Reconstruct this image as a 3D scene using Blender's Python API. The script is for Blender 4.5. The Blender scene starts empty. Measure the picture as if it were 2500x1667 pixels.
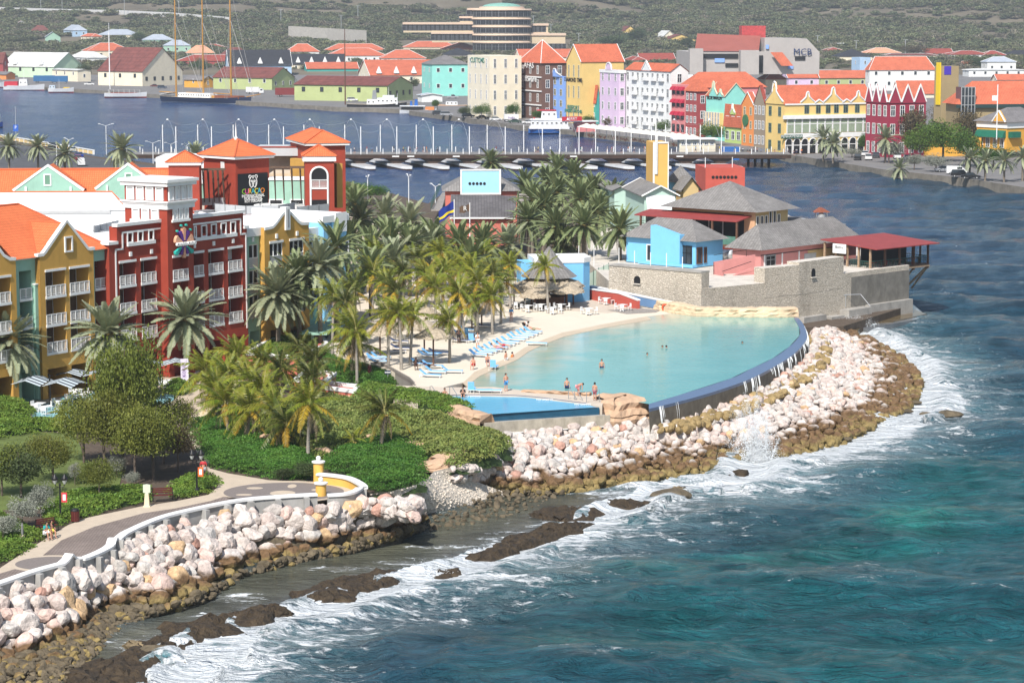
import bpy,bmesh,math,random
import numpy as np
from mathutils import Vector,Matrix,Euler
R=math.radians
rng=random.Random(7)
nr=np.random.RandomState(11)
sc=bpy.context.scene
COL=sc.collection
def IV(n,k,v):n.inputs[k].default_value=v
CZ=41.0
FPX,CX,CY,HY=6166.0,1250.0,833.5,19.0
TH=math.atan((CY-HY)/FPX)
cam=bpy.data.cameras.new('camera');cam.sensor_width=36.0;cam.lens=36.0*FPX/2500.0
cam.clip_start=1.0;cam.clip_end=20000.0
camo=bpy.data.objects.new('camera',cam);COL.objects.link(camo)
camo.location=(0,0,CZ);camo.rotation_euler=(R(90)-TH,0,0)
sc.camera=camo
SUN_EL,SUN_AZ=47.0,20.0
sd=Vector((-math.sin(R(SUN_AZ))*math.cos(R(SUN_EL)),-math.cos(R(SUN_AZ))*math.cos(R(SUN_EL)),math.sin(R(SUN_EL))))
w=bpy.data.worlds.new('World');sc.world=w;w.use_nodes=True
nt=w.node_tree;bg=nt.nodes['Background']
sky=nt.nodes.new('ShaderNodeTexSky');sky.sky_type='NISHITA';sky.sun_disc=False
sky.sun_elevation=R(SUN_EL);sky.sun_rotation=R(180+SUN_AZ)
sky.air_density=1.2;sky.dust_density=1.2;sky.ozone_density=1.5
nt.links.new(sky.outputs[0],bg.inputs[0]);IV(bg,1,0.10)
sl=bpy.data.lights.new('sun','SUN');sl.energy=4.6;sl.angle=R(0.5);sl.color=(1.0,0.955,0.89)
so=bpy.data.objects.new('sun',sl);COL.objects.link(so)
so.rotation_euler=sd.to_track_quat('Z','Y').to_euler()
sc.view_settings.view_transform='Standard';sc.view_settings.look='None'
sc.view_settings.gamma=1.0;sc.view_settings.use_curve_mapping=False
sc.view_settings.exposure=0.38
sc.cycles.max_bounces=5;sc.cycles.diffuse_bounces=2;sc.cycles.glossy_bounces=2
sc.cycles.transparent_max_bounces=6;sc.cycles.transmission_bounces=2;sc.cycles.volume_bounces=0
sc.cycles.caustics_reflective=False;sc.cycles.caustics_refractive=False
cT,sT=math.cos(TH),math.sin(TH)
def ray(px,py):
 u=(px-CX)/FPX;v=(CY-py)/FPX
 return Vector((u,cT+v*sT,-sT+v*cT))
def G(px,py,z=0.0):
 d=ray(px,py);t=(z-CZ)/d.z
 return Vector((d.x*t,d.y*t,z))
def atY(px,py,Y):
 d=ray(px,py);t=Y/d.y
 return Vector((d.x*t,Y,CZ+d.z*t))
def proj(p):
 x,y,z=p[0],p[1],p[2]-CZ
 D=y*cT-z*sT;U=y*sT+z*cT
 return(CX+FPX*x/D,CY-FPX*U/D)
def reach(P,u,px):
 k=(px-CX)/FPX
 return(k*(P[1]*cT+(CZ-P[2])*sT)-P[0])/(u[0]-k*u[1]*cT)
def ppm(P):return FPX/(P[1]*cT+(CZ-P[2])*sT)
MATS={}
def _nodes(name):
 m=bpy.data.materials.new(name);m.use_nodes=True
 nt=m.node_tree;return m,nt,nt.nodes['Principled BSDF']
def srgb(h):
 h=h.lstrip('#');c=[int(h[i:i+2],16)/255 for i in(0,2,4)]
 return tuple(x/12.92 if x<=.04045 else((x+.055)/1.055)**2.4 for x in c)
def M(name,rgb,rough=.75,var=.12,scale=1.2,bump=0.0,bscale=8.0,metal=0.0,spec=.3,stain=0.0,rand=0.0,coords='pos',alpha=1.0,emit=0):
 if name in MATS:return MATS[name]
 m,nt,b=_nodes(name);N=nt.nodes;L=nt.links
 IV(b,'Roughness',rough);IV(b,'Metallic',metal)
 IV(b,'Specular IOR Level',spec)
 geo=N.new('ShaderNodeNewGeometry');P=geo.outputs['Position']
 if coords=='obj':
  tc=N.new('ShaderNodeTexCoord');P=tc.outputs['Object']
 if var or stain or rand:
  n=N.new('ShaderNodeTexNoise');IV(n,'Scale',scale);IV(n,'Detail',5);IV(n,'Roughness',.65)
  L.new(P,n.inputs['Vector'])
  mx=N.new('ShaderNodeMix');mx.data_type='RGBA'
  mr=N.new('ShaderNodeMapRange');IV(mr,1,.3);IV(mr,2,.7)
  L.new(n.outputs['Fac'],mr.inputs[0]);L.new(mr.outputs[0],mx.inputs['Factor'])
  IV(mx,'A',(*[max(0,c*(1-var))for c in rgb],1))
  IV(mx,'B',(*[min(1,c*(1+var))for c in rgb],1))
  out=mx.outputs['Result']
  if stain:
   n2=N.new('ShaderNodeTexNoise');IV(n2,'Scale',.9);IV(n2,'Detail',8);IV(n2,'Roughness',.75)
   mp=N.new('ShaderNodeMapping');IV(mp,'Scale',(1,1,.22));L.new(P,mp.inputs[0]);L.new(mp.outputs[0],n2.inputs['Vector'])
   r2=N.new('ShaderNodeMapRange');IV(r2,1,.52);IV(r2,2,.78);IV(r2,4,stain)
   L.new(n2.outputs['Fac'],r2.inputs[0])
   m2=N.new('ShaderNodeMix');m2.data_type='RGBA';L.new(r2.outputs[0],m2.inputs['Factor']);L.new(out,m2.inputs['A'])
   IV(m2,'B',(rgb[0]*.35+.02,rgb[1]*.33+.018,rgb[2]*.3+.015,1));out=m2.outputs['Result']
  if rand:
   oi=N.new('ShaderNodeObjectInfo');hs=N.new('ShaderNodeHueSaturation')
   r3=N.new('ShaderNodeMapRange');IV(r3,3,1-rand);IV(r3,4,1+rand)
   L.new(oi.outputs['Random'],r3.inputs[0]);L.new(r3.outputs[0],hs.inputs['Value']);L.new(out,hs.inputs['Color']);out=hs.outputs['Color']
  L.new(out,b.inputs['Base Color'])
 else:IV(b,'Base Color',(*rgb,1))
 if bump:
  n3=N.new('ShaderNodeTexNoise');IV(n3,'Scale',bscale);IV(n3,'Detail',6)
  L.new(P,n3.inputs['Vector']);bp=N.new('ShaderNodeBump');IV(bp,'Strength',1);IV(bp,'Distance',bump)
  L.new(n3.outputs['Fac'],bp.inputs['Height']);L.new(bp.outputs[0],b.inputs['Normal'])
 MATS[name]=m;return m
def tile_mat(name,rgb,pu=.3,pv=.42,var=.2,depth=.05,stain=.5):
 if name in MATS:return MATS[name]
 m,nt,b=_nodes(name);N=nt.nodes;L=nt.links
 IV(b,'Roughness',.8);IV(b,'Specular IOR Level',.2)
 uv=N.new('ShaderNodeUVMap');sp=N.new('ShaderNodeSeparateXYZ');L.new(uv.outputs[0],sp.inputs[0])
 def saw(sock,per,kind):
  a=N.new('ShaderNodeMath');a.operation='DIVIDE';IV(a,1,per);L.new(sock,a.inputs[0])
  f=N.new('ShaderNodeMath');f.operation=kind;L.new(a.outputs[0],f.inputs[0]);return a,f
 au,fu=saw(sp.outputs[0],pu,'FRACT');av,fv=saw(sp.outputs[1],pv,'FRACT')
 pp=N.new('ShaderNodeMath');pp.operation='PINGPONG';IV(pp,1,.5);L.new(au.outputs[0],pp.inputs[0])
 add=N.new('ShaderNodeMath');add.operation='MULTIPLY_ADD';IV(add,1,-.4);L.new(fv.outputs[0],add.inputs[0]);L.new(pp.outputs[0],add.inputs[2])
 bp=N.new('ShaderNodeBump');IV(bp,'Distance',depth);IV(bp,'Strength',1)
 L.new(add.outputs[0],bp.inputs['Height']);L.new(bp.outputs[0],b.inputs['Normal'])
 cu=N.new('ShaderNodeMath');cu.operation='FLOOR';L.new(au.outputs[0],cu.inputs[0])
 cv=N.new('ShaderNodeMath');cv.operation='FLOOR';L.new(av.outputs[0],cv.inputs[0])
 cb=N.new('ShaderNodeCombineXYZ');L.new(cu.outputs[0],cb.inputs[0]);L.new(cv.outputs[0],cb.inputs[1])
 wn=N.new('ShaderNodeTexWhiteNoise');L.new(cb.outputs[0],wn.inputs['Vector'])
 n=N.new('ShaderNodeTexNoise');IV(n,'Scale',.35);IV(n,'Detail',6)
 geo=N.new('ShaderNodeNewGeometry');L.new(geo.outputs['Position'],n.inputs['Vector'])
 ad=N.new('ShaderNodeMath');ad.operation='MULTIPLY_ADD';IV(ad,1,.45);L.new(wn.outputs['Value'],ad.inputs[0])
 m3=N.new('ShaderNodeMapRange');IV(m3,1,.35);IV(m3,2,.7);IV(m3,4,.55)
 L.new(n.outputs['Fac'],m3.inputs[0]);L.new(m3.outputs[0],ad.inputs[2])
 mx=N.new('ShaderNodeMix');mx.data_type='RGBA';L.new(ad.outputs[0],mx.inputs['Factor'])
 IV(mx,'A',(*[c*(1-var)for c in rgb],1));IV(mx,'B',(*[min(1,c*(1+var))for c in rgb],1))
 g1=N.new('ShaderNodeMath');g1.operation='LESS_THAN';IV(g1,1,.13);L.new(fv.outputs[0],g1.inputs[0])
 g2=N.new('ShaderNodeMath');g2.operation='LESS_THAN';IV(g2,1,.09);L.new(pp.outputs[0],g2.inputs[0])
 gm=N.new('ShaderNodeMath');gm.operation='MAXIMUM';L.new(g1.outputs[0],gm.inputs[0]);L.new(g2.outputs[0],gm.inputs[1])
 gs=N.new('ShaderNodeMath');gs.operation='MULTIPLY';IV(gs,1,.55);L.new(gm.outputs[0],gs.inputs[0])
 m4=N.new('ShaderNodeMix');m4.data_type='RGBA';L.new(gs.outputs[0],m4.inputs['Factor']);L.new(mx.outputs['Result'],m4.inputs['A'])
 IV(m4,'B',(rgb[0]*.4,rgb[1]*.35,rgb[2]*.35,1))
 L.new(m4.outputs['Result'],b.inputs['Base Color'])
 MATS[name]=m;return m
def stone_mat(name,ca,cb_,joint,scale=2.2,stretch=(1,1,1.3),wid=.06,bump=.08,stain=.6):
 if name in MATS:return MATS[name]
 m,nt,b=_nodes(name);N=nt.nodes;L=nt.links
 IV(b,'Roughness',.9);IV(b,'Specular IOR Level',.15)
 geo=N.new('ShaderNodeNewGeometry');mp=N.new('ShaderNodeMapping');IV(mp,'Scale',stretch)
 L.new(geo.outputs['Position'],mp.inputs[0])
 v=N.new('ShaderNodeTexVoronoi');v.feature='DISTANCE_TO_EDGE';IV(v,'Scale',scale);L.new(mp.outputs[0],v.inputs['Vector'])
 v2=N.new('ShaderNodeTexVoronoi');IV(v2,'Scale',scale);L.new(mp.outputs[0],v2.inputs['Vector'])
 n=N.new('ShaderNodeTexNoise');IV(n,'Scale',9);IV(n,'Detail',5);L.new(geo.outputs['Position'],n.inputs['Vector'])
 sp=N.new('ShaderNodeSeparateColor');L.new(v2.outputs['Color'],sp.inputs[0])
 av=N.new('ShaderNodeMath');av.operation='MULTIPLY_ADD';IV(av,1,.5);L.new(n.outputs['Fac'],av.inputs[0])
 hf=N.new('ShaderNodeMath');hf.operation='MULTIPLY';IV(hf,1,.5);L.new(sp.outputs[0],hf.inputs[0]);L.new(hf.outputs[0],av.inputs[2])
 mx=N.new('ShaderNodeMix');mx.data_type='RGBA';L.new(av.outputs[0],mx.inputs['Factor']);IV(mx,'A',(*ca,1));IV(mx,'B',(*cb_,1))
 e=N.new('ShaderNodeMapRange');IV(e,2,wid);IV(e,3,1);IV(e,4,0);L.new(v.outputs['Distance'],e.inputs[0])
 m2=N.new('ShaderNodeMix');m2.data_type='RGBA';L.new(e.outputs[0],m2.inputs['Factor']);L.new(mx.outputs['Result'],m2.inputs['A']);IV(m2,'B',(*joint,1))
 n4=N.new('ShaderNodeTexNoise');IV(n4,'Scale',.45);IV(n4,'Detail',8);IV(n4,'Roughness',.7)
 mp2=N.new('ShaderNodeMapping');IV(mp2,'Scale',(1,1,.25));L.new(geo.outputs['Position'],mp2.inputs[0]);L.new(mp2.outputs[0],n4.inputs['Vector'])
 r4=N.new('ShaderNodeMapRange');IV(r4,1,.5);IV(r4,2,.75);IV(r4,4,stain);L.new(n4.outputs['Fac'],r4.inputs[0])
 m5=N.new('ShaderNodeMix');m5.data_type='RGBA';L.new(r4.outputs[0],m5.inputs['Factor']);L.new(m2.outputs['Result'],m5.inputs['A'])
 IV(m5,'B',(.09,.075,.055,1))
 L.new(m5.outputs['Result'],b.inputs['Base Color'])
 bp=N.new('ShaderNodeBump');IV(bp,'Distance',bump);IV(bp,'Strength',1)
 c=N.new('ShaderNodeMapRange');IV(c,2,.18);L.new(v.outputs['Distance'],c.inputs[0])
 a2=N.new('ShaderNodeMath');a2.operation='MULTIPLY_ADD';IV(a2,1,.6);L.new(n.outputs['Fac'],a2.inputs[0]);L.new(c.outputs[0],a2.inputs[2])
 L.new(a2.outputs[0],bp.inputs['Height']);L.new(bp.outputs[0],b.inputs['Normal'])
 MATS[name]=m;return m
def leaf_mat(name,c1,c2,rough=.6,trans=.25,scale=.5,hue=.03,val=.3):
 if name in MATS:return MATS[name]
 m,nt,b=_nodes(name);N=nt.nodes;L=nt.links
 IV(b,'Roughness',rough);IV(b,'Specular IOR Level',.25)
 geo=N.new('ShaderNodeNewGeometry');n=N.new('ShaderNodeTexNoise');IV(n,'Scale',scale);IV(n,'Detail',4)
 L.new(geo.outputs['Position'],n.inputs['Vector'])
 oi=N.new('ShaderNodeObjectInfo');wn=geo.outputs['Random Per Island']
 a=N.new('ShaderNodeMath');a.operation='MULTIPLY_ADD';IV(a,1,.5);L.new(wn,a.inputs[0])
 mr=N.new('ShaderNodeMapRange');IV(mr,1,.35);IV(mr,2,.65);IV(mr,4,.5);L.new(n.outputs['Fac'],mr.inputs[0]);L.new(mr.outputs[0],a.inputs[2])
 mx=N.new('ShaderNodeMix');mx.data_type='RGBA';L.new(a.outputs[0],mx.inputs['Factor']);IV(mx,'A',(*c1,1));IV(mx,'B',(*c2,1))
 hs=N.new('ShaderNodeHueSaturation');L.new(mx.outputs['Result'],hs.inputs['Color'])
 r=N.new('ShaderNodeMapRange');IV(r,3,.5-hue);IV(r,4,.5+hue);L.new(oi.outputs['Random'],r.inputs[0]);L.new(r.outputs[0],hs.inputs['Hue'])
 mm=N.new('ShaderNodeMath');mm.operation='MULTIPLY';IV(mm,1,7.13);L.new(oi.outputs['Random'],mm.inputs[0])
 fr=N.new('ShaderNodeMath');fr.operation='FRACT';L.new(mm.outputs[0],fr.inputs[0])
 r2=N.new('ShaderNodeMapRange');IV(r2,3,1-val);IV(r2,4,1+val);L.new(fr.outputs[0],r2.inputs[0]);L.new(r2.outputs[0],hs.inputs['Value'])
 L.new(hs.outputs['Color'],b.inputs['Base Color'])
 if trans:
  t=N.new('ShaderNodeBsdfTranslucent');L.new(hs.outputs['Color'],t.inputs[0]);ms=N.new('ShaderNodeMixShader');IV(ms,0,trans)
  L.new(b.outputs[0],ms.inputs[1]);L.new(t.outputs[0],ms.inputs[2]);L.new(ms.outputs[0],N['Material Output'].inputs[0])
 MATS[name]=m;return m
class MB:
 def __init__(s):s.v=[];s.f=[];s.m=[]
 def poly(s,pts,mi=0):
  n=len(s.v);s.v+=[tuple(p)for p in pts];s.f.append(tuple(range(n,n+len(pts))));s.m.append(mi)
 def box(s,x0,y0,z0,x1,y1,z1,mi=0):
  if x0>x1:x0,x1=x1,x0
  if y0>y1:y0,y1=y1,y0
  if z0>z1:z0,z1=z1,z0
  n=len(s.v);s.v+=[(x0,y0,z0),(x1,y0,z0),(x1,y1,z0),(x0,y1,z0),(x0,y0,z1),(x1,y0,z1),(x1,y1,z1),(x0,y1,z1)]
  for f in((0,3,2,1),(4,5,6,7),(0,1,5,4),(1,2,6,5),(2,3,7,6),(3,0,4,7)):s.f.append(tuple(n+i for i in f));s.m.append(mi)
 def prism(s,pts,z0,z1,mi=0,cap=True,mtop=None):
  k=len(pts);n=len(s.v)
  a0=z0 if isinstance(z0,(list,tuple))else[z0]*k;a1=z1 if isinstance(z1,(list,tuple))else[z1]*k
  area=sum(pts[i][0]*pts[(i+1)%k][1]-pts[(i+1)%k][0]*pts[i][1]for i in range(k))
  idx=list(range(k))if area>0 else list(range(k))[::-1]
  s.v+=[(pts[i][0],pts[i][1],a0[i])for i in idx]+[(pts[i][0],pts[i][1],a1[i])for i in idx]
  for i in range(k):s.f.append((n+i,n+(i+1)%k,n+k+(i+1)%k,n+k+i));s.m.append(mi)
  if cap:
   s.f.append(tuple(n+k+i for i in range(k)));s.m.append(mi if mtop is None else mtop)
   s.f.append(tuple(n+i for i in reversed(range(k))));s.m.append(mi)
 def slab(s,prof,axis,a,b,mi=0):
  k=len(prof);n=len(s.v)
  area=sum(prof[i][0]*prof[(i+1)%k][1]-prof[(i+1)%k][0]*prof[i][1]for i in range(k))
  pr=prof if area>0 else prof[::-1]
  if axis=='y':
   s.v+=[(p[0],a,p[1])for p in pr]+[(p[0],b,p[1])for p in pr]
  else:
   s.v+=[(b,p[0],p[1])for p in pr]+[(a,p[0],p[1])for p in pr]
  s.f.append(tuple(n+i for i in range(k)));s.m.append(mi)
  s.f.append(tuple(n+k+i for i in reversed(range(k))));s.m.append(mi)
  for i in range(k):s.f.append((n+i,n+k+i,n+k+(i+1)%k,n+(i+1)%k));s.m.append(mi)
 def tube(s,pts,r,seg=6,mi=0,cap=True):
  pts=[Vector(p)for p in pts];k=len(pts);n0=len(s.v)
  rr=r if isinstance(r,(list,tuple))else[r]*k
  t0=(pts[1]-pts[0]).normalized();a=t0.orthogonal().normalized()
  for i,p in enumerate(pts):
   t=(pts[min(i+1,k-1)]-pts[max(i-1,0)])
   t=t.normalized()if t.length>1e-9 else t0
   a=(a-t*a.dot(t));a=a.normalized()if a.length>1e-6 else t.orthogonal().normalized()
   b=t.cross(a)
   for j in range(seg):
    q=2*math.pi*j/seg;s.v.append(tuple(p+(a*math.cos(q)+b*math.sin(q))*rr[i]))
  for i in range(k-1):
   for j in range(seg):
    j2=(j+1)%seg;s.f.append((n0+i*seg+j,n0+i*seg+j2,n0+(i+1)*seg+j2,n0+(i+1)*seg+j));s.m.append(mi)
  if cap:
   s.f.append(tuple(n0+j for j in reversed(range(seg))));s.m.append(mi)
   s.f.append(tuple(n0+(k-1)*seg+j for j in range(seg)));s.m.append(mi)
 def lathe(s,prof,seg=12,mi=0,c=(0,0,0)):
  n0=len(s.v)
  for r_,z in prof:
   for j in range(seg):
    q=2*math.pi*j/seg;s.v.append((c[0]+r_*math.cos(q),c[1]+r_*math.sin(q),c[2]+z))
  for i in range(len(prof)-1):
   for j in range(seg):
    j2=(j+1)%seg;s.f.append((n0+i*seg+j,n0+i*seg+j2,n0+(i+1)*seg+j2,n0+(i+1)*seg+j));s.m.append(mi)
  s.f.append(tuple(n0+j for j in reversed(range(seg))));s.m.append(mi)
  s.f.append(tuple(n0+(len(prof)-1)*seg+j for j in range(seg)));s.m.append(mi)
 def mesh(s,name,mats,smooth=False):
  me=bpy.data.meshes.new(name);me.from_pydata(s.v,[],s.f)
  for m in(mats if isinstance(mats,(list,tuple))else[mats]):me.materials.append(m)
  me.polygons.foreach_set('material_index',s.m)
  if smooth:me.polygons.foreach_set('use_smooth',[True]*len(s.f))
  uv=me.uv_layers.new(name='UVMap');me.update()
  Zv=Vector((0,0,1));data=[0.0]*(2*len(me.loops))
  for p in me.polygons:
   nn=p.normal
   if abs(nn.z)>.999:ua=Vector((1,0,0));va=Vector((0,1,0))
   else:ua=Zv.cross(nn).normalized();va=nn.cross(ua)
   for li,vi in zip(p.loop_indices,p.vertices):
    co=me.vertices[vi].co;data[2*li]=co.dot(ua);data[2*li+1]=co.dot(va)
  uv.data.foreach_set('uv',data)
  return me
 def build(s,name,mats,parent=None,smooth=False,loc=None,rz=0):
  return add(name,s.mesh(name,mats,smooth),parent,loc,rz)
def OB(kind,name,mats,parent,*a):b=MB();getattr(b,kind)(*a);return b.build(name,mats,parent)
def add(name,me,parent=None,loc=None,rz=0,rot=None,scale=None):
 o=bpy.data.objects.new(name,me);COL.objects.link(o)
 if parent is not None:o.parent=parent
 if loc is not None:o.location=loc
 if rz:o.rotation_euler=(0,0,rz)
 if rot is not None:o.rotation_euler=rot
 if scale is not None:o.scale=scale if isinstance(scale,(tuple,list))else(scale,)*3
 return o
def tag(o,label=None,cat=None,group=None,kind=None):
 if label:o['label']=label
 if cat:o['category']=cat
 if group:o['group']=group
 if kind:o['kind']=kind
 return o
def thing(name,label,cat,loc=(0,0,0),rz=0,group=None,scale=None):
 o=bpy.data.objects.new(name,None);COL.objects.link(o);o.empty_display_size=.3
 o.location=loc;o.rotation_euler=(0,0,rz)
 if scale:o.scale=(scale,)*3 if not isinstance(scale,tuple)else scale
 return tag(o,label,cat,group)
def struct(o):o['kind']='structure';return o
def kids(o):return[c for c in COL.objects if c.parent==o]
KIDS={}
def tree_of(o):
 allk={}
 for c in COL.objects:
  if c.parent:allk.setdefault(c.parent.name,[]).append(c)
 def rec(x):return(x,[rec(k)for k in allk.get(x.name,[])])
 return rec(o)
def dup(node,loc=None,rz=None,label=None,parent=None,scale=None,group=None):
 o,ch=node;c=o.copy();COL.objects.link(c);c.parent=parent
 if loc is not None:c.location=loc
 if rz is not None:c.rotation_euler=(0,0,rz)
 if scale is not None:c.scale=(scale,)*3 if not isinstance(scale,tuple)else scale
 if label:c['label']=label
 if group:c['group']=group
 for k in ch:dup(k,parent=c)
 return c
def text(name,body,size,mat,parent,loc,rot=(R(90),0,0),ext=.05,align='CENTER',bold=0.0,sx=1.0):
 cu=bpy.data.curves.new(name,'FONT');cu.body=body;cu.size=size;cu.extrude=ext;cu.align_x=align;cu.align_y='CENTER'
 cu.offset=bold;cu.resolution_u=2;cu.materials.append(mat)
 q=bpy.data.objects.new(name,cu);COL.objects.link(q)
 me=bpy.data.meshes.new_from_object(q.evaluated_get(bpy.context.evaluated_depsgraph_get()))if False else q.to_mesh().copy()
 q.to_mesh_clear();COL.objects.unlink(q);bpy.data.objects.remove(q);me.materials.clear();me.materials.append(mat)
 o=add(name,me,parent,loc,0,rot);o.scale=(sx,1,1);return o
def scatter(name,pts,scl,rot,sources,label,cat,group=None):
 n=len(pts);me=bpy.data.meshes.new(name);me.vertices.add(n)
 me.vertices.foreach_set('co',np.asarray(pts,dtype=np.float32).ravel())
 a=me.attributes.new('sc','FLOAT_VECTOR','POINT');s3=np.asarray(scl,dtype=np.float32)
 if s3.ndim==1:s3=np.repeat(s3[:,None],3,1)
 a.data.foreach_set('vector',s3.ravel())
 a=me.attributes.new('ro','FLOAT_VECTOR','POINT');a.data.foreach_set('vector',np.asarray(rot,dtype=np.float32).ravel())
 a=me.attributes.new('ix','INT','POINT');a.data.foreach_set('value',nr.randint(0,len(sources),n).astype(np.int32))
 o=add(name,me);tag(o,label,cat,group,'stuff')
 sub=bpy.data.collections.new(name+'_source')
 for k,sm in enumerate(sources):
  so_=bpy.data.objects.new('source',sm);sub.objects.link(so_)
 ng=bpy.data.node_groups.new(name,'GeometryNodeTree')
 ng.interface.new_socket('Geometry',in_out='INPUT',socket_type='NodeSocketGeometry')
 ng.interface.new_socket('Geometry',in_out='OUTPUT',socket_type='NodeSocketGeometry')
 N=ng.nodes;L=ng.links
 gi=N.new('NodeGroupInput');go=N.new('NodeGroupOutput');ip=N.new('GeometryNodeInstanceOnPoints')
 ci=N.new('GeometryNodeCollectionInfo');IV(ci,'Collection',sub);IV(ci,'Separate Children',True);IV(ci,'Reset Children',True)
 def na(nm,t):
  x=N.new('GeometryNodeInputNamedAttribute');x.data_type=t;IV(x,'Name',nm);return x.outputs['Attribute']
 L.new(gi.outputs[0],ip.inputs['Points']);L.new(ci.outputs[0],ip.inputs['Instance']);IV(ip,'Pick Instance',True)
 L.new(na('ix','INT'),ip.inputs['Instance Index']);L.new(na('sc','FLOAT_VECTOR'),ip.inputs['Scale'])
 er=N.new('FunctionNodeEulerToRotation');L.new(na('ro','FLOAT_VECTOR'),er.inputs[0]);L.new(er.outputs[0],ip.inputs['Rotation'])
 L.new(ip.outputs[0],go.inputs[0])
 md=o.modifiers.new('scatter','NODES');md.node_group=ng
 return o
def np_mesh(name,V,Fq,mats,mi=None,smooth=False,uv=None):
 V=np.asarray(V,dtype=np.float32);Fq=np.asarray(Fq,dtype=np.int32);k=Fq.shape[1]
 me=bpy.data.meshes.new(name);me.vertices.add(len(V));me.vertices.foreach_set('co',V.ravel())
 me.loops.add(Fq.size);me.loops.foreach_set('vertex_index',Fq.ravel())
 me.polygons.add(len(Fq));me.polygons.foreach_set('loop_start',np.arange(0,Fq.size,k,dtype=np.int32));me.polygons.foreach_set('loop_total',np.full(len(Fq),k,dtype=np.int32))
 for m in(mats if isinstance(mats,(list,tuple))else[mats]):me.materials.append(m)
 if mi is not None:me.polygons.foreach_set('material_index',np.asarray(mi,dtype=np.int32))
 me.polygons.foreach_set('use_smooth',np.full(len(Fq),smooth))
 me.update(calc_edges=True);return me
_perm=nr.rand(256,256)
def vnoise(x,y):
 xi=np.floor(x).astype(int);yi=np.floor(y).astype(int);xf=x-xi;yf=y-yi
 xf=xf*xf*(3-2*xf);yf=yf*yf*(3-2*yf)
 g=lambda a,b:_perm[a%256,b%256]
 return(g(xi,yi)*(1-xf)+g(xi+1,yi)*xf)*(1-yf)+(g(xi,yi+1)*(1-xf)+g(xi+1,yi+1)*xf)*yf
def fbm(x,y,o=4):
 s=0;a=.5
 for i in range(o):s=s+a*vnoise(x*2**i+17.3*i,y*2**i+5.1*i);a*=.5
 return s
def poly_dist(x,y,P):
 d=np.full(np.shape(x),1e9)
 for(x0,y0),(x1,y1)in zip(P[:-1],P[1:]):
  dx,dy=x1-x0,y1-y0;t=np.clip(((x-x0)*dx+(y-y0)*dy)/(dx*dx+dy*dy+1e-9),0,1)
  d=np.minimum(d,np.hypot(x-x0-t*dx,y-y0-t*dy))
 return d
def inside(x,y,P):
 r=np.zeros(np.shape(x),bool);n=len(P);j=n-1
 for i in range(n):
  xi,yi=P[i];xj,yj=P[j]
  c=((yi>y)!=(yj>y))&(x<(xj-xi)*(y-yi)/((yj-yi)if yj!=yi else 1e-9)+xi)
  r^=c;j=i
 return r
def GP(pts,z):return[tuple(G(x,y,z)[:2])for x,y in pts]
def sheet(name,pxs,z,mat,depth=.3,world=False,mside=None):
 b=MB();P=pxs if world else GP(pxs,z);b.prism(P,z-depth,z,0 if mside is None else 1,True,0)
 return struct(b.build(name,[mat]if mside is None else[mat,mside]))
def smooth_line(P,n=6):
 P=[Vector(p)for p in P];out=[]
 for i in range(len(P)-1):
  p0=P[max(i-1,0)];p1=P[i];p2=P[i+1];p3=P[min(i+2,len(P)-1)]
  for k in range(n):
   t=k/n;out.append(.5*((2*p1)+(-p0+p2)*t+(2*p0-5*p1+4*p2-p3)*t*t+(-p0+3*p1-3*p2+p3)*t**3))
 out.append(P[-1]);return out
W_=dict
m_white=M('white_paint',(.80,.80,.79),.6,.05)
m_white_roof=M('white_roof_coating',(.74,.74,.73),.7,.10,.4)
m_conc=M('concrete',(.36,.34,.31),.9,.2,.7,bump=.02,stain=.5)
m_asph=M('asphalt',(.085,.085,.09),.9,.25,.3)
m_quay=M('quay_paving',(.19,.18,.175),.9,.15,.2)
m_quayw=M('quay_wall',(.20,.18,.15),.95,.3,.5,stain=.7)
m_sand=M('sand',(.68,.60,.49),.95,.05,.25,bump=.05,bscale=1.6)
m_gravel=M('coral_gravel',(.55,.49,.41),.95,.35,5,bump=.06,bscale=9)
m_beige=M('beige_paving',(.52,.43,.33),.9,.08,1.5)
m_paver=tile_mat('brick_paving',(.24,.195,.17),.22,.12,.25,.004)
m_paver2=M('round_paving',(.205,.175,.16),.9,.14,5)
m_lawn=M('lawn',(.115,.15,.04),.95,.3,.6,bump=.03,bscale=20)
m_soil=M('planting_soil',(.10,.075,.055),.95,.3,1.5,bump=.05)
m_deckst=M('pool_deck_stone',(.56,.48,.39),.9,.1,1.0)
m_wood=tile_mat('grey_decking',(.33,.30,.27),.16,2.4,.2,.01)
m_dark=M('dark_opening',(.012,.012,.014),.6,0)
m_glass=M('window_glass',(.035,.045,.055),.12,.3,.6,spec=.6)
m_black=M('black_metal',(.012,.012,.013),.45,0)
m_grey=M('grey_metal',(.30,.31,.32),.45,.08,metal=.3)
m_steel=M('steel',(.62,.63,.64),.35,.05,metal=.6)
m_trunk=M('palm_bark',(.20,.165,.13),.95,.35,4,bump=.04,bscale=7)
m_trunk2=M('coconut_bark',(.31,.28,.24),.95,.25,3,bump=.03,bscale=7)
m_bark=M('tree_bark',(.13,.10,.08),.95,.3,3,bump=.02)
m_reef=M('reef_rock',(.045,.030,.015),.75,.55,1.3,bump=.25,bscale=3,spec=.4)
m_brownrock=M('wet_brown_rock',(.12,.095,.06),.8,.5,1.2,bump=.12,bscale=4)
m_artrock=M('sculpted_pink_rock',(.52,.35,.23),.9,.22,.5,bump=.10,bscale=2.0)
m_cream=M('cream_sculpted_rock',(.60,.46,.31),.9,.2,.5,bump=.10,bscale=2.2)
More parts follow.
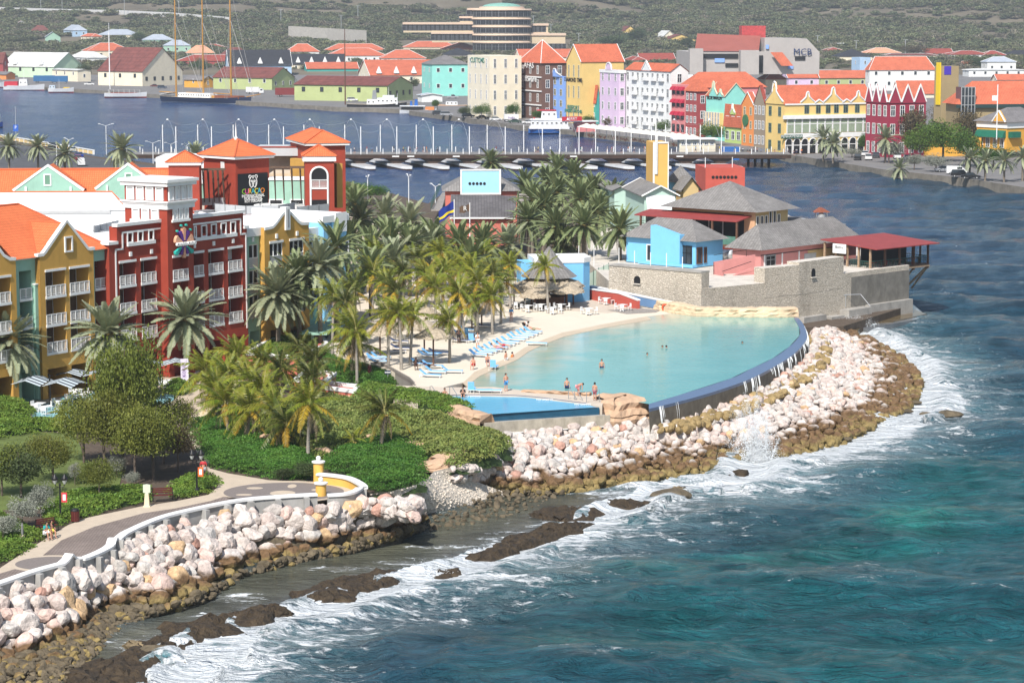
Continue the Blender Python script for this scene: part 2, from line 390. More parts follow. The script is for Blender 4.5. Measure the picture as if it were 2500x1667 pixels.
def boulder_material():
 m,nt,b=_nodes('boulder_rock');N=nt.nodes;L=nt.links
 IV(b,'Roughness',.9);IV(b,'Specular IOR Level',.15)
 geo=N.new('ShaderNodeNewGeometry');oi=N.new('ShaderNodeObjectInfo')
 cr=N.new('ShaderNodeValToRGB');L.new(oi.outputs['Random'],cr.inputs[0]);e=cr.color_ramp;e.interpolation='CONSTANT'
 cols=[(0,(.66,.575,.52)),(.3,(.72,.64,.585)),(.5,(.60,.50,.45)),(.66,(.58,.54,.50)),(.78,(.70,.52,.45)),(.87,(.66,.45,.26)),(.91,(.55,.32,.25)),(.94,(.52,.47,.43))]
 e.elements[0].position=0;e.elements[0].color=(*cols[0][1],1);e.elements[1].position=cols[1][0];e.elements[1].color=(*cols[1][1],1)
 for p,c in cols[2:]:q=e.elements.new(p);q.color=(*c,1)
 n=N.new('ShaderNodeTexNoise');IV(n,'Scale',2.3);IV(n,'Detail',8);IV(n,'Roughness',.7);L.new(geo.outputs['Position'],n.inputs['Vector'])
 mr=N.new('ShaderNodeMapRange');IV(mr,1,.34);IV(mr,2,.66);IV(mr,3,.6);IV(mr,4,1.1);L.new(n.outputs['Fac'],mr.inputs[0])
 hs=N.new('ShaderNodeHueSaturation');L.new(cr.outputs[0],hs.inputs['Color']);L.new(mr.outputs[0],hs.inputs['Value'])
 sp=N.new('ShaderNodeSeparateXYZ');L.new(geo.outputs['Position'],sp.inputs[0])
 n2=N.new('ShaderNodeTexNoise');IV(n2,'Scale',.5);IV(n2,'Detail',6);L.new(geo.outputs['Position'],n2.inputs['Vector'])
 zz=N.new('ShaderNodeMath');zz.operation='MULTIPLY_ADD';IV(zz,1,-2.0);L.new(n2.outputs['Fac'],zz.inputs[0]);L.new(sp.outputs[2],zz.inputs[2])
 r1=N.new('ShaderNodeMapRange');IV(r1,1,.02);IV(r1,2,.38);IV(r1,3,1);IV(r1,4,0);L.new(zz.outputs[0],r1.inputs[0])
 r2=N.new('ShaderNodeMapRange');IV(r2,1,-.65);IV(r2,2,-.3);IV(r2,3,1);IV(r2,4,0);L.new(zz.outputs[0],r2.inputs[0])
 wn=N.new('ShaderNodeMapRange');IV(wn,1,.3);IV(wn,2,.7);IV(wn,3,.5);IV(wn,4,1.5);L.new(n.outputs['Fac'],wn.inputs[0])
 h2=N.new('ShaderNodeHueSaturation');IV(h2,'Color',(.155,.095,.05,1));L.new(wn.outputs[0],h2.inputs['Value'])
 h3=N.new('ShaderNodeHueSaturation');IV(h3,'Color',(.24,.18,.075,1));L.new(wn.outputs[0],h3.inputs['Value'])
 a=N.new('ShaderNodeMix');a.data_type='RGBA';L.new(r1.outputs[0],a.inputs['Factor']);L.new(hs.outputs[0],a.inputs['A']);L.new(h2.outputs[0],a.inputs['B'])
 c=N.new('ShaderNodeMix');c.data_type='RGBA';L.new(r2.outputs[0],c.inputs['Factor']);L.new(a.outputs['Result'],c.inputs['A']);L.new(h3.outputs[0],c.inputs['B'])
 L.new(c.outputs['Result'],b.inputs['Base Color'])
 n3=N.new('ShaderNodeTexNoise');IV(n3,'Scale',5);IV(n3,'Detail',8);L.new(geo.outputs['Position'],n3.inputs['Vector'])
 bp=N.new('ShaderNodeBump');IV(bp,'Distance',.10);IV(bp,'Strength',1);L.new(n3.outputs['Fac'],bp.inputs['Height']);L.new(bp.outputs[0],b.inputs['Normal'])
 return m
m_boulder=boulder_material()
# lie of the land
TZ=[(0,1.6),(1380,1.7),(1500,2.4),(1800,6),(2000,9),(2100,13),(2300,24),(2400,32),(2600,52),(3000,92),(3500,130),(4500,150),(9000,150)]
def zt(x,y):
 a=np.interp(y,[t[0]for t in TZ],[t[1]for t in TZ])
 k=np.clip((y-1900)/700,0,1)
 return a+k*(fbm(np.asarray(x)/160+40,np.asarray(y)/160+9,4)-.47)*34
def TG(px,py,lift=0.0):
 d=ray(px,py);Y=600.0
 while Y<4200:
  t=Y/d.y;z=CZ+d.z*t
  if z<=float(zt(d.x*t,Y))+lift:break
  Y+=4
 t=Y/d.y;return Vector((d.x*t,Y,float(zt(d.x*t,Y))+lift))
QL=[(-700,160),(0,212),(104,220),(254,230),(412,242),(608,258),(814,271),(985,277)]
QH=[(999,281),(1225,311),(1288,320),(1398,331),(1655,361),(1920,391)]
QR=[(1999,404),(2157,430),(2340,450),(2500,475),(2750,512)]
qpts=[tuple(G(x,y,0)[:2])for x,y in QL+[(990,262),(1003,262)]+QH+QR]
qpts[0]=(-900,qpts[1][1]+90)
far_poly=qpts+[(700,420),(2600,900),(2600,1500),(-2600,1500),(-2600,qpts[0][1])]
b=MB();b.prism(far_poly,-1.5,1.6,1,True,0);struct(b.build('far_quay_ground',[m_quay,m_quayw]))
ys=np.concatenate([np.arange(1490,2300,30),np.arange(2300,3600,22),np.arange(3600,9100,250)]);xs=np.arange(-2600,2601,26)
X,Y=np.meshgrid(xs,ys);Z=zt(X,Y);Z[0,:]=1.0
V=np.stack([X.ravel(),Y.ravel(),Z.ravel()],1);nx=len(xs);ny=len(ys)
ii=(np.arange(ny-1)[:,None]*nx+np.arange(nx-1)[None,:]).ravel()
m_hill=M('dry_hillside',(.15,.125,.085),.95,.35,.02,stain=.0)
struct(add('hillside_terrain',np_mesh('hillside_terrain',V,np.stack([ii,ii+1,ii+nx+1,ii+nx],1),m_hill,smooth=True)))
near_px=[(-500,300),(0,338),(225,381),(400,402),(620,405),(845,442),(1045,497),(1090,468),(1420,468),(1530,456),(1800,452),(1930,545),(2050,600),(2200,720),(2200,752),(2060,796),(1960,800),(1962,850),(1880,915),(1700,985),(1500,1060),(1250,1085),(1100,1150),(1000,1235),(800,1240),(600,1262),(452,1290),(318,1335),(186,1400),(0,1460),(-300,1540),(-500,1600)]
sheet('resort_ground',near_px,1.4,m_soil,2.6)
sheet('hotel_terrace',[(-500,420),(0,430),(600,470),(850,520),(960,560),(1100,640),(1150,700),(850,870),(700,900),(600,960),(500,1040),(380,1050),(-500,1070)],2.95,m_beige,1.3)
prom=[(-300,1475),(0,1386),(27,1368),(115,1312),(166,1281),(214,1263),(348,1235),(429,1223),(509,1207),(530,1190),(532,1178),(525,1165),(495,1133),(470,1080),(440,1030),(455,985),(500,960),(560,1000),(480,1060),(512,1143),(557,1155),(656,1171.5),(769,1176),(850,1180),(872,1192),(846,1206),(801,1212),(691,1216),(584,1226),(452,1253),(386,1270),(322,1300),(290,1325),(210,1370),(186,1368),(93,1396),(0,1430),(-300,1520)]
sheet('garden_ground',[(-500,1000),(-500,1640),(-300,1520),(0,1432),(93,1398),(186,1370),(212,1370),(290,1327),(322,1302),(386,1272),(452,1255),(584,1228),(691,1218),(801,1214),(850,1208),(900,1202),(980,1180),(1060,1125),(1100,1085),(1130,1030),(820,960),(560,930),(420,960),(0,1000)],2.9,m_soil,1.6)
sheet('promenade_border',prom,3.0,m_beige,.4)
sheet('promenade_paving',[(-300,1490),(80,1375),(150,1318),(230,1285),(350,1252),(430,1240),(515,1222),(545,1212),(600,1218),(584,1223),(452,1250),(386,1266),(322,1294),(290,1318),(212,1361),(186,1364),(93,1392),(0,1426),(-300,1516)],3.004,m_paver,.1)
def ellipse(cx,cy,rx,ry,z,name,mat,n=40,dz=.05):
 c=G(cx,cy,z);r1=abs(G(cx+rx,cy,z).x-c.x);r2=abs(G(cx,cy-ry,z).y-c.y)
 b=MB();b.prism([(c.x+r1*math.cos(2*math.pi*i/n),c.y+r2*math.sin(2*math.pi*i/n))for i in range(n)],z-dz,z);return struct(b.build(name,mat))
ellipse(693,1199,158,26,3.004,'round_plaza_border',m_beige);ellipse(693,1200,147,22.5,3.009,'round_plaza_paving',m_paver2)
for k_,(ex,ey,ew,eh)in enumerate([(690,1203,31,6),(596,1207,20,2),(622,1191,20,2.5),(713,1186,11,4.5),(775,1195,15,2.5)]):ellipse(ex,ey,ew,eh,3.013,'paving_inlay',m_beige)
ellipse(118,1374,98,19.5,3.008,'round_plaza_border',m_beige);ellipse(118,1374,80,16,3.012,'round_plaza_paving',m_paver2)
sheet('lawn',[(-500,1080),(0,1062),(70,1052),(180,1058),(195,1085),(205,1120),(300,1150),(290,1190),(200,1215),(100,1240),(-500,1260)],2.96,m_lawn,.1)
sheet('car_park',[(-500,330),(0,345),(225,385),(400,410),(600,412),(700,470),(300,520),(-500,470)],1.5,m_asph,.4)
beach=[(825,868),(860,872),(895,880),(1000,925),(1012,945),(1078,946),(1130,934),(1145,921),(1158,908),(1193,893),(1252,868),(1279,849),(1319,832),(1372,812),(1474,791),(1579,772),(1640,765),(1600,755),(1500,740),(1400,700),(1150,660),(1000,660),(850,740),(790,840)]
sheet('beach_sand',beach,4.5,m_sand,3)
sheet('beach_sand_wet_edge',[(1130,934),(1145,921),(1158,908),(1193,893),(1252,868),(1279,849),(1319,832),(1372,812),(1474,791),(1579,772),(1590,780),(1480,799),(1378,821),(1326,841),(1290,858),(1264,877),(1206,902),(1172,917),(1155,930),(1142,945)],4.503,M('wet_sand',(.56,.46,.34),.6,.08,.3),.1)
sheet('pool_deck',[(960,940),(1078,945),(1150,945),(1204,944),(1279,953),(1372,958),(1439,962),(1475,966),(1470,992),(1431,986),(1279,968),(1145,965),(1100,966),(1053,969),(1020,985),(960,975)],4.52,m_deckst,3)
def pool_mat(name,deep,shallow,bumpd=.02):
 m,nt,b=_nodes(name);N=nt.nodes;L=nt.links
 IV(b,'Roughness',.12);IV(b,'IOR',1.33)
 at=N.new('ShaderNodeAttribute');at.attribute_name='depth'
 geo=N.new('ShaderNodeNewGeometry');n=N.new('ShaderNodeTexNoise');IV(n,'Scale',.25);IV(n,'Detail',6);L.new(geo.outputs['Position'],n.inputs['Vector'])
 a=N.new('ShaderNodeMath');a.operation='MULTIPLY_ADD';IV(a,1,.5);L.new(n.outputs['Fac'],a.inputs[0]);s=N.new('ShaderNodeMath');s.operation='ADD';IV(s,1,-.25)
 L.new(at.outputs['Fac'],a.inputs[2]);L.new(a.outputs[0],s.inputs[0])
 cr=N.new('ShaderNodeValToRGB');L.new(s.outputs[0],cr.inputs[0]);e=cr.color_ramp
 e.elements[0].color=(*shallow[0],1);e.elements[1].color=(*deep,1);q=e.elements.new(.3);q.color=(*shallow[1],1)
 L.new(cr.outputs[0],b.inputs['Base Color'])
 n2=N.new('ShaderNodeTexNoise');IV(n2,'Scale',1.6);IV(n2,'Detail',4);mp=N.new('ShaderNodeMapping');IV(mp,'Scale',(.6,1,1));L.new(geo.outputs['Position'],mp.inputs[0]);L.new(mp.outputs[0],n2.inputs['Vector'])
 bp=N.new('ShaderNodeBump');IV(bp,'Distance',bumpd);L.new(n2.outputs['Fac'],bp.inputs['Height']);L.new(bp.outputs[0],b.inputs['Normal'])
 return m
rim_out=[(1948,775),(1961,791),(1969,812),(1968,830),(1943,860),(1897,891),(1821,929),(1706,967),(1584,998)]
rim_in=[(1938,775),(1951,799),(1952,819),(1926,847),(1885,875.5),(1783,924),(1655,965),(1584,986)]
shore=[(1439,963),(1372,959),(1279,953.6),(1204,945),(1150,945),(1130,936),(1145,921),(1158,908),(1193,893),(1252,868),(1279,849),(1319,832),(1372,812),(1474,791),(1579,772),(1632,765)]
def water_grid(name,pxs,z,mat,dist_line,dmax,step=1.0):
 P=GP(pxs,z);x0=min(p[0]for p in P);x1=max(p[0]for p in P);y0=min(p[1]for p in P);y1=max(p[1]for p in P)
 bm=bmesh.new();vs=[bm.verts.new((p[0],p[1],z))for p in P];bm.faces.new(vs)
 for k in range(int((x1-x0)/step)):bmesh.ops.bisect_plane(bm,geom=bm.verts[:]+bm.edges[:]+bm.faces[:],plane_co=(x0+(k+.5)*step,0,0),plane_no=(1,0,0))
 for k in range(int((y1-y0)/(step*1.5))):bmesh.ops.bisect_plane(bm,geom=bm.verts[:]+bm.edges[:]+bm.faces[:],plane_co=(0,y0+(k+.5)*step*1.5,0),plane_no=(0,1,0))
 bmesh.ops.recalc_face_normals(bm,faces=bm.faces[:]);me=bpy.data.meshes.new(name);bm.to_mesh(me);bm.free();me.materials.append(mat)
 if me.polygons[0].normal.z<0:me.flip_normals()
 co=np.zeros(len(me.vertices)*3);me.vertices.foreach_get('co',co);co=co.reshape(-1,3)
 d=np.clip(poly_dist(co[:,0],co[:,1],GP(dist_line,z))/dmax,0,1)
 at=me.attributes.new('depth','FLOAT','POINT');at.data.foreach_set('value',d.astype(np.float32));return struct(add(name,me))
m_pool=pool_mat('lagoon_pool_water',(.03,.27,.27),((.48,.47,.37),(.17,.41,.38)))
water_grid('lagoon_pool_water',shore+rim_in,4.47,m_pool,shore[5:],27,1.6)
m_pool2=pool_mat('small_pool_water',(.05,.34,.56),((.08,.40,.60),(.07,.36,.58)),.03)
water_grid('small_pool_water',[(1054,969.5),(1100,966.5),(1145,965.5),(1279,968.5),(1431,986.5),(1458,994),(1174,1012.5),(1150,995)],4.46,m_pool2,[(1054,969),(1145,965)],30,1.5)
bp_=[G(x,y,4.461)for x,y in[(1054,969.5),(1145,965.5),(1279,968.5),(1431,986.5)]]
b=MB()
for p,q in zip(smooth_line(bp_,6)[:-1],smooth_line(bp_,6)[1:]):
 b.prism([(p.x,p.y),(q.x,q.y),(q.x,q.y+.35),(p.x,p.y+.35)],4.3,4.53)
struct(b.build('pool_edge_tiles',M('navy_pool_tiles',(.015,.05,.14),.3,.2,3)))
for k_,(x_,y_,s_)in enumerate([(1153,962.6,'NO DIVING'),(1330,971,'NO DIVING'),(1423,982.5,'NO DIVING')]):
 c_=G(x_,y_+4.5,4.535);struct(text('pool_edge_lettering',s_,.3,m_white,None,c_,(R(35),0,0),.01))
m_weirtile=M('blue_weir_tiles',(.095,.145,.25),.35,.12,2,spec=.5)
def weir():
 t=thing('infinity_pool_wall','long curved grey retaining wall with blue tiled rim spilling water on the sea side of the lagoon pool','pool wall',G(1821,929,4.45))
 o=Vector(t.location);po=[G(x,y,4.45)for x,y in rim_out];pi=[G(x,y,4.55)for x,y in rim_in]
 so_=smooth_line(po,6);si=smooth_line([pi[0],pi[1],pi[2],pi[3],pi[4],(pi[4]+pi[5])/2,pi[5],pi[6],pi[7]],6);n=min(len(so_),len(si))
 b=MB();w=MB();tr=MB()
 for i in range(n-1):
  a0,a1,c0,c1=so_[i]-o,so_[i+1]-o,si[i]-o,si[i+1]-o
  b.poly([c0,a0,a1,c1]);
  for(p,q)in((a0,a1),):
   d=Vector((q.x-p.x,q.y-p.y,0));nrm=Vector((d.y,-d.x,0)).normalized()
   if nrm.dot(p-c0)<0:nrm=-nrm
   b.poly([p,p+Vector((0,0,-.28)),q+Vector((0,0,-.28)),q])
   w.poly([p+Vector((0,0,-.28)),p+nrm*.2+Vector((0,0,-3.4)),q+nrm*.2+Vector((0,0,-3.4)),q+Vector((0,0,-.28))])
   b.poly([c0+Vector((0,0,0)),c1,c1-Vector((0,0,.3)),c0-Vector((0,0,.3))])
 b.build('tiled_rim',m_weirtile,t);w.build('wall',M('stained_wall',(.15,.13,.10),.85,.3,1.0,stain=.8,bump=.03),t)
 mw=M('falling_water',(.80,.84,.86),.3,.15,3)
 for k in range(46):
  i=rng.randrange(6,n-2);p=so_[i].lerp(so_[i+1],rng.random())-o;d=so_[i+1]-so_[i];nrm=Vector((d.y,-d.x,0)).normalized()
  if nrm.dot(so_[i]-si[i])<0:nrm=-nrm
  h=rng.uniform(.5,2.0);wd=rng.uniform(.012,.04);u=d.normalized();f=MB()
  for q in range(3):
   s_=u*rng.uniform(-.35,.35);a=p+nrm*.03+s_
   f.tube([a,a+nrm*.16-Vector((0,0,h*.45)),a+nrm*.24+u*rng.uniform(-.06,.06)-Vector((0,0,h*rng.uniform(.8,1)))],[wd*.8,wd,wd*.5],4)
  f.build('water_thread',mw,t)
 return so_
weir_line=weir()
LAG=[(40,1640),(210,1560),(400,1480),(480,1450),(560,1395),(800,1345),(990,1300),(1030,1262),(1100,1245),(1200,1200),(1330,1200),(1440,1195),(1560,1185),(1545,1200),(1470,1230),(1400,1260),(1290,1310),(1150,1350),(1000,1400),(800,1440),(600,1500),(420,1560),(300,1620),(180,1700)]
REEF=[[(190,1690),(260,1640),(340,1600),(425,1564),(479,1540),(519,1521)],[(572,1493),(600,1506),(660,1489),(726,1488)],[(740,1475),(810,1446),(860,1425),(900,1412),(1008,1400)],[(1040,1385),(1080,1402),(1126,1408)],[(1080,1365),(1170,1357),(1260,1328),(1290,1312),(1380,1288),(1458,1272)],[(1330,1268),(1400,1250),(1420,1242)],[(1475,1226),(1530,1238),(1588,1228)],[(1628,1204),(1655,1206)],[(1765,1160),(1820,1156)],[(355,1598),(395,1590)]]
SURF=[(440,1690),(500,1600),(560,1545),(640,1512),(740,1500),(830,1470),(930,1440),(1010,1420),(1090,1412),(1150,1392),(1230,1350),(1300,1320),(1400,1290),(1480,1262),(1540,1235),(1560,1205),(1640,1185),(1720,1180),(1780,1180),(1835,1165),(1845,1130),(1860,1115),(1930,1122),(2040,1098),(2120,1065),(2180,1040),(2240,1000),(2255,945),(2230,895),(2180,855),(2120,820),(2080,800),(2090,785)]
SURF2=[(2255,1010),(2330,1020),(2420,1030),(2520,1035)]
def build_sea():
 Yr=[120.0]
 while Yr[-1]<1500:Yr.append(Yr[-1]+max(.42,Yr[-1]**2/103525*1.35))
 Yr+=[1800,2500,4000,8900];Yr=np.array(Yr);U=np.linspace(-.31,.31,620)
 Yg,Ug=np.meshgrid(Yr,U,indexing='ij');Xg=Yg*Ug
 Xg[:,0]=-6500;Xg[:,-1]=6500
 ny,nx=Xg.shape
 D=Yg*cT+CZ*sT;Uu=Yg*sT-CZ*cT;PX=CX+FPX*Xg/D;PY=CY-FPX*Uu/D
 lag=inside(PX,PY,LAG).astype(float)
 lagd=poly_dist(Xg,Yg,GP(LAG+[LAG[0]],0));lagm=np.where(lag>.5,np.clip(.5+lagd/4,0,1),np.clip(.5-lagd/4,0,1))
 bay=1-np.clip((PX-(1500+(PY-420)*1.6))/700,0,1);bay=np.where(PY<640,bay,0);bay=np.where(PX<1500,np.maximum(bay,PY<700),bay)
 calm=np.maximum(lagm,np.clip(bay*1.0,0,1)*.8)
 sd_=poly_dist(Xg,Yg,GP(SURF,0));sd2=poly_dist(Xg,Yg,GP(SURF2,0))
 wx=Xg+9*fbm(Xg/45,Yg/30+3,3);wy=Yg+14*fbm(Xg/60+8,Yg/40,3)
 z=.7*np.sin((wy*.93+wx*.16)/3.4)*(.35+fbm(Xg/28,Yg/22))+.20*np.sin((wy*.8-wx*.42)/1.55+1)*(.3+fbm(Xg/12+4,Yg/14))
 z+=1.15*(fbm(Xg/9+3,Yg/6.2,4)-.47)+.95*(1-2*np.abs(fbm(Xg/5.5+30,Yg/3.6,3)-.45)-.8)
 amp=np.where(Yg>1400,0,1)*(1-.9*calm);near_shore=np.clip(sd_/10,.25,1);z=z*amp*near_shore
 z+=np.where(lagm<.5,.55*np.exp(-((sd_-2.6)/1.3)**2)*(fbm(Xg/6,Yg/9)>.42)*(.5+fbm(Xg/3,Yg/3)),0)
 z-=.12
 n1=fbm(Xg/38+11,Yg/34+2,4);n2=fbm(Xg/15+2,Yg/12+7,4)
 deep=np.array([.010,.048,.088]);slate=np.array([.020,.050,.072]);teal=np.array([.006,.112,.118]);green=np.array([.020,.23,.175]);bayc=np.array([.008,.040,.13]);lagc=np.array([.105,.105,.07])
 def blob(cx,cy,rx,ry):return np.exp(-(((PX-cx)/rx)**2+((PY-cy)/ry)**2))
 tm=np.clip(blob(2350,1500,520,330)+.8*blob(2450,1150,300,150)+.7*blob(1700,1480,500,160)+.5*blob(2000,1620,600,120)+.5*blob(2350,850,250,100),0,1)*np.clip(.35+1.3*(n1-.22),0,1)
 gm=np.clip(1.1*blob(2080,1325,160,26)+.7*blob(1850,1355,150,22)+.7*blob(2230,1270,110,50)+.5*blob(1600,1390,160,20)+.5*blob(1360,1570,160,45)+.4*blob(1200,1640,160,30)+.25*blob(2330,1160,160,60),0,1)*np.clip(.3+1.7*(n2-.2),0,1)
 sm=np.clip(blob(1300,1420,500,120)+blob(1750,1270,400,70)+.6*blob(900,1560,300,80),0,1)*.9
 c=deep[None,None]*(1-sm[...,None])+slate*sm[...,None]
 bm_=np.clip(bay,0,1)[...,None];c=c*(1-bm_)+bayc*bm_
 c=c*(1-tm[...,None]*.85)+teal*tm[...,None]*.85;c=c*(1-gm[...,None]*.8)+green*gm[...,None]*.8
 aer=np.clip(1-sd_/15,0,1)**1.3*(lagm<.6)*np.clip(.2+1.9*(n2-.2),0,1);aer=aer*np.where(PY>640,1,0)
 c=c*(1-aer[...,None]*.75)+np.array([.12,.30,.33])*aer[...,None]*.75
 lc=lagc*(.6+.9*n2)[...,None];lc=lc*(1-.6*np.clip(1-poly_dist(Xg,Yg,GP(SURF,0))/9,0,1)[...,None])+np.array([.035,.04,.06])*.6*np.clip(1-poly_dist(Xg,Yg,GP(SURF,0))/9,0,1)[...,None]
 c=c*(1-lagm[...,None]*.93)+lc*lagm[...,None]*.93
 f=np.clip(1.15-sd_/(3.6+8*n2),0,1)*np.where(lagm>.5,.62,1)
 f=np.maximum(f,.68*np.clip(1-sd_/15,0,1)**.8*(lagm<.5));f=np.maximum(f,.62*np.clip(1-sd2/7,0,1))
 for cx,cy,rx,ry,k in[(760,1560,210,52,.68),(560,1590,120,60,.8),(430,1650,130,60,.72),(300,1640,120,45,.62),(1500,1265,160,34,.8),(1620,1215,150,26,.66),(1230,1365,140,14,.75),(860,1385,170,9,.58),(1000,1372,120,10,.55),(1120,1330,130,9,.55),(560,1450,120,14,.55),(350,1570,120,24,.62),(620,1480,60,14,.6),(2300,990,110,45,.9),(2230,900,90,60,.8),(2160,830,110,40,.85),(1880,1125,90,16,1),(2050,1110,180,20,.8),(2120,790,60,14,1),(1800,1190,110,18,.75),(2345,880,60,8,.5),(2310,640,14,3,.8),(2300,712,25,3,.8),(2405,1540,12,3,.9),(2420,1515,30,3,.5),(1195,1440,60,8,.55),(980,1530,60,10,.55)]:
  f=np.maximum(f,k*blob(cx,cy,rx,ry))
 cap=np.clip((z-.62)*1.4,0,.34)*(1-bm_[...,0])*(PY>600);f=np.maximum(f,cap)
 f=np.where((PY<600)&(PX<2200),0,f)
 V=np.stack([Xg.ravel(),Yg.ravel(),z.ravel()],1);ii=(np.arange(ny-1)[:,None]*nx+np.arange(nx-1)[None,:]).ravel()
 m,nt,b=_nodes('sea_water');N=nt.nodes;L=nt.links
 at=N.new('ShaderNodeAttribute');at.attribute_name='tint';af=N.new('ShaderNodeAttribute');af.attribute_name='foam'
 geo=N.new('ShaderNodeNewGeometry');P_=geo.outputs['Position']
 def noise(s,sx=1,sy=1,det=6,ro=.6,dist=0):
  mp=N.new('ShaderNodeMapping');IV(mp,'Scale',(sx,sy,1));L.new(P_,mp.inputs[0]);q=N.new('ShaderNodeTexNoise');IV(q,'Scale',s);IV(q,'Detail',det);IV(q,'Roughness',ro);IV(q,'Distortion',dist);L.new(mp.outputs[0],q.inputs['Vector']);return q.outputs['Fac']
 def math_(op,a,b_=None,c_=None):
  q=N.new('ShaderNodeMath');q.operation=op
  for i,v in enumerate((a,b_,c_)):
   if v is None:continue
   if isinstance(v,(int,float)):IV(q,i,v)
   else:L.new(v,q.inputs[i])
  return q.outputs[0]
 na=noise(.55,.55,1,9,.68,.8);nb=noise(2.4,.6,1,6,.7,.5)
 ridge=math_('SUBTRACT',1.0,math_('MULTIPLY',math_('ABSOLUTE',math_('SUBTRACT',noise(.9,.55,1,7,.62,1.2),.5)),9.0))
 rr=math_('MAXIMUM',ridge,0.0)
 s1=math_('MULTIPLY_ADD',math_('SUBTRACT',na,.5),3.4,math_('MULTIPLY',af.outputs['Fac'],1.3))
 s2=math_('MULTIPLY_ADD',math_('SUBTRACT',nb,.5),1.8,s1)
 r1=N.new('ShaderNodeMapRange');r1.interpolation_type='SMOOTHSTEP';IV(r1,1,.66);IV(r1,2,1.05);L.new(s2,r1.inputs[0])
 lace=math_('MULTIPLY',rr,math_('MULTIPLY',math_('POWER',af.outputs['Fac'],.8),.95))
 fr_=N.new('ShaderNodeMapRange');fr_.interpolation_type='SMOOTHSTEP';IV(fr_,1,.08);IV(fr_,2,.75);L.new(af.outputs['Fac'],fr_.inputs[0])
 g_=math_('MULTIPLY',lace,math_('MULTIPLY',fr_.outputs[0],na))
 ff=math_('MINIMUM',math_('MAXIMUM',r1.outputs[0],g_),1.0)
 ns=noise(.35,.35,1,8,.7);v=N.new('ShaderNodeMapRange');IV(v,1,.3);IV(v,2,.7);IV(v,3,.45);IV(v,4,1.5);L.new(ns,v.inputs[0])
 hs=N.new('ShaderNodeHueSaturation');L.new(at.outputs['Color'],hs.inputs['Color']);L.new(v.outputs[0],hs.inputs['Value'])
 mx=N.new('ShaderNodeMix');mx.data_type='RGBA';L.new(ff,mx.inputs['Factor']);L.new(hs.outputs['Color'],mx.inputs['A']);IV(mx,'B',(.80,.84,.86,1))
 L.new(mx.outputs['Result'],b.inputs['Base Color'])
 ro=math_('MULTIPLY_ADD',ff,.6,.16);L.new(ro,b.inputs['Roughness']);IV(b,'IOR',1.33)
 h=math_('ADD',math_('MULTIPLY',noise(.3,.5,1.3,9,.6,.4),1.2),math_('MULTIPLY',noise(1.1,.42,1.3,7,.65,.6),.62))
 h=math_('SUBTRACT',h,math_('MULTIPLY',math_('ABSOLUTE',math_('SUBTRACT',noise(.5,.55,1.25,5,.6,.9),.5)),3.4))
 h=math_('ADD',h,math_('MULTIPLY',ff,.12))
 bp=N.new('ShaderNodeBump');IV(bp,'Distance',1.0);IV(bp,'Strength',1.0);L.new(h,bp.inputs['Height']);L.new(bp.outputs[0],b.inputs['Normal'])
 cb_=N.new('ShaderNodeAttribute');cb_.attribute_name='calm';st=math_('SUBTRACT',1.0,math_('MULTIPLY',cb_.outputs['Fac'],.45));L.new(st,bp.inputs['Strength'])
 me=np_mesh('sea_water',V,np.stack([ii,ii+1,ii+nx+1,ii+nx],1),m,smooth=True)
 if me.polygons[0].normal.z<0:me.flip_normals()
 a=me.attributes.new('tint','FLOAT_COLOR','POINT');a.data.foreach_set('color',np.concatenate([c.reshape(-1,3),np.ones((ny*nx,1))],1).astype(np.float32).ravel())
 for nm,arr in(('foam',f),('calm',calm)):
  a=me.attributes.new(nm,'FLOAT','POINT');a.data.foreach_set('value',np.ascontiguousarray(arr,dtype=np.float32).ravel())
 struct(add('sea_water',me))
build_sea()
# rocks
def rock_mesh(name,seed,sub=3,mat=None,cuts=15,sq=(1,.85,.72)):
 r=random.Random(seed);bm=bmesh.new();bmesh.ops.create_icosphere(bm,subdivisions=sub,radius=1)
 pl=[]
 for _ in range(cuts):
  n=Vector((r.gauss(0,1),r.gauss(0,1),r.gauss(0,1))).normalized();pl.append((n,r.uniform(.62,.9)))
 off=Vector((r.random()*50,r.random()*50,0))
 from mathutils import noise
 for v in bm.verts:
  p=v.co*(1+.22*noise.noise(v.co*1.3+off))
  for n,d in pl:
   e=p.dot(n)-d
   if e>0:p=p-n*e*.93
  p+=v.co*.05*noise.noise(v.co*4+off);v.co=Vector((p.x*sq[0],p.y*sq[1],p.z*sq[2]))
 me=bpy.data.meshes.new(name);bm.to_mesh(me);bm.free();me.materials.append(mat or m_boulder)
 me.polygons.foreach_set('use_smooth',[False]*len(me.polygons));return me
BR=[rock_mesh('boulder',100+i,3)for i in range(9)]
BRs=[rock_mesh('small_boulder',200+i,2)for i in range(7)]
BRw=[rock_mesh('wet_stone',300+i,2,m_brownrock,8,(1,.8,.5))for i in range(4)]
def resample(P,n):
 P=[Vector(p)for p in P];L_=[0]
 for a,b in zip(P[:-1],P[1:]):L_.append(L_[-1]+(b-a).length)
 out=[];j=0
 for i in range(n):
  t=L_[-1]*i/(n-1)
  while j<len(P)-2 and L_[j+1]<t:j+=1
  out.append(P[j].lerp(P[j+1],(t-L_[j])/max(1e-6,L_[j+1]-L_[j])))
 return out
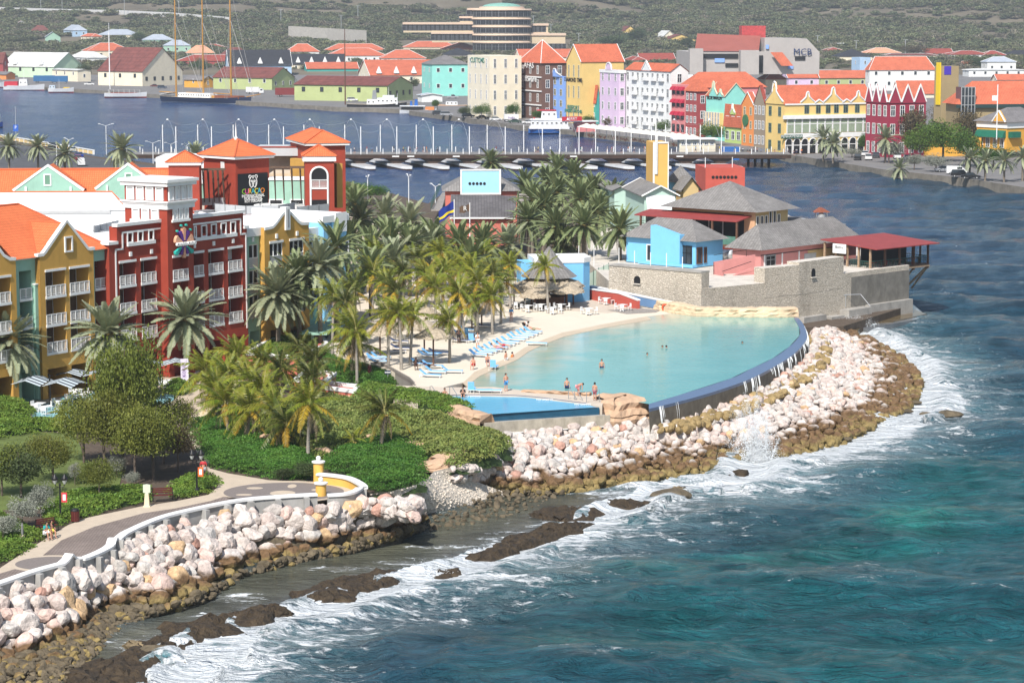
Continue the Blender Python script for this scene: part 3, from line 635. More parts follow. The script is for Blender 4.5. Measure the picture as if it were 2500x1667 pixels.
class Bank:
 def __init__(s,up,lo,zu,zl,n=60):
  s.U=resample([G(x,y,zu)for x,y in up],n);s.L=resample([G(x,y,zl)for x,y in lo],n);s.n=n
 def at(s,a,t,prof=1.0):
  f=a*(s.n-1);i=min(int(f),s.n-2);u=s.U[i].lerp(s.U[i+1],f-i);l=s.L[i].lerp(s.L[i+1],f-i)
  p=u.lerp(l,t);p.z=u.z+(l.z-u.z)*t**prof;return p
 def ground(s,name,mat,m=14,dz=-.35,amp=.3,prof=1.0,ext=1.15):
  V=[];F=[]
  for i in range(s.n*2):
   for j in range(m):
    p=s.at(i/(s.n*2-1),j/(m-1)*ext,prof);p.z+=dz+amp*(float(fbm(p.x*.7+5,p.y*.7,3))-.5);V.append(p)
  for i in range(s.n*2-1):
   for j in range(m-1):a=i*m+j;F.append((a,a+m,a+m+1,a+1))
  me=np_mesh(name,[tuple(v)for v in V],F,mat,smooth=True)
  if sum(p.normal.z for p in me.polygons)<0:me.flip_normals()
  return struct(add(name,me))
 def spots(s,sp,seed,prof=1.0,t0=0.0,t1=1.0):
  r=random.Random(seed);out=[];lu=sum((a-b).length for a,b in zip(s.U[:-1],s.U[1:]));ll=sum((a-b).length for a,b in zip(s.L[:-1],s.L[1:]))
  n=int(max(lu,ll)/sp)
  for i in range(n):
   a=(i+.5)/n;u=s.at(a,0);l=s.at(a,1);w_=(u-l).length;m=max(1,int(w_/sp))
   loc_len=((s.at(min(1,a+.5/n),.5)-s.at(max(0,a-.5/n),.5)).length)/sp
   for j in range(m):
    if loc_len<.6 and r.random()>loc_len*1.4:continue
    aa=min(1,max(0,a+r.uniform(-.45,.45)/n));t=(j+.5+r.uniform(-.4,.4))/m
    if t0<=t<=t1:out.append((s.at(aa,t,prof),t))
  return out
upA=[(-60,1480),(0,1448),(93,1418),(186,1392),(290,1345),(335,1318),(452,1276),(584,1252),(691,1246),(782,1246),(850,1232),(900,1226),(960,1238),(1010,1248)]
loA=[(-60,1640),(0,1625),(93,1614),(170,1575),(240,1500),(330,1482),(420,1480),(500,1440),(560,1400),(640,1372),(720,1362),(800,1340),(880,1318),(960,1302),(1030,1262)]
bankA=Bank(upA,loA,3.05,.1);bankA.ground('lower_rock_bank',m_brownrock,14,-.55,.5,2.0)
spA=bankA.spots(1.22,5,2.0);spA.sort(key=lambda q:q[0].y)
LA=['pale pink boulder in the rock bank below the curved promenade wall','brown stained boulder at the waterline of the rock bank below the promenade wall']
for i,(p,t)in enumerate(spA):
 s_=rng.uniform(.5,1.08)*(1.1 if.3<t<.85 else.85)
 if i<285:
  o=add('boulder',BR[rng.randrange(9)],None,p+Vector((0,0,.1-.25*t)),0,(rng.uniform(0,6.3),rng.uniform(-.5,.5),rng.uniform(0,6.3)),s_)
  k=0 if p.z>.95 else 1
  tag(o,LA[k],'boulder',['boulders of the promenade rock bank','boulders at the waterline'][k])
rest=spA[285:]
def rot3(n):return np.stack([nr.uniform(0,6.28,n),nr.uniform(-.5,.5,n),nr.uniform(0,6.28,n)],1)
under=bankA.spots(.95,15,2.0)
P_=[tuple(p+Vector((0,0,-.1)))for p,t in rest]+[tuple(p+Vector((0,0,-.55)))for p,t in under]
scatter('boulders_filling_the_bank',P_,nr.uniform(.5,.85,len(P_)),rot3(len(P_)),BRs,'pale boulders filling the far end and gaps of the lower rock bank','boulders')
bA2=Bank([(-60,1600),(60,1600),(170,1560),(240,1500),(330,1480),(420,1478),(470,1455),(560,1400),(700,1362),(880,1322),(1000,1290)],[(-60,1700),(120,1690),(210,1625),(270,1560),(360,1505),(440,1490),(520,1458),(600,1410),(720,1380),(900,1338),(1050,1285)],.45,-.15)
sp=bA2.spots(.48,6);n=len(sp);scatter('wet_stones',[tuple(p)for p,t in sp],np.array([rng.uniform(.2,.52)*(1.25-t*.5)for p,t in sp]),rot3(n),BRw+BRs[:1],'brown wet stones and rubble along the foot of the rock bank','stones')
bA2.ground('stony_shallows',m_brownrock,8,-.3,.35)
bS=Bank([(840,1222),(880,1203),(950,1200),(1010,1185),(1040,1170),(1060,1150),(1105,1140)],[(950,1262),(1020,1262),(1060,1255),(1100,1245),(1150,1232),(1190,1215),(1230,1200)],2.9,-.05)
bS.ground('shingle_beach',m_gravel,10,0,.12,.8)
sp=bS.spots(.42,7,.8);n=len(sp);m_peb=M('shingle_stones',(.60,.53,.45),.9,.3,4)
BP=[rock_mesh('pebble',400+i,1,m_peb,5,(1,.8,.5))for i in range(3)]+[rock_mesh('brown_pebble',410,1,m_brownrock,5,(1,.8,.5))]
scatter('shingle_stones',[tuple(p)for p,t in sp],nr.uniform(.05,.17,n),rot3(n),BP[:3],'pale shingle stones on the small beach','shingle')
bS2=Bank([(940,1262),(1060,1248),(1120,1225),(1170,1195),(1200,1185)],[(1000,1300),(1120,1290),(1250,1260),(1330,1230),(1380,1200)],.12,-.1)
sp=bS2.spots(.75,8);n=len(sp);scatter('lagoon_stones',[tuple(p)for p,t in sp],nr.uniform(.08,.42,n),rot3(n),BP[3:]+BRw,'brown and olive stones lying in the shallow lagoon','stones')
upB=[(1100,1152),(1150,1140),(1190,1118),(1215,1085),(1243,1062),(1350,1052),(1458,1042),(1539,1040),(1599,1030),(1710,1003),(1800,982),(1899,935),(1968,885),(1992,840),(1985,812)]
loB=[(1098,1170),(1150,1186),(1240,1194),(1332,1198),(1410,1194),(1530,1180),(1650,1162),(1740,1155),(1800,1130),(1850,1105),(1926,1118),(2031,1088),(2115,1056),(2200,1012),(2240,975),(2250,936),(2225,894),(2178,861),(2130,834),(2070,812),(2030,804)]
bankB=Bank(upB,loB,2.75,0,110);bankB.ground('breakwater_core',m_brownrock,16,-.6,.5,.8,1.05)
def pairs():
 o=[]
 for(p,t)in bankB.spots(.98,9,.8):o.append((p,t))
 return o
spB=pairs();spB.sort(key=lambda q:q[0].y);spB0=spB[:]
P_=[tuple(p+Vector((0,0,rng.uniform(-.15,.35))))for p,t in spB0]
scatter('breakwater_boulders',P_,nr.uniform(.3,.86,len(P_)),rot3(len(P_)),BR[:5]+BRs,'pink white boulders, brown and olive towards the sea, heaped as the breakwater round the lagoon pool','boulders')
under=bankB.spots(.95,19,.8);P_=[tuple(p+Vector((0,0,-.5)))for p,t in under]
scatter('breakwater_underlayer',P_,nr.uniform(.5,.8,len(P_)),rot3(len(P_)),BRs,'boulders showing in the gaps of the breakwater','boulders')
wl=[p for p in weir_line[4:]];P_=[]
for p,q in zip(wl[:-1],wl[1:]):
 d=(q-p);nrm=Vector((d.y,-d.x,0)).normalized();nrm=nrm if nrm.x-nrm.y>0 else-nrm
 for k in range(int(d.length/.5)*3):P_.append(tuple(p.lerp(q,rng.random())+nrm*rng.uniform(.3,2.6)+Vector((0,0,-2.2+rng.uniform(0,.5)))))
m_och=M('ochre_algae_rock',(.30,.215,.095),.6,.45,1.5,bump=.1,bscale=4)
scatter('stones_under_the_weir',P_,nr.uniform(.35,.7,len(P_)),rot3(len(P_)),[rock_mesh('ochre_stone',500+i,2,m_och)for i in range(4)],'ochre wet stones at the foot of the overflowing pool wall','stones')
for(x,y,s_,lab)in[(2310,1012,1.9,'dark half submerged rock farthest out in the foam off the point'),(2262,1010,.8,'small dark rock awash between the point and the outer rock'),(2232,982,.9,'dark wet rock just off the tip of the breakwater'),(2241,934,.9,'olive rock standing off the seaward side of the breakwater'),(2215,1003,.8,'dark rock awash below the breakwater tip'),(2062,1070,.9,'small dark rock at the foam edge below the breakwater'),(1640,1206,2.1,'dark rounded rock alone in the surf below the breakwater'),(383,1588,1.5,'rounded weed covered rock in front of the reef'),(2275,665,.3,'tiny rock awash')][:8]:
 o=add('surf_rock',BRw[rng.randrange(4)],None,G(x,y,.05),0,(0,0,rng.uniform(-.3,.3)),(s_,s_*.8,s_*.5));tag(o,lab,'rock')
from mathutils import noise as _ns
REEF_L=['low weed covered reef ledge nearest the bottom edge of the photo','small brown reef ledge with two humps below the lagoon','low brown reef hummocks beside the dark channel','long dark brown reef ledge with water draining off it','short reef spur running out in front of the long ledge','brown reef ridge holding back the olive lagoon','dark weed mat behind the reef ridge','flat topped pale brown reef islet in the surf','little dark reef rock beside the islet','flat brown rock shelf at the foot of the breakwater where the spray bursts','round brown reef knob left of the first ledge']
REEF_W=[3.2,2.2,3.6,2.8,2.0,4.0,2.6,3.6,1.2,4.5,1.1]
REEF[2]=[(745,1470),(810,1444),(860,1428),(930,1412),(1008,1400)];REEF[0]=[(180,1690),(260,1645),(340,1603),(425,1566),(479,1542),(530,1515),(590,1500)]
for k,(ln,wd)in enumerate(zip(REEF,REEF_W)):
 C=resample(smooth_line([G(x,y,0)for x,y in ln],5),max(10,len(ln)*8));V=[];F=[];m=19
 o=C[0].copy()
 for i,p in enumerate(C):
  d=(C[min(i+1,len(C)-1)]-C[max(i-1,0)]).normalized();nrm=Vector((-d.y,d.x,0));e=i/(len(C)-1);ww=wd*(.35+.65*min(1,5*e,5*(1-e)))*(.75+.6*_ns.noise(p*.35+Vector((k*9,0,0))))
  for j in range(m):
   u=j/(m-1)*2-1;q=p+nrm*u*ww+d*.5*_ns.noise(Vector((i*.4,j*.6,k)))
   q+=Vector((_ns.noise(q*1.1),_ns.noise(q*1.1+Vector((7,7,7))),0))*.35
   q.z=-.35+(.56+.35*_ns.noise(q*.5)+.28*_ns.noise(q*1.7)+.12*_ns.noise(q*4))*(1-abs(u)**5)*min(1,8*e+.1,8*(1-e)+.1);V.append(tuple(q-o))
 for i in range(len(C)-1):
  for j in range(m-1):a=i*m+j;F.append((a,a+1,a+m+1,a+m))
 me=np_mesh('reef_ledge',V,F,M('pale_reef_rock',(.20,.15,.085),.8,.5,1.1,bump=.2,bscale=3)if k in(7,9)else m_reef,smooth=False)
 if sum(p.normal.z for p in me.polygons)<0:me.flip_normals()
 tag(add('reef_ledge',me,None,o),REEF_L[k],'reef')
m_spray=M('sea_spray',(.86,.89,.91),.5,0);m_spray.node_tree.nodes['Principled BSDF'].inputs['Emission Strength'].default_value=0
dm=MB();dm.lathe([(0.001,-.5),(.5,0),(.001,.5)],5);drop=dm.mesh('drop',m_spray,True)
def spray(name,cx,cy,w_,h_,n,lab,lean=.25):
 c=G(cx,cy,.2);P=[];S=[]
 for i in range(n):
  a=rng.gauss(0,.42);r_=rng.random()**1.1;sp_=.7+.9*r_;r_*=.75+.5*abs(math.sin(a*9))
  P.append((c.x+a*w_*sp_*.7+lean*h_*r_*-.5,c.y+rng.gauss(0,.5),.1+h_*r_*max(.05,1-(a*1.0)**2)+rng.gauss(0,.15)));S.append(rng.uniform(.015,.085)*(1.3-.7*r_))
 scatter(name,P,S,rot3(n),[drop],lab,'sea spray')
spray('wave_spray',1852,1122,3.0,5.2,17000,'tall burst of white spray between the rock shelf and the breakwater')
spray('wave_spray',2085,800,4.2,1.5,5000,'low white spray at the foot of the fort landing')
spray('wave_spray',2185,850,2.4,2.0,1200,'thin veil of spray off the seaward boulders')
spray('wave_spray',1045,1398,2.2,.8,700,'small splash against the long reef ledge')
def rock_wall(name,label,px,zb,zt_,th,mat,seed=0,top_px=None):
 base=[G(x,y,zb)for x,y in px];n=max(10,int(sum((a-b_).length for a,b_ in zip(base[:-1],base[1:]))/.45));C=resample(base,n)
 hs=[zt_]*n if not isinstance(zt_,(list,tuple))else list(np.interp(np.linspace(0,1,n),np.linspace(0,1,len(zt_)),zt_))
 prof=[(-.1,0),(-.12,.2),(-.05,.36),(-.08,.38),(-.02,.6),(.04,.62),(.03,.84),(.12,.97),(.3,1.0),(.65,1.03),(.9,1.0),(1.0,.8),(1.05,0)];o=C[0].copy();V=[];F=[];m=len(prof)
 for i,p in enumerate(C):
  d=(C[min(i+1,n-1)]-C[max(i-1,0)]);nrm=Vector((-d.y,d.x,0)).normalized();nrm=nrm if nrm.y>0 else-nrm
  for j,(u,v)in enumerate(prof):
   h=(hs[i]-zb)*(1+.12*_ns.noise(Vector((i*.35,seed,0))));q=p+nrm*(u*th)+Vector((0,0,v*h));k=_ns.noise(Vector((i*.55+(j>4)*3.3,(j//2)*2.1,seed)));q+=nrm*k*.34
   if j:q.z+=.12*_ns.noise(Vector((i*.9,j*1.4,seed+5)))
   V.append(tuple(q-o))
 for i in range(n-1):
  for j in range(m-1):a=i*m+j;F.append((a,a+1,a+m+1,a+m))
 E=len(V);V+=[tuple(Vector(V[0])),tuple(Vector(V[(n-1)*m]))]
 me=np_mesh(name,V[:E],F,mat,smooth=False)
 bm=bmesh.new();bm.from_mesh(me);bmesh.ops.holes_fill(bm,edges=[e for e in bm.edges if e.is_boundary]);bmesh.ops.recalc_face_normals(bm,faces=bm.faces[:]);bm.to_mesh(me);bm.free()
 return tag(add(name,me,None,o),label,'rock wall')
rock_wall('sculpted_rock','big block of sculpted sandstone coloured rock between the small pool and the curved weir',[(1462,1037),(1500,1040),(1583,1030)],2.5,[4.75,4.8,4.75],4.6,m_artrock,1)
rock_wall('sculpted_rock_wall','long pink layered sculpted rock wall holding up the hedge beside the small pool',[(800,990),(850,992),(900,998),(952,1003),(1010,1012),(1078,1028),(1120,1045),(1172,1058)],2.95,[3.7,4.2,4.5,4.55,4.6,4.6,4.6,4.6],1.6,m_artrock,2)
rock_wall('sculpted_rock_wall','cream sculpted rock edging along the foot of the fort wall above the lagoon pool',[(1598,757),(1640,766),(1700,774),(1800,776),(1900,777),(1949,776)],4.4,[5.6,5.7,5.5,5.5,5.6,5.6],1.6,m_cream,3)
for k,(pts,z0,z1,th,lab)in enumerate([([(1020,1152),(1080,1152),(1130,1140),(1192,1124)],2.6,[3.2,3.7,3.9,3.6],1.8,'low pink sculpted rock wall at the sea end of the green mound'),([(634,1084),(680,1090)],3.1,3.9,.8,'pink rock step showing in the shrubs below the short palms'),([(800,1062),(850,1066)],3.2,3.95,1.0,'pink rock step beside the windblown palm'),([(880,1082),(940,1090)],3.1,3.8,1.0,'pink rock step right of the lone palm trunk'),([(745,1108),(820,1124)],3.0,3.7,.8,'pink rock step above the plaza end of the green mound'),([(985,1092),(1060,1100)],3.2,3.7,1.0,'pink rock step in the middle of the garden slope'),([(1272,960),(1340,964),(1438,970)],4.4,[4.7,4.75,4.8],.8,'low row of pink rocks dividing the pool deck from the lagoon')]):
 rock_wall('sculpted_rock_step',lab,pts,z0,z1,th,m_artrock,10+k)
m_hedge=leaf_mat('hedge_leaves',(.085,.155,.022),(.20,.30,.045),.5,.2,.5,.015,.2)
m_cover=leaf_mat('ground_cover_leaves',(.05,.135,.018),(.12,.25,.04),.5,.2,.35,.01,.2)
m_olive=leaf_mat('sea_grape_leaves',(.13,.175,.04),(.29,.33,.09),.5,.2,.5,.02,.2)
m_tree=leaf_mat('park_tree_leaves',(.085,.115,.018),(.22,.24,.045),.5,.2,.7,.015,.25)
m_tree2=leaf_mat('dark_tree_leaves',(.035,.058,.02),(.08,.115,.038),.6,.15,.4,.02,.25)
m_tree3=leaf_mat('bright_tree_leaves',(.045,.10,.012),(.11,.19,.025),.5,.2,.4,.02,.2)
m_silver=leaf_mat('silver_leaves',(.20,.215,.17),(.36,.37,.31),.7,.15,.8,.01,.15)
m_brownleaf=leaf_mat('reddish_brown_leaves',(.07,.055,.03),(.16,.12,.06),.6,.15,.8,.01,.2)
m_wood_far=leaf_mat('thorn_woodland_leaves',(.10,.115,.055),(.19,.20,.10),.7,.1,.03,.03,.32)
m_wood_dry=leaf_mat('dry_thorn_leaves',(.14,.13,.09),(.25,.22,.155),.8,.1,.03,.02,.25)
m_date=leaf_mat('date_palm_leaflets',(.21,.245,.145),(.40,.43,.28),.45,.2,1.2,.01,.18)
m_dateg=leaf_mat('green_date_palm_leaflets',(.12,.16,.07),(.27,.32,.15),.45,.2,1.2,.01,.2)
m_coco=leaf_mat('coconut_leaflets',(.10,.15,.015),(.29,.29,.03),.4,.25,1.0,.02,.22)
m_cocod=leaf_mat('dark_coconut_leaflets',(.05,.075,.014),(.15,.17,.03),.4,.2,1.0,.02,.2)
m_dead=leaf_mat('dead_frond',(.24,.18,.11),(.40,.32,.22),.8,.15,1.0,.01,.15)
m_goldf=leaf_mat('golden_frond',(.42,.26,.02),(.58,.40,.05),.5,.25,1.0,.01,.15)
m_rachis=M('frond_rib',(.32,.27,.10),.6,.1)
def leaves(name,n,fn,size,mat,seed=0,up=.35,quad=True):
 r=np.random.RandomState(seed);C=fn(r,n);n=len(C)
 d=r.normal(size=(n,3));d[:,2]+=up;nn=d/np.linalg.norm(d,axis=1)[:,None]
 a=np.cross(nn,r.normal(size=(n,3)));a/=np.linalg.norm(a,axis=1)[:,None];b_=np.cross(nn,a)
 s=size*r.uniform(.6,1.3,n)[:,None]
 V=np.stack([C-a*s,C-b_*s*.55,C+a*s,C+b_*s*.55],1).reshape(-1,3)
 return np_mesh(name,V,np.arange(4*n).reshape(n,4),mat)
def f_ell(rx,ry,rz,shell=.55,lumps=7,seed=0,flat=0.0):
 def f(r,n):
  r2=np.random.RandomState(seed+77);c=r2.normal(size=(lumps,3));c/=np.linalg.norm(c,axis=1)[:,None];c*=r2.uniform(.2,.72,lumps)[:,None];c[:,2]=np.abs(c[:,2])*.8-.1
  k=r.randint(0,lumps,n);d=r.normal(size=(n,3));d/=np.linalg.norm(d,axis=1)[:,None];rad=(shell+(1-shell)*r.rand(n)**.6)[:,None]*r2.uniform(.32,.52,lumps)[k][:,None]
  P=c[k]+d*rad;P[:,2]=np.where(P[:,2]<flat,flat+(P[:,2]-flat)*.25,P[:,2]);return P*np.array([rx,ry,rz])
 return f
def f_mound(rx,ry,h):
 def f(r,n):
  x=r.uniform(-1,1,n);y=r.uniform(-1,1,n);z=(1-.35*(x*x+y*y))*r.uniform(.55,1,n);return np.stack([x*rx,y*ry,z*h],1)
 return f
def patch_set(nm,mat,size=.085,n=120,rx=.62,h=.42):return[leaves(nm,n,f_mound(rx,rx,h),size,mat,30+i,.8)for i in range(4)]
PA_h=patch_set('hedge_tuft',m_hedge,.095);PA_c=patch_set('cover_tuft',m_cover,.075,140);PA_o=patch_set('olive_tuft',m_olive,.11,110,.7,.55)
def cover(name,px,z,hfun,pats,label,cat,sp=.62,core=None,seed=1):
 P=GP(px,z);x0=min(p[0]for p in P);x1=max(p[0]for p in P);y0=min(p[1]for p in P);y1=max(p[1]for p in P)
 gx,gy=np.meshgrid(np.arange(x0,x1,sp),np.arange(y0,y1,sp));gx=gx.ravel()+nr.uniform(-.4,.4,gx.size)*sp;gy=gy.ravel()+nr.uniform(-.4,.4,gy.size)*sp
 k=inside(gx,gy,P);gx=gx[k];gy=gy[k];e=np.clip(poly_dist(gx,gy,P+[P[0]])/1.4,.12,1)**.6
 zz=z+hfun(gx,gy)*e;n=len(gx)
 o=scatter(name,np.stack([gx,gy,zz-.25],1),nr.uniform(.85,1.2,n),np.stack([nr.uniform(-.2,.2,n),nr.uniform(-.2,.2,n),nr.uniform(0,6.3,n)],1),pats,label,cat)
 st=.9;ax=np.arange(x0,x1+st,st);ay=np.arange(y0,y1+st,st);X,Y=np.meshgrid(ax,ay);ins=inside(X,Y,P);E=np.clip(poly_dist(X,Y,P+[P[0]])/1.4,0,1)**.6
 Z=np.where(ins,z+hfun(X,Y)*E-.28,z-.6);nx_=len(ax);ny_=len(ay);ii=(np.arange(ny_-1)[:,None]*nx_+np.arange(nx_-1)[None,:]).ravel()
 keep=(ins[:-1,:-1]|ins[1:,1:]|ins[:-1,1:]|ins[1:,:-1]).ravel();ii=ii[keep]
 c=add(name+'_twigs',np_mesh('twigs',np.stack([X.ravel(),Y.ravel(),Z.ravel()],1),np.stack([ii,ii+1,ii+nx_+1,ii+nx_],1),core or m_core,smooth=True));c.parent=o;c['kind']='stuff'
 return o
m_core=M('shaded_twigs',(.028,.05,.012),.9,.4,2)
def hz(h,a=.25,s=.35):return lambda x,y:h+a*(fbm(np.asarray(x)*s,np.asarray(y)*s,3)-.5)*2
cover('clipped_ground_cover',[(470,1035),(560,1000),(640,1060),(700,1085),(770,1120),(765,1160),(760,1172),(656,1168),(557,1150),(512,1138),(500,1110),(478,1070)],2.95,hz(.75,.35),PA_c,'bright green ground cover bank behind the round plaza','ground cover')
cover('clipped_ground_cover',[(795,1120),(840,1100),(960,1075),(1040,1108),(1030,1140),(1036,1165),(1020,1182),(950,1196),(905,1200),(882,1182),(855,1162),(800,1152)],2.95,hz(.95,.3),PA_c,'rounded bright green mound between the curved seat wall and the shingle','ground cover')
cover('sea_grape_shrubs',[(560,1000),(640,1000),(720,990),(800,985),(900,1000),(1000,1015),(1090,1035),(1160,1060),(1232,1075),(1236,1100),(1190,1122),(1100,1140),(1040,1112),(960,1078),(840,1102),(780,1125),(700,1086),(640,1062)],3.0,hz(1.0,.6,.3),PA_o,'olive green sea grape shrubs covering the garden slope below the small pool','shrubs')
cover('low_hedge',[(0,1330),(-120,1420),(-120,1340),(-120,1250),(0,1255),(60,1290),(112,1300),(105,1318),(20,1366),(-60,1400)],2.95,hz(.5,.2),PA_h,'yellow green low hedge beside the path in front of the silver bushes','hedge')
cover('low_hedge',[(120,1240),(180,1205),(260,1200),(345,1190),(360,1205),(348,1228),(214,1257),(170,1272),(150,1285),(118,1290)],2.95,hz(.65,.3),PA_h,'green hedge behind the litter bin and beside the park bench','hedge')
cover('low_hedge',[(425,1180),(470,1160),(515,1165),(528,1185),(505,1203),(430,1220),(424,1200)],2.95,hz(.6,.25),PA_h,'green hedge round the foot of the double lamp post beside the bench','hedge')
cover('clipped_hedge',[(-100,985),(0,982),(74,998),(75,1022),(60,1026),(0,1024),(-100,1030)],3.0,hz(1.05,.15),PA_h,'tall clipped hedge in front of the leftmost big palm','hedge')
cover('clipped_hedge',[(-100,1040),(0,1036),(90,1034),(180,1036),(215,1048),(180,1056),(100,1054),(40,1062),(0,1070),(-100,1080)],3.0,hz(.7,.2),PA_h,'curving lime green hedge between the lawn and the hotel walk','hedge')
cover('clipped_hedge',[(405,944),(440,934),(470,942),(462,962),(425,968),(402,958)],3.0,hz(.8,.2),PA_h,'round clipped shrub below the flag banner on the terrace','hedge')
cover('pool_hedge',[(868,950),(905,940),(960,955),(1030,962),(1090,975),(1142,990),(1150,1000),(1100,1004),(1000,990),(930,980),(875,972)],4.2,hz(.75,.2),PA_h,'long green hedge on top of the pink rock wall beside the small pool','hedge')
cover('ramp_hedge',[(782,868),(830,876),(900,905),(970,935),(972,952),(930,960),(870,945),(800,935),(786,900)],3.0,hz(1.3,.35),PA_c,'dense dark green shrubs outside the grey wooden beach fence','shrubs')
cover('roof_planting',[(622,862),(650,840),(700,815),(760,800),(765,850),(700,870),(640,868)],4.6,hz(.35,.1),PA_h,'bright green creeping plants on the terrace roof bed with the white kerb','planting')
cover('lagoon_algae',[(1010,1285),(1090,1250),(1200,1215),(1330,1205),(1400,1215),(1300,1260),(1180,1300),(1060,1320)],-.2,hz(.02,.02),patch_set('weed',M('olive_weed',(.20,.17,.06),.8,.4,2),.12,26,.5,.12),'patches of olive weed lying in the shallow lagoon','seaweed',1.9,m_reef)
def trunk_mesh(name,h,r0,seed,mat,limbs=5,spread=.6,lean=(0,0)):
 r=random.Random(seed);b=MB();top=Vector((lean[0],lean[1],h*.45));b.tube([(0,0,-.3),(lean[0]*.4,lean[1]*.4,h*.2),top],[r0,r0*.8,r0*.65],7)
 for k in range(limbs):
  a=6.28*k/limbs+r.uniform(-.4,.4);e=top+Vector((math.cos(a)*spread*h*.5,math.sin(a)*spread*h*.5,h*r.uniform(.25,.42)));m_=top.lerp(e,.5)+Vector((0,0,h*.04))
  b.tube([top-Vector((0,0,.05)),m_,e],[r0*.5,r0*.33,r0*.1],5)
 return b.mesh(name,mat,True)
def tree(name,label,cat,P,r_,h,mesh_c,mesh_t,group=None,rz=None):
 t=thing(name,label,cat,P,rng.uniform(0,6.3)if rz is None else rz,group)
 add('trunk',mesh_t,t,(0,0,0),0,None,(r_*.8,r_*.8,h));add('crown',mesh_c,t,(0,0,h*.56),0,None,(r_,r_,h*.5));return t
T_tr=[trunk_mesh('trunk',1,.07,60+i,m_bark)for i in range(3)]
def crowns(nm,mat,n,size,lumps,k=3,sh=.5,flat=-.35):return[leaves(nm,n,f_ell(1.25,1.25,1.15,sh,lumps,5+i,flat),size,mat,80+i,.5)for i in range(k)]
C_park=crowns('park_crown',m_tree,9000,.034,26);C_dark=crowns('dark_crown',m_tree2,4200,.05,18);C_bright=crowns('bright_crown',m_tree3,5000,.045,18)
C_silver=crowns('silver_crown',m_silver,4200,.045,16);C_brown=crowns('brown_crown',m_brownleaf,3400,.045,16);C_small=crowns('sapling_crown',m_tree3,900,.07,8)
def T(px,py,z,pr,ph,crown,label,name='tree',cat='tree',group=None):
 P=G(px,py,z)if z is not None else TG(px,py);s=ppm(P)*(.86 if crown is C_park else 1);return tree(name,label,cat,P,pr/s,ph/s,crown[rng.randrange(len(crown))],T_tr[rng.randrange(3)],group)
T(300,1150,2.95,78,320,C_park,'tallest olive green tree in the park, in front of the hotel terrace','park_tree')
T(255,1165,2.95,72,215,C_park,'broad olive green tree in the middle of the park','park_tree')
T(375,1170,2.95,72,180,C_park,'olive green tree above the park bench','park_tree')
T(330,1180,2.95,62,190,C_park,'dense tree just left of the bench tree','park_tree')
T(205,1130,2.95,60,150,C_park,'olive tree between the tallest park tree and the lawn','park_tree');T(400,1130,2.95,62,150,C_park,'bushy olive tree behind the bench','park_tree');T(325,1110,2.95,66,230,C_park,'olive tree crown just right of the tallest park tree','park_tree')
T(435,1150,2.95,50,130,C_brown,'thin leafed greyish tree beside the double lamp post near the plaza','park_tree')
T(243,1222,2.95,44,100,C_park,'small open tree between the litter bin and the white sign','park_tree')
T(52,1215,2.95,68,130,C_dark,'dark round tree left of the first lamp post','park_tree')
T(130,1178,2.95,55,110,C_park,'olive tree on the lawn behind the first lamp post','park_tree')
T(5,1210,2.95,50,120,C_park,'olive tree cut by the left edge of the photo','park_tree')
T(110,1120,2.95,46,52,C_brown,'brownish shrub on the lawn edge','shrub','shrub')
T(455,1048,2.95,36,72,C_brown,'thin twiggy shrub beside the path to the terrace','shrub','shrub')
T(455,1052,2.95,24,40,C_small,'small leafy shrub at the foot of the path shrub','shrub','shrub')
T(100,1262,2.95,36,84,C_silver,'larger silver grey bush left of the first lamp post','silver_bush','bush')
T(55,1285,2.95,42,74,C_silver,'silver grey bush above the short bollard lamp','silver_bush','bush')
T(8,1325,2.95,34,78,C_silver,'silver grey bush cut by the left edge of the photo','silver_bush','bush')
T(183,1185,2.95,20,62,C_silver,'slim silver grey bush right of the first lamp post','silver_bush','bush')
T(285,1165,2.95,30,62,C_silver,'silver grey bush under the middle park trees','silver_bush','bush')
T(322,1190,2.95,20,40,C_silver,'low silver grey bush left of the white sign','silver_bush','bush')
T(350,1040,2.95,16,60,C_silver,'small silver bush beside the terrace behind the tall tree','silver_bush','bush')
T(500,1140,2.95,14,18,C_silver,'small grey plants at the path edge beyond the lamp post','shrub','shrub')
T(762,1172,2.95,40,48,C_dark,'dark glossy shrub beside the back yellow pillar','shrub','shrub')
T(690,1172,2.95,30,30,C_dark,'dark glossy shrub behind the round plaza','shrub','shrub')
T(865,500,1.5,52,58,C_bright,'round green tree between the casino tower and the date palms','tree');T(905,492,1.5,40,46,C_bright,'green tree beside the street lamps by the water','tree')
T(620,855,2.95,18,30,C_small,'small feathery plant against the red hotel wing','shrub','shrub')
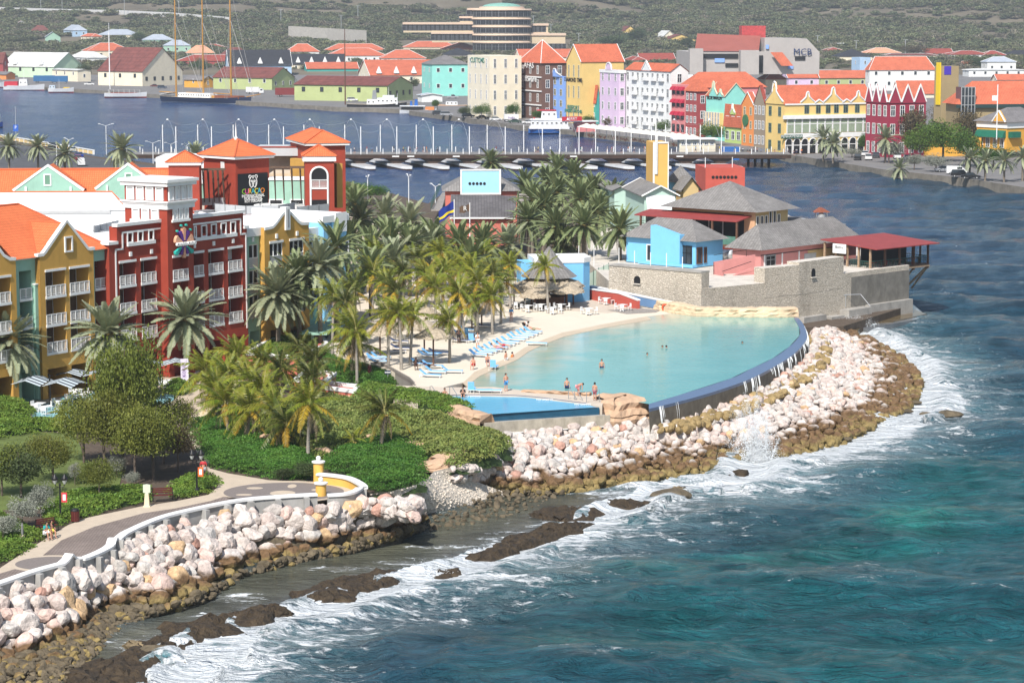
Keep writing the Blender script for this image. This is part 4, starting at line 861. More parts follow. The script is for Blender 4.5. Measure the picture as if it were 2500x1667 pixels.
def frond(name,L_,rise,droop,mat,seed,lw=.045,ll=.55,n=34,side=0.0,hang=.25,vee=.35):
 r=random.Random(seed);V=[];F=[];MI=[];pts=[]
 for i in range(13):
  t=i/12;x=L_*(t-.12*t*t*droop);z=L_*(rise*t-droop*t*t);y=L_*side*t*t;pts.append(Vector((x,y,z)))
 b=MB();b.tube(pts,[.035*(1-.85*i/12)for i in range(13)],3,1)
 for i in range(n):
  t=.12+.88*i/(n-1);f=t*12;k=min(int(f),11);p=pts[k].lerp(pts[k+1],f-k);d=(pts[k+1]-pts[k]).normalized()
  up=Vector((0,0,1))-d*d.z;up.normalize();lat=d.cross(up);w_=ll*(math.sin(math.pi*min(1,t*.86+.1))**.6)*(1.05-.35*t)
  for s_ in(1,-1):
   e=p+(lat*s_*.8+d*(.45+.3*t)+up*(vee-hang*r.uniform(.6,1.4)))*w_*r.uniform(.85,1.12);q=d*lw*r.uniform(.8,1.4)
   mid=p.lerp(e,.55)+Vector((0,0,.05*w_));n0=len(b.v);b.v+=[tuple(p-q*.6),tuple(mid-q*.8),tuple(e),tuple(mid+q*.8),tuple(p+q*.6)];b.f.append((n0,n0+1,n0+2,n0+3,n0+4));b.m.append(0)
 me=bpy.data.meshes.new(name);me.from_pydata(b.v,[],b.f);me.materials.append(mat);me.materials.append(m_rachis);me.polygons.foreach_set('material_index',b.m);me.update();return me
def ftypes(mat,L_,coco,**k):
 out={}
 for c,(rise,droop)in(('up',(.15,.22)),('mid',(.12,.38)),('low',(.05,.5))):
  if coco:rise,droop={'up':(.15,.38),'mid':(.15,.62),'low':(.0,.8)}[c]
  out[c]=[frond('frond',L_,rise,droop,mat,900+i,side=(i-1)*.09,**k)for i in range(3)]
 return out
FD=ftypes(m_date,4.1,False,lw=.055,ll=.72,n=56,hang=.3);FG=ftypes(m_dateg,3.9,False,lw=.06,ll=.64,n=46,hang=.2)
FC=ftypes(m_coco,3.2,True,lw=.05,ll=.7,n=32,hang=.75,vee=.15);FK=ftypes(m_cocod,3.2,True,lw=.05,ll=.7,n=32,hang=.75,vee=.15)
F_dead=[frond('dead_frond',2.6,-.1,.9,m_dead,950+i,.05,.5,24,0,.8,.1)for i in range(2)];F_gold=[frond('golden_frond',2.9,.05,.8,m_goldf,960+i,.05,.65,28,0,.7,.1)for i in range(2)]
def ptrunk(name,mat,r0,r1,curve,rings=26):
 b=MB();b.lathe([(1,0)],3);b=MB();pts=[];rad=[]
 for i in range(rings*2+1):
  t=i/(rings*2);pts.append((curve*(t**1.6),0,t));rad.append((r0+(r1-r0)*t**.6)*(1.0 if i%2 else.86))
 b.tube(pts,1,9);n=0
 for i in range(len(pts)):
  for j in range(9):
   v=Vector(b.v[i*9+j]);p=Vector(pts[i]);q=v-p;b.v[i*9+j]=tuple(p+Vector((q.x,q.y,0)).normalized()*rad[i])
 return b.mesh(name,mat,True)
TD=ptrunk('trunk',m_trunk,.30,.27,0);TC=[ptrunk('trunk',m_trunk2,.22,.12,c)for c in(.0,.35,-.35)]
_e=Euler
PCOUNT={}
def palm(kind,P,h,label,n=40,s=1.0,group=None,wind=0.0,gold=.0,dead=4):
 date=kind in('date','green');fs={'date':FD,'green':FG,'coco':FC,'dark':FK}[kind]
 t=thing('date_palm' if date else 'coconut_palm',label,'palm tree',P,0,group or('date palms' if date else 'coconut palms'));r=random.Random(int(P[0]*31+P[1]*7))
 az0=r.uniform(0,6.28)
 if date:add('trunk',TD,t,(0,0,-.3),az0,None,(1,1,h+.3));cx,cy=0,0
 else:
  k=r.randrange(3);add('trunk',TC[k],t,(0,0,-.3),0,(0,0,az0),(1.0,1.0,h+.3));c=(0,.35,-.35)[k];cx,cy=c*math.cos(az0),c*math.sin(az0)
 if date:
  b=heart_d
 else:b=heart_c
 add('crown_shaft',b,t,(cx,cy,h-.25),az0)
 for i in range(n):
  q=(i+.5)/n;az=i*2.39996+az0+r.uniform(-.2,.2)
  if date:el=82-118*q**.9+r.uniform(-6,6)
  else:el=78-95*q+r.uniform(-8,8)
  cls='up' if el>42 else('mid' if el>8 else 'low')
  if wind:
   dx,dy=math.cos(az),math.sin(az);dx-=wind*r.uniform(.5,1.2);dy+=wind*.25;az=math.atan2(dy,dx)
  me=fs[cls][r.randrange(3)];nm='frond'
  if not date and q>.72 and r.random()<gold:me=F_gold[r.randrange(2)];nm='golden_frond'
  L_=s*r.uniform(.85,1.1)*(1-.15*(q<.15))
  add(nm,me,t,(cx,cy,h),0,(r.uniform(-.25,.25),-R(el),az),L_)
 for i in range(dead):add('dead_frond',F_dead[i%2],t,(cx,cy,h-.1),0,(0,R(r.uniform(15,45)),r.uniform(0,6.28)),s*r.uniform(.7,1))
 return t
hb=MB();hb.lathe([(.2,-.5),(.36,-.1),(.42,.1),(.2,.35),(.05,.6)],8);heart_d=hb.mesh('crown_shaft',M('palm_heart',(.30,.22,.08),.8,.3,5),True)
hb=MB();hb.lathe([(.12,-.4),(.17,0),(.1,.4),(.04,.7)],7)
for a_ in range(5):hb.lathe([(.02,-.13),(.13,-.05),(.13,.06),(.03,.15)],6,1,(.24*math.cos(a_*1.26),.24*math.sin(a_*1.26),-.1))
heart_c=hb.mesh('crown_shaft',[M('coconut_shaft',(.25,.24,.08),.7,.2,5),M('coconut_husk',(.30,.22,.06),.6,.2)],True)
def palm_px(kind,cx,cy,base=None,z=3.0,h=None,label='',**k):
 if base:P=G(base[0],base[1],z);hh=atY(cx,cy,P.y).z-z
 else:hh=h;Q=G(cx,cy,z+h);P=Vector((Q.x,Q.y,z))
 return palm(kind,P,hh,label,**k)
for cx,cy,bs,lab in[(22,838,(24,985),'leftmost big date palm, cut by the left edge of the photo'),(262,817,(268,985),'big grey green date palm behind the tall park tree'),(453,782,(456,930),'big grey green date palm in front of the red hotel wing'),(680,721,(680,880),'grey green date palm in front of the curved gable, the lower of a pair'),(734,684,(731,872),'tall date palm with a thick ringed trunk right of the curved gable')]:
 palm_px('date' if cx<700 else 'green',cx,cy,bs,3.0,None,lab,n=84,s=1.0 if cx<700 else 1.05,dead=5)
DL='date palm in the dense grove between the hotel and the fort'
for cx,cy,h in[(820,606,11.5),(780,650,10),(850,585,8.5),(905,612,8),(950,590,8.5),(1000,600,8),(1060,588,8),(1120,600,8),(1180,598,8),(1240,600,7.5),(880,540,8),(940,530,8),(1000,545,8),(865,500,8),(1045,610,7),(1150,640,7),(905,660,7),(960,640,7.5)]:
 palm_px('green' if rng.random()<.7 else 'date',cx,cy,None,3.0,h,DL,n=48,s=1.0,group='date palms of the hotel grove',dead=2)
DR='green date palm in the clump left of the fort'
for cx,cy,h in[(1356,556,8),(1426,552,8.5),(1514,562,8.5),(1367,600,5.5),(1281,455,9),(1362,416,9),(1402,432,9),(1335,450,9),(1361,472,9),(1418,488,9),(1495,486,8.5),(1327,504,9),(1460,520,8.5),(1300,490,9),(1198,398,6),(1290,540,8),(1450,470,9)]:
 palm_px('green',cx,cy,None,2.5,h,DR,n=54,s=1.05,group='date palms left of the fort',dead=2)
for cx,cy,h,lab in[(21,358,7,'date palm cut by the left edge beside the car park'),(92,358,7,'date palm left of the car park lamp'),(158,377,6.5,'date palm right of the car park lamp'),(297,366,9,'tall wide date palm standing against the harbour water'),(477,378,5,'small date palm behind the little orange pyramid roof')]:
 palm_px('date',cx,cy,None,1.5,h,lab,n=56,s=1.2 if cx==297 else.95,dead=2)
for cx,cy,bs in[(948,772,(948,893)),(996,764,(980,903)),(1003,770,(1002,891)),(1101,783,(1098,885)),(1133,743,(1133,834)),(1168,732,(1166,815)),(1203,724,(1202,816)),(1252,645,(1246,757)),(1335,650,(1338,762)),(1225,690,(1223,790))]:
 palm_px('coco',cx,cy,bs,4.5,None,'coconut palm with its pale trunk standing in the beach sand',n=24,s=.8 if cx!=1335 else.75,group='coconut palms on the beach',wind=.55,gold=.45,dead=3)
for cx,cy in[(841,684),(908,666),(810,722),(868,712),(948,688),(1018,632),(985,668),(962,712),(1040,672),(1063,700),(1078,668),(1125,640),(1155,660),(1190,620),(1122,712),(1204,670),(1080,618),(920,620),(1160,690),(1100,655),(850,740)]:
 palm_px('coco' if rng.random()<.85 else 'dark',cx,cy,None,3.8,rng.uniform(6.0,7.2),'yellow green coconut palm in the dense stand behind the beach',n=22,s=.86,group='coconut palms behind the beach',wind=.55,gold=.5,dead=3)
palm_px('coco',862,806,(872,945),3.0,None,'windswept coconut palm leaning beside the beach fence',n=26,wind=.8,gold=.5);palm_px('coco',884,845,(875,935),3.0,None,'shorter coconut palm with orange lower fronds beside the fence',n=18,wind=.5,gold=.9)
for cx,cy,bs,kd,lab in[(512,905,(510,985),'coco','drooping yellow green palm beside the terrace path'),(562,917,(560,1000),'coco','bright yellow coconut palm behind the cream path marker'),(554,984,(558,1070),'coco','yellow palm with the leftmost pale trunk in the green bank'),(604,1000,(604,1078),'coco','short golden palm second from the left in the green bank'),(608,930,(606,1010),'coco','golden palm behind the short ones in front of the pink wall'),(667,1000,(670,1094),'coco','small yellow palm third in the row of the green bank'),(691,903,(688,985),'dark','dark green palm in front of the pink terrace wall'),(768,880,(772,985),'dark','tall dark palm in front of the pink box walls'),(760,925,(762,1000),'dark','scruffy dark palm beside the pink box walls'),(699,1037,(700,1106),'dark','low dark palm with hanging dead fronds in the slope'),(750,984,(752,1122),'coco','windblown palm with tall trunk right above the plaza'),(761,1010,(761,1090),'dark','palm trunk behind the windblown palm'),(916,1005,(930,1104),'dark','lone windswept palm in the middle of the garden slope'),(655,950,(650,1030),'coco','golden palm between the pink wall and the slope'),(740,855,(742,930),'dark','dark palm over the terrace roof bed'),(590,870,(588,960),'coco','pale yellow palm against the red hotel wing'),(530,950,(528,1030),'coco','yellow palm left of the bright cluster'),(640,885,(640,960),'coco','yellow palm in front of the pink wall')]:
 palm_px(kd,cx,cy,bs,3.0,None,lab,n=26,s=.9,wind=.75 if cx==916 else.4,gold=.5,dead=4)
palm_px('coco',165,1008,(163,1055),3.0,None,'little feathery palm beside the terrace tables',n=14,s=.5,dead=0);palm_px('coco',850,1072,(852,1104),3.0,None,'tiny young palm in the garden slope',n=10,s=.45,dead=0)
for cx,cy,bs,lab in[(2007,339,(2010,392),'left date palm of the pair in front of the yellow corner building'),(2034,351,(2034,397),'right date palm of the pair in front of the yellow corner building'),(2160,339,(2161,398),'date palm beside the small green tree on the far quay'),(2367,388,(2367,436),'date palm in front of the white van on the far quay'),(2405,393,(2405,442),'date palm right of the dark cars on the far quay'),(2450,393,(2451,445),'date palm second from the right edge on the far quay'),(2494,384,(2496,442),'rightmost date palm on the far quay'),(2195,412,(2196,425),'low spiky palm on the far quay')]:
 palm_px('date',cx,cy,bs,1.6,None,lab,n=36,s=1.1 if cx<2190 else.85,dead=0)
c_red=M('red_stucco',(.315,.048,.026),.75,.12,.5,stain=.3);c_yel=M('ochre_stucco',(.58,.33,.075),.75,.1,.5,stain=.22);c_teal=M('mint_stucco',(.30,.50,.40),.75,.1,.5,stain=.25)
c_sky=M('sky_blue_stucco',(.24,.54,.80),.7,.06,.5,stain=.1);c_pink=M('salmon_stucco',(.58,.17,.13),.75,.08,.5,stain=.15);c_ltyel=M('light_yellow_stucco',(.80,.58,.26),.75,.06,.5,stain=.08)
t_or=tile_mat('orange_roof_tiles',(.72,.185,.07),.28,.40,.16,.07);t_trim=M('orange_ridge_tile',(.55,.13,.05),.7,.1,3)
m_doorg=M('balcony_door_glass',(.10,.07,.05),.15,.3,1,spec=.6)
class Frame:
 def __init__(s,O,a):s.O=Vector(O);s.a=R(a);s.ux=Vector((math.cos(s.a),math.sin(s.a),0));s.uy=Vector((-math.sin(s.a),math.cos(s.a),0))
 def uz(s,px,py,off=0):
  d=ray(px,py);t=(off+s.O.dot(s.uy))/d.dot(s.uy);p=Vector((d.x*t,d.y*t,CZ+d.z*t));return((p-s.O).dot(s.ux),p.z-s.O.z)
 def vz(s,px,py,off=0):
  d=ray(px,py);t=(off+s.O.dot(s.ux))/d.dot(s.ux);p=Vector((d.x*t,d.y*t,CZ+d.z*t));return((p-s.O).dot(s.uy),p.z-s.O.z)
 def gl(s,px,py,z):
  p=G(px,py,z+s.O.z);q=p-s.O;return(q.dot(s.ux),q.dot(s.uy))
 def thing(s,name,label,cat='building',group=None,du=0,dv=0):
  return thing(name,label,cat,s.O+s.ux*du+s.uy*dv,s.a,group)
def open_wall(b,u0,u1,z0,z1,ops,y=0.0,D=1.6,mi=0,mb=1,axis='u'):
 us=sorted(set([u0,u1]+[q for o in ops for q in(o[0],o[1])]));zs=sorted(set([z0,z1]+[q for o in ops for q in(o[2],o[3])]))
 P=(lambda u,z,d=0:(u,y+d,z))if axis=='u' else(lambda v,z,d=0:(y+d,v,z))
 fl=axis=='v'
 def q(pts,m):b.poly(pts[::-1]if fl else pts,m)
 for i in range(len(us)-1):
  for j in range(len(zs)-1):
   uc,zc=(us[i]+us[i+1])/2,(zs[j]+zs[j+1])/2
   if any(o[0]<uc<o[1]and o[2]<zc<o[3]for o in ops):continue
   q([P(us[i],zs[j]),P(us[i+1],zs[j]),P(us[i+1],zs[j+1]),P(us[i],zs[j+1])],mi)
 for o in ops:
  a,c,e,f=o[:4];d=o[4]if len(o)>4 else D
  q([P(a,e,d),P(c,e,d),P(c,f,d),P(a,f,d)],mb)
  q([P(a,e),P(a,e,d),P(a,f,d),P(a,f)],mi);q([P(c,e,d),P(c,e),P(c,f),P(c,f,d)],mi)
  q([P(a,f),P(a,f,d),P(c,f,d),P(c,f)],mi);q([P(a,e,d),P(a,e),P(c,e),P(c,e,d)],mi)
_rail={}
def railing(w_,h=1.0):
 k=(round(w_,1),h)
 if k not in _rail:
  b=MB();w2=k[0];b.box(0,-.03,h-.07,w2,.03,h);b.box(0,-.025,.1,w2,.025,.15);n=max(2,int(w2/.72)+1)
  for i in range(n):x=i*(w2-.07)/(n-1);b.box(x,-.04,0,x+.07,.04,h)
  m=int(w2/.115)
  for i in range(1,m):x=i*w2/m;b.box(x-.016,-.012,.12,x+.016,.012,h-.05)
  _rail[k]=b.mesh('railing',m_white)
 return _rail[k]
def balcony(t,u0,u1,z,y=0.0):
 add('railing',railing(u1-u0-.06),t,(u0+.03,y-.02,z+.27));OB('box','balcony_slab',m_white,t,u0-.02,y-.10,z,u1+.02,y+.25,z+.27)
def balc_door(t,u0,u1,z,y):
 b=MB();w_=(u1-u0);x0=u0+w_*.30;x1=u1-.12;b.box(x0,y-.06,z,x1,y-.02,z+2.15,0);b.box(x0-.06,y-.09,z,x0,y,z+2.2,1);b.box(x1,y-.09,z,x1+.06,y,z+2.2,1);b.box(x0,y-.09,z+2.15,x1,y,z+2.22,1);b.box((x0+x1)/2-.03,y-.09,z,(x0+x1)/2+.03,y,z+2.15,1)
 b.build('balcony_door',[m_doorg,m_white],t)
def bar(t,name,u0,u1,z0,z1,y0,y1,m):b=MB();b.box(u0,y0,z0,u1,y1,z1);return b.build(name,m,t)
def coping(t,name,pts,y,th=.28,dep=.35,m=None,proud=.08):
 b=MB();P=[Vector((p[0],p[1]))for p in pts]
 L_=[]
 for i,p in enumerate(P):
  d=(P[min(i+1,len(P)-1)]-P[max(i-1,0)]).normalized();n=Vector((-d.y,d.x));L_.append((p,p-n*th))
 for(a,a2),(c,c2)in zip(L_[:-1],L_[1:]):
  y0,y1=y-proud,y+dep;k=len(b.v)
  b.v+=[(a.x,y0,a.y),(c.x,y0,c.y),(c2.x,y0,c2.y),(a2.x,y0,a2.y),(a.x,y1,a.y),(c.x,y1,c.y),(c2.x,y1,c2.y),(a2.x,y1,a2.y)]
  for f in((3,2,1,0),(0,1,5,4),(4,5,6,7),(2,3,7,6),(0,4,7,3),(1,2,6,5)):b.f.append(tuple(k+i for i in f));b.m.append(0)
 return b.build(name,m or m_white,t)
def frame_box(t,name,u0,u1,z0,z1,y,fw=.14,m=None,pane=None,dep=.1,proud=.1):
 b=MB();b.box(u0,y-proud,z0,u1,y+.02,z0+fw);b.box(u0,y-proud,z1-fw,u1,y+.02,z1);b.box(u0,y-proud,z0+fw,u0+fw,y+.02,z1-fw);b.box(u1-fw,y-proud,z0+fw,u1,y+.02,z1-fw)
 if pane:b.box(u0+fw,y-.03,z0+fw,u1-fw,y+.01,z1-fw,1)
 return b.build(name,[m or m_white]+([pane]if pane else[]),t)
H=Frame(G(98,977,3.0),58.7)
LV=[9.8,7.0,4.25]
def column(b,ops,t,px0,px1,off,top,rows=LV,door=True,ground=None,D=1.7):
 u0=H.uz(px0,700,off)[0];u1=H.uz(px1,700,off)[0]
 for k,z in enumerate(rows):
  zt_=top if k==0 else rows[k-1];ops.append((u0,u1,z+.02,zt_,D));balcony(t,u0,u1,z,off)
  if door:balc_door(t,u0,u1,z+.27,off+D)
 if ground:ops.append((u0,u1,.02,ground,2.5))
 return u0,u1
def yellow_bay(label,px0,px1,cols,gab,win=None,first=False):
 t=H.thing('yellow_hotel_bay',label,'hotel wing','yellow gabled bays of the hotel');b=MB();ops=[];u0=H.uz(px0,700)[0];u1=H.uz(px1,700)[0]
 for c in cols:
  a_,b__=column(b,ops,t,c[0],c[1],0,12.45,ground=2.9)
  bar(t,'lintel',a_-.05,b__+.05,12.45,12.68,-.1,.05,m_white)
 zt_=min(g[1]for g in gab)-.05;open_wall(b,u0,u1,0,zt_,ops)
 pr=[(u0,zt_)]+[(g[0],g[1])for g in gab]+[(u1,zt_)]
 b.poly([(u,0,z)for u,z in pr[::-1]]if False else[(u,0,z)for u,z in([(u0,zt_),(u1,zt_)]+[(g[0],g[1])for g in gab[::-1]])],0)
 b.box(u0,.0,0,u0+.01,.6,zt_,0);b.poly([(u0,.6,0),(u0,0,0),(u0,0,zt_),(u0,.6,zt_)]);b.poly([(u1,0,0),(u1,.6,0),(u1,.6,zt_),(u1,0,zt_)])
 b.build('wall',[c_yel,c_yel],t);coping(t,'gable_coping',gab,0,.3,.4)
 b2=MB();k=[(g[0],g[1]-.25)for g in gab];b2.poly([(u,.38,z)for u,z in k]+[(u1,.38,zt_-.3),(u0,.38,zt_-.3)]);b2.build('gable_back',c_yel,t)
 if win:a,c=H.uz(win[0],win[3]);e,f=H.uz(win[2],win[1]);frame_box(t,'gable_window',a,e,c,f,0,.16,None,M('ochre_shutter',(.40,.20,.04),.7,.1),proud=.14)
 return t,u0,u1
gz=lambda x,y:H.uz(x,y)
g2=[gz(91,620),gz(104,618.5),gz(109,612),gz(162.5,536),gz(217,605),gz(220,607),gz(230.5,603)];g2=[(g2[0][0],g2[0][1])]+g2[1:]
zf=(g2[0][1]+g2[-1][1])/2;g2[0]=(g2[0][0],zf);g2[1]=(g2[1][0],zf);g2[-1]=(g2[-1][0],zf);g2[-2]=(g2[-2][0],zf)
t,ub0,ub1=yellow_bay('ochre hotel bay with pointed white edged gable and two stacks of balconies',98.5,230,[(111,160),(170,218)],g2,(157,576,175.6,616.7))
W2=ub1-ub0;ue=H.uz(40,700)[0];us_=ue-W2;zb_=gz(41,628)[1];pk=zf+3.6
g1=[(us_,zb_),(us_+.8,zb_+.05)]+[(us_+.8+(W2/2-.8)*q,zb_+(pk-zb_)*(q**1.5))for q in(.25,.5,.75,1)]+[(ue-.8-(W2/2-.8)*q,zb_+(pk-zb_)*(q**1.5))for q in(.75,.5,.25)]+[(ue-.8,zb_+.05),(ue,zb_)]
t,_,_=yellow_bay('ochre hotel bay with curved gable cut by the left edge of the photo',0,40,[(-8,26)],g1)if False else(None,0,0)
def left_bay():
 t=H.thing('yellow_hotel_bay','ochre hotel bay with curved gable cut by the left edge of the photo','hotel wing','yellow gabled bays of the hotel');b=MB();ops=[]
 for(a_,c_)in((us_+.6,us_+2.75),(H.uz(26,700)[0]-2.3,H.uz(26,700)[0])):
  for k,z in enumerate(LV):ops.append((a_,c_,z+.02,12.45 if k==0 else LV[k-1],1.7));balcony(t,a_,c_,z);balc_door(t,a_,c_,z+.27,1.7)
  ops.append((a_,c_,.02,2.9,2.5));bar(t,'lintel',a_-.05,c_+.05,12.45,12.68,-.1,.05,m_white)
 open_wall(b,us_,ue,0,zb_-.05,ops);b.poly([(us_,0,zb_-.05),(ue,0,zb_-.05)]+[(g[0],0,g[1])for g in g1[::-1]])
 b.poly([(ue,0,0),(ue,.6,0),(ue,.6,zb_),(ue,0,zb_)]);b.build('wall',[c_yel,c_yel],t);coping(t,'gable_coping',g1,0,.3,.4)
left_bay()
def teal_bay(label,px0,px1,op,off,eave_z,rows=LV,post=None):
 t=H.thing('teal_hotel_bay',label,'hotel wing','mint green recessed bays of the hotel');b=MB();ops=[];u0=H.uz(px0,700,off)[0];u1=H.uz(px1,700,off)[0]
 column(b,ops,t,op[0],op[1],off,eave_z-1.1,rows,ground=2.9);open_wall(b,u0,u1,0,eave_z,ops,off);b.build('wall',[c_teal,c_teal],t)
 bar(t,'gutter',u0,u1,eave_z,eave_z+.18,off-.15,off+.1,m_white)
 if post:a_=H.uz(post[0],700,off)[0];c_=H.uz(post[1],700,off)[0];bar(t,'pier',a_,c_,0,LV[0]+1.5,off-.3,off-.003,c_teal);bar(t,'pier_cap',a_-.05,c_+.05,LV[0]+1.5,LV[0]+1.6,off-.36,off,m_white)
 return t
teal_bay('narrow mint hotel bay between the two ochre gables',40,91,(47,77),.6,14.05-.2,post=(80,91));teal_bay('narrow mint hotel bay between the ochre gable and the red wing',230,270,(231.5,259),.6,13.9,post=(260,270))
def yroof():
 t=H.thing('tiled_hotel_roof','big orange tiled roof behind the ochre gables with a hip at the red wing','roof');uR=H.uz(271,620,.4)[0];uL=us_-8;ze=14.0;D=7.0;zr=ze+4.55;b=MB();y0=.15;uh=uR-6.2
 b.poly([(uL,y0,ze),(uR,y0,ze),(uh,D,zr),(uL,D,zr)]);b.poly([(uR,y0,ze),(uR,2*D,ze),(uh,D,zr)]);b.poly([(uR,2*D,ze),(uL,2*D,ze),(uL,D,zr),(uh,D,zr)]);b.build('roof_slopes',t_or,t)
 for(ua,ub,zp)in((ub0,ub1,g2[3][1]-.35),(us_,ue,pk-.4)):
  uc=(ua+ub)/2;k=MB();zv=ze+.1
  yb=(zp-ze)/(zr-ze)*(D-y0)+y0;k.poly([(ua,.35,zv),(uc,.35,zp),(uc,yb,zp)]);k.poly([(uc,.35,zp),(ub,.35,zv),(uc,yb,zp)]);k.build('cross_roof',t_or,t)
  r_=MB();r_.tube([(uc,.35,zp),(uc,yb,zp)],.1,5);r_.tube([(ua,.4,zv),(uc,yb,zp)],.08,5);r_.build('ridge',t_trim,t)
 r_=MB();r_.tube([(uL,D,zr),(uh,D,zr)],.14,6);r_.tube([(uh,D,zr),(uR,y0,ze)],.12,6);r_.build('ridge',t_trim,t)
 w=MB();w.box(uL,2.6,0,uR-.1,2*D,ze-.1);w.build('wall',c_teal,t)
yroof()
def red_wing():
 t=H.thing('red_hotel_wing','dark red hotel wing with white outlines, balconies and a square tower carrying the casino sign','hotel wing',None,H.uz(270,800)[0],0);D0=H.uz(270,800)[0]
 U=lambda px,off=0:H.uz(px,700,off)[0]-D0
 def Z(px,py,off=0):return H.uz(px,py,off)[1]
 b=MB();ops=[]
 top=Z(300,642);uT0=U(411.3,-.95);uT1=U(473.7,-.95);zc=Z(592,530);zc2=Z(270,604)
 cols=[(292,332),(344.5,382.5),(499-25,498),(509.5,546),(557.5,592)]
 for c in cols:
  u0,u1=U(c[0]),U(c[1])
  for k,z in enumerate(LV):ops.append((u0,u1,z+.02,12.35 if k==0 else LV[k-1],1.7));balcony(t,u0,u1,z);balc_door(t,u0,u1,z+.27,1.7)
  ops.append((u0,u1,.02,2.75,2.2));bar(t,'lintel',u0-.06,u1+.06,12.35,12.6,-.1,.05,m_white)
 att=[(313,325),(339,350),(365,376)];att2=[(475.5,480),(493.6,505.4),(517.6,529),(541.6,553),(565,576)]
 zA0=Z(318,592.5);zA1=Z(318,569);zA0b=Z(547,572);zA1b=Z(547,545.5);pass
 for a_,c_ in att:ops.append((U(a_),U(c_),zA0,zA1,.5))
 for a_,c_ in att2:ops.append((U(a_),U(c_),zA0b,zA1b,.5))
 uL,uR=0,U(604.5);uLs=U(288);uRs=U(596);zl=Z(270,598);zh=Z(391,542)
 open_wall(b,uL,uR,0,zl,[o for o in ops if o[3]<=zl+.01]);open_wall(b,uLs,uRs,zl,zh,[o for o in ops if o[3]>zl])
 b.poly([(uL,2,0),(uL,0,0),(uL,0,zl),(uL,2,zl)]);b.poly([(uR,0,0),(uR,3,0),(uR,3,zl),(uR,0,zl)]);b.poly([(uLs,1,zl),(uLs,0,zl),(uLs,0,zh),(uLs,1,zh)]);b.poly([(uRs,0,zl),(uRs,1,zl),(uRs,1,zh),(uRs,0,zh)])
 b.poly([(uLs,.5,zl),(uRs,.5,zl),(uRs,.5,zh),(uLs,.5,zh)][::-1]);b.build('wall',[c_red,c_red],t)
 OB('box','parapet_cap',m_white,t,uLs-.12,-.18,zh-.02,uRs+.12,.55,zh+.3);OB('box','parapet_cap',m_white,t,uL-.25,-.18,zl,uLs+.0,.9,zl+.3);OB('box','parapet_cap',m_white,t,uRs,-.18,zl,uR+.2,.9,zl+.3)
 def line(pts):
  k=MB()
  for(x0,z0),(x1,z1)in zip(pts[:-1],pts[1:]):
   k.box(min(x0,x1)-.09,-.07,min(z0,z1)-.09,max(x0,x1)+.09,.0,max(z0,z1)+.09)
  k.build('white_outline',m_white,t)
 za=zl-.55;zb2=zh-.65;line([(U(283.5),1.2),(U(283.5),za),(U(301),za),(U(301),zb2),(uT0-.1,zb2)]);line([(uT1+.9,zb2),(U(589),zb2),(U(589),za),(U(601.5),za),(U(601.5),3.6)])
 for lst,z0,z1,e0,e1 in((att,zA0,zA1,311.5,379),(att2,zA0b,zA1b,476,578)):
  for a_,c_ in lst:frame_box(t,'attic_frame',U(a_)-.08,U(c_)+.08,z0-.02,z1+.1,0,.13)
  bar(t,'attic_sill',U(e0),U(e1),z0-.35,z0,-.2,.02,m_white)
 for px in(319,370,475,522,569):bar(t,'wall_lamp',U(px)-.17,U(px)+.17,12.95,13.4,-.16,0,m_white)
 y0=-.95;dep=5.6;k=MB();zT=H.uz(411,452,y0)[1];z1=H.uz(411,509,y0)[1];w_=uT1-uT0;o0=U(422.5,y0);o1=U(460,y0);z35=12.35
 open_wall(k,uT0,uT1,0,zT,[(o0,o1,z+.02,z35 if i==0 else LV[i-1],1.5)for i,z in enumerate(LV)]+[(o0,o1,.02,2.75,1.5)],y0)
 k.poly([(uT0,y0+dep,0),(uT0,y0,0),(uT0,y0,zT),(uT0,y0+dep,zT)]);k.poly([(uT1,y0,0),(uT1,y0+dep,0),(uT1,y0+dep,zT),(uT1,y0,zT)]);k.poly([(uT1,y0+dep,0),(uT0,y0+dep,0),(uT0,y0+dep,zT),(uT1,y0+dep,zT)]);k.build('tower_wall',[c_red,c_red],t)
 for z in LV:balcony(t,o0,o1,z,y0)
 bar(t,'lintel',o0-.06,o1+.06,12.35,12.6,y0-.1,y0+.05,m_white)
 def band(z0_,z1_,pr,nm):q=MB();q.box(uT0-pr,y0-pr,z0_,uT1+pr,y0+dep+pr,z1_);q.build(nm,m_white,t)
 band(zT-.15,zT+.25,.32,'tower_cornice');band(zT+.25,zT+.55,.5,'tower_cornice');OB('box','tower_roof',m_white_roof,t,uT0-.1,y0-.1,zT+.55,uT1+.1,y0+dep+.1,zT+.62)
 zm=H.uz(411,497,y0)[1];band(zm-.62,zm-.12,.16,'tower_band');band(zm-.12,zm+.05,.26,'tower_band');band(zm+.05,zm+.2,.38,'tower_band')
 def panels(n,a,c,z0_,z1_,side,sill=True):
  wd=(c-a)/n
  for i in range(n):
   x0=a+wd*i+wd*.1;x1=a+wd*(i+1)-wd*.1;p=MB();f=.14
   if side=='F':bx=lambda p0,p1,q0,q1,d0,d1:p.box(p0,y0-d1,q0,p1,y0-d0,q1)
   else:bx=lambda p0,p1,q0,q1,d0,d1:p.box(uT0-d1,p0,q0,uT0-d0,p1,q1)
   bx(x0,x1,z0_,z0_+f,0,.16);bx(x0,x1,z1_-f,z1_,0,.16);bx(x0,x0+f,z0_+f,z1_-f,0,.16);bx(x1-f,x1,z0_+f,z1_-f,0,.16);bx(x0+f,x1-f,z0_+f,z1_-f,0,.03);p.build('blind_window',m_white,t)
  if sill:
   if side=='F':bar(t,'sill',a-.1,c+.1,z0_-.25,z0_,y0-.22,y0,m_white)
   else:OB('box','sill',m_white,t,uT0-.22,a-.1,z0_-.25,uT0,c+.1,z0_)
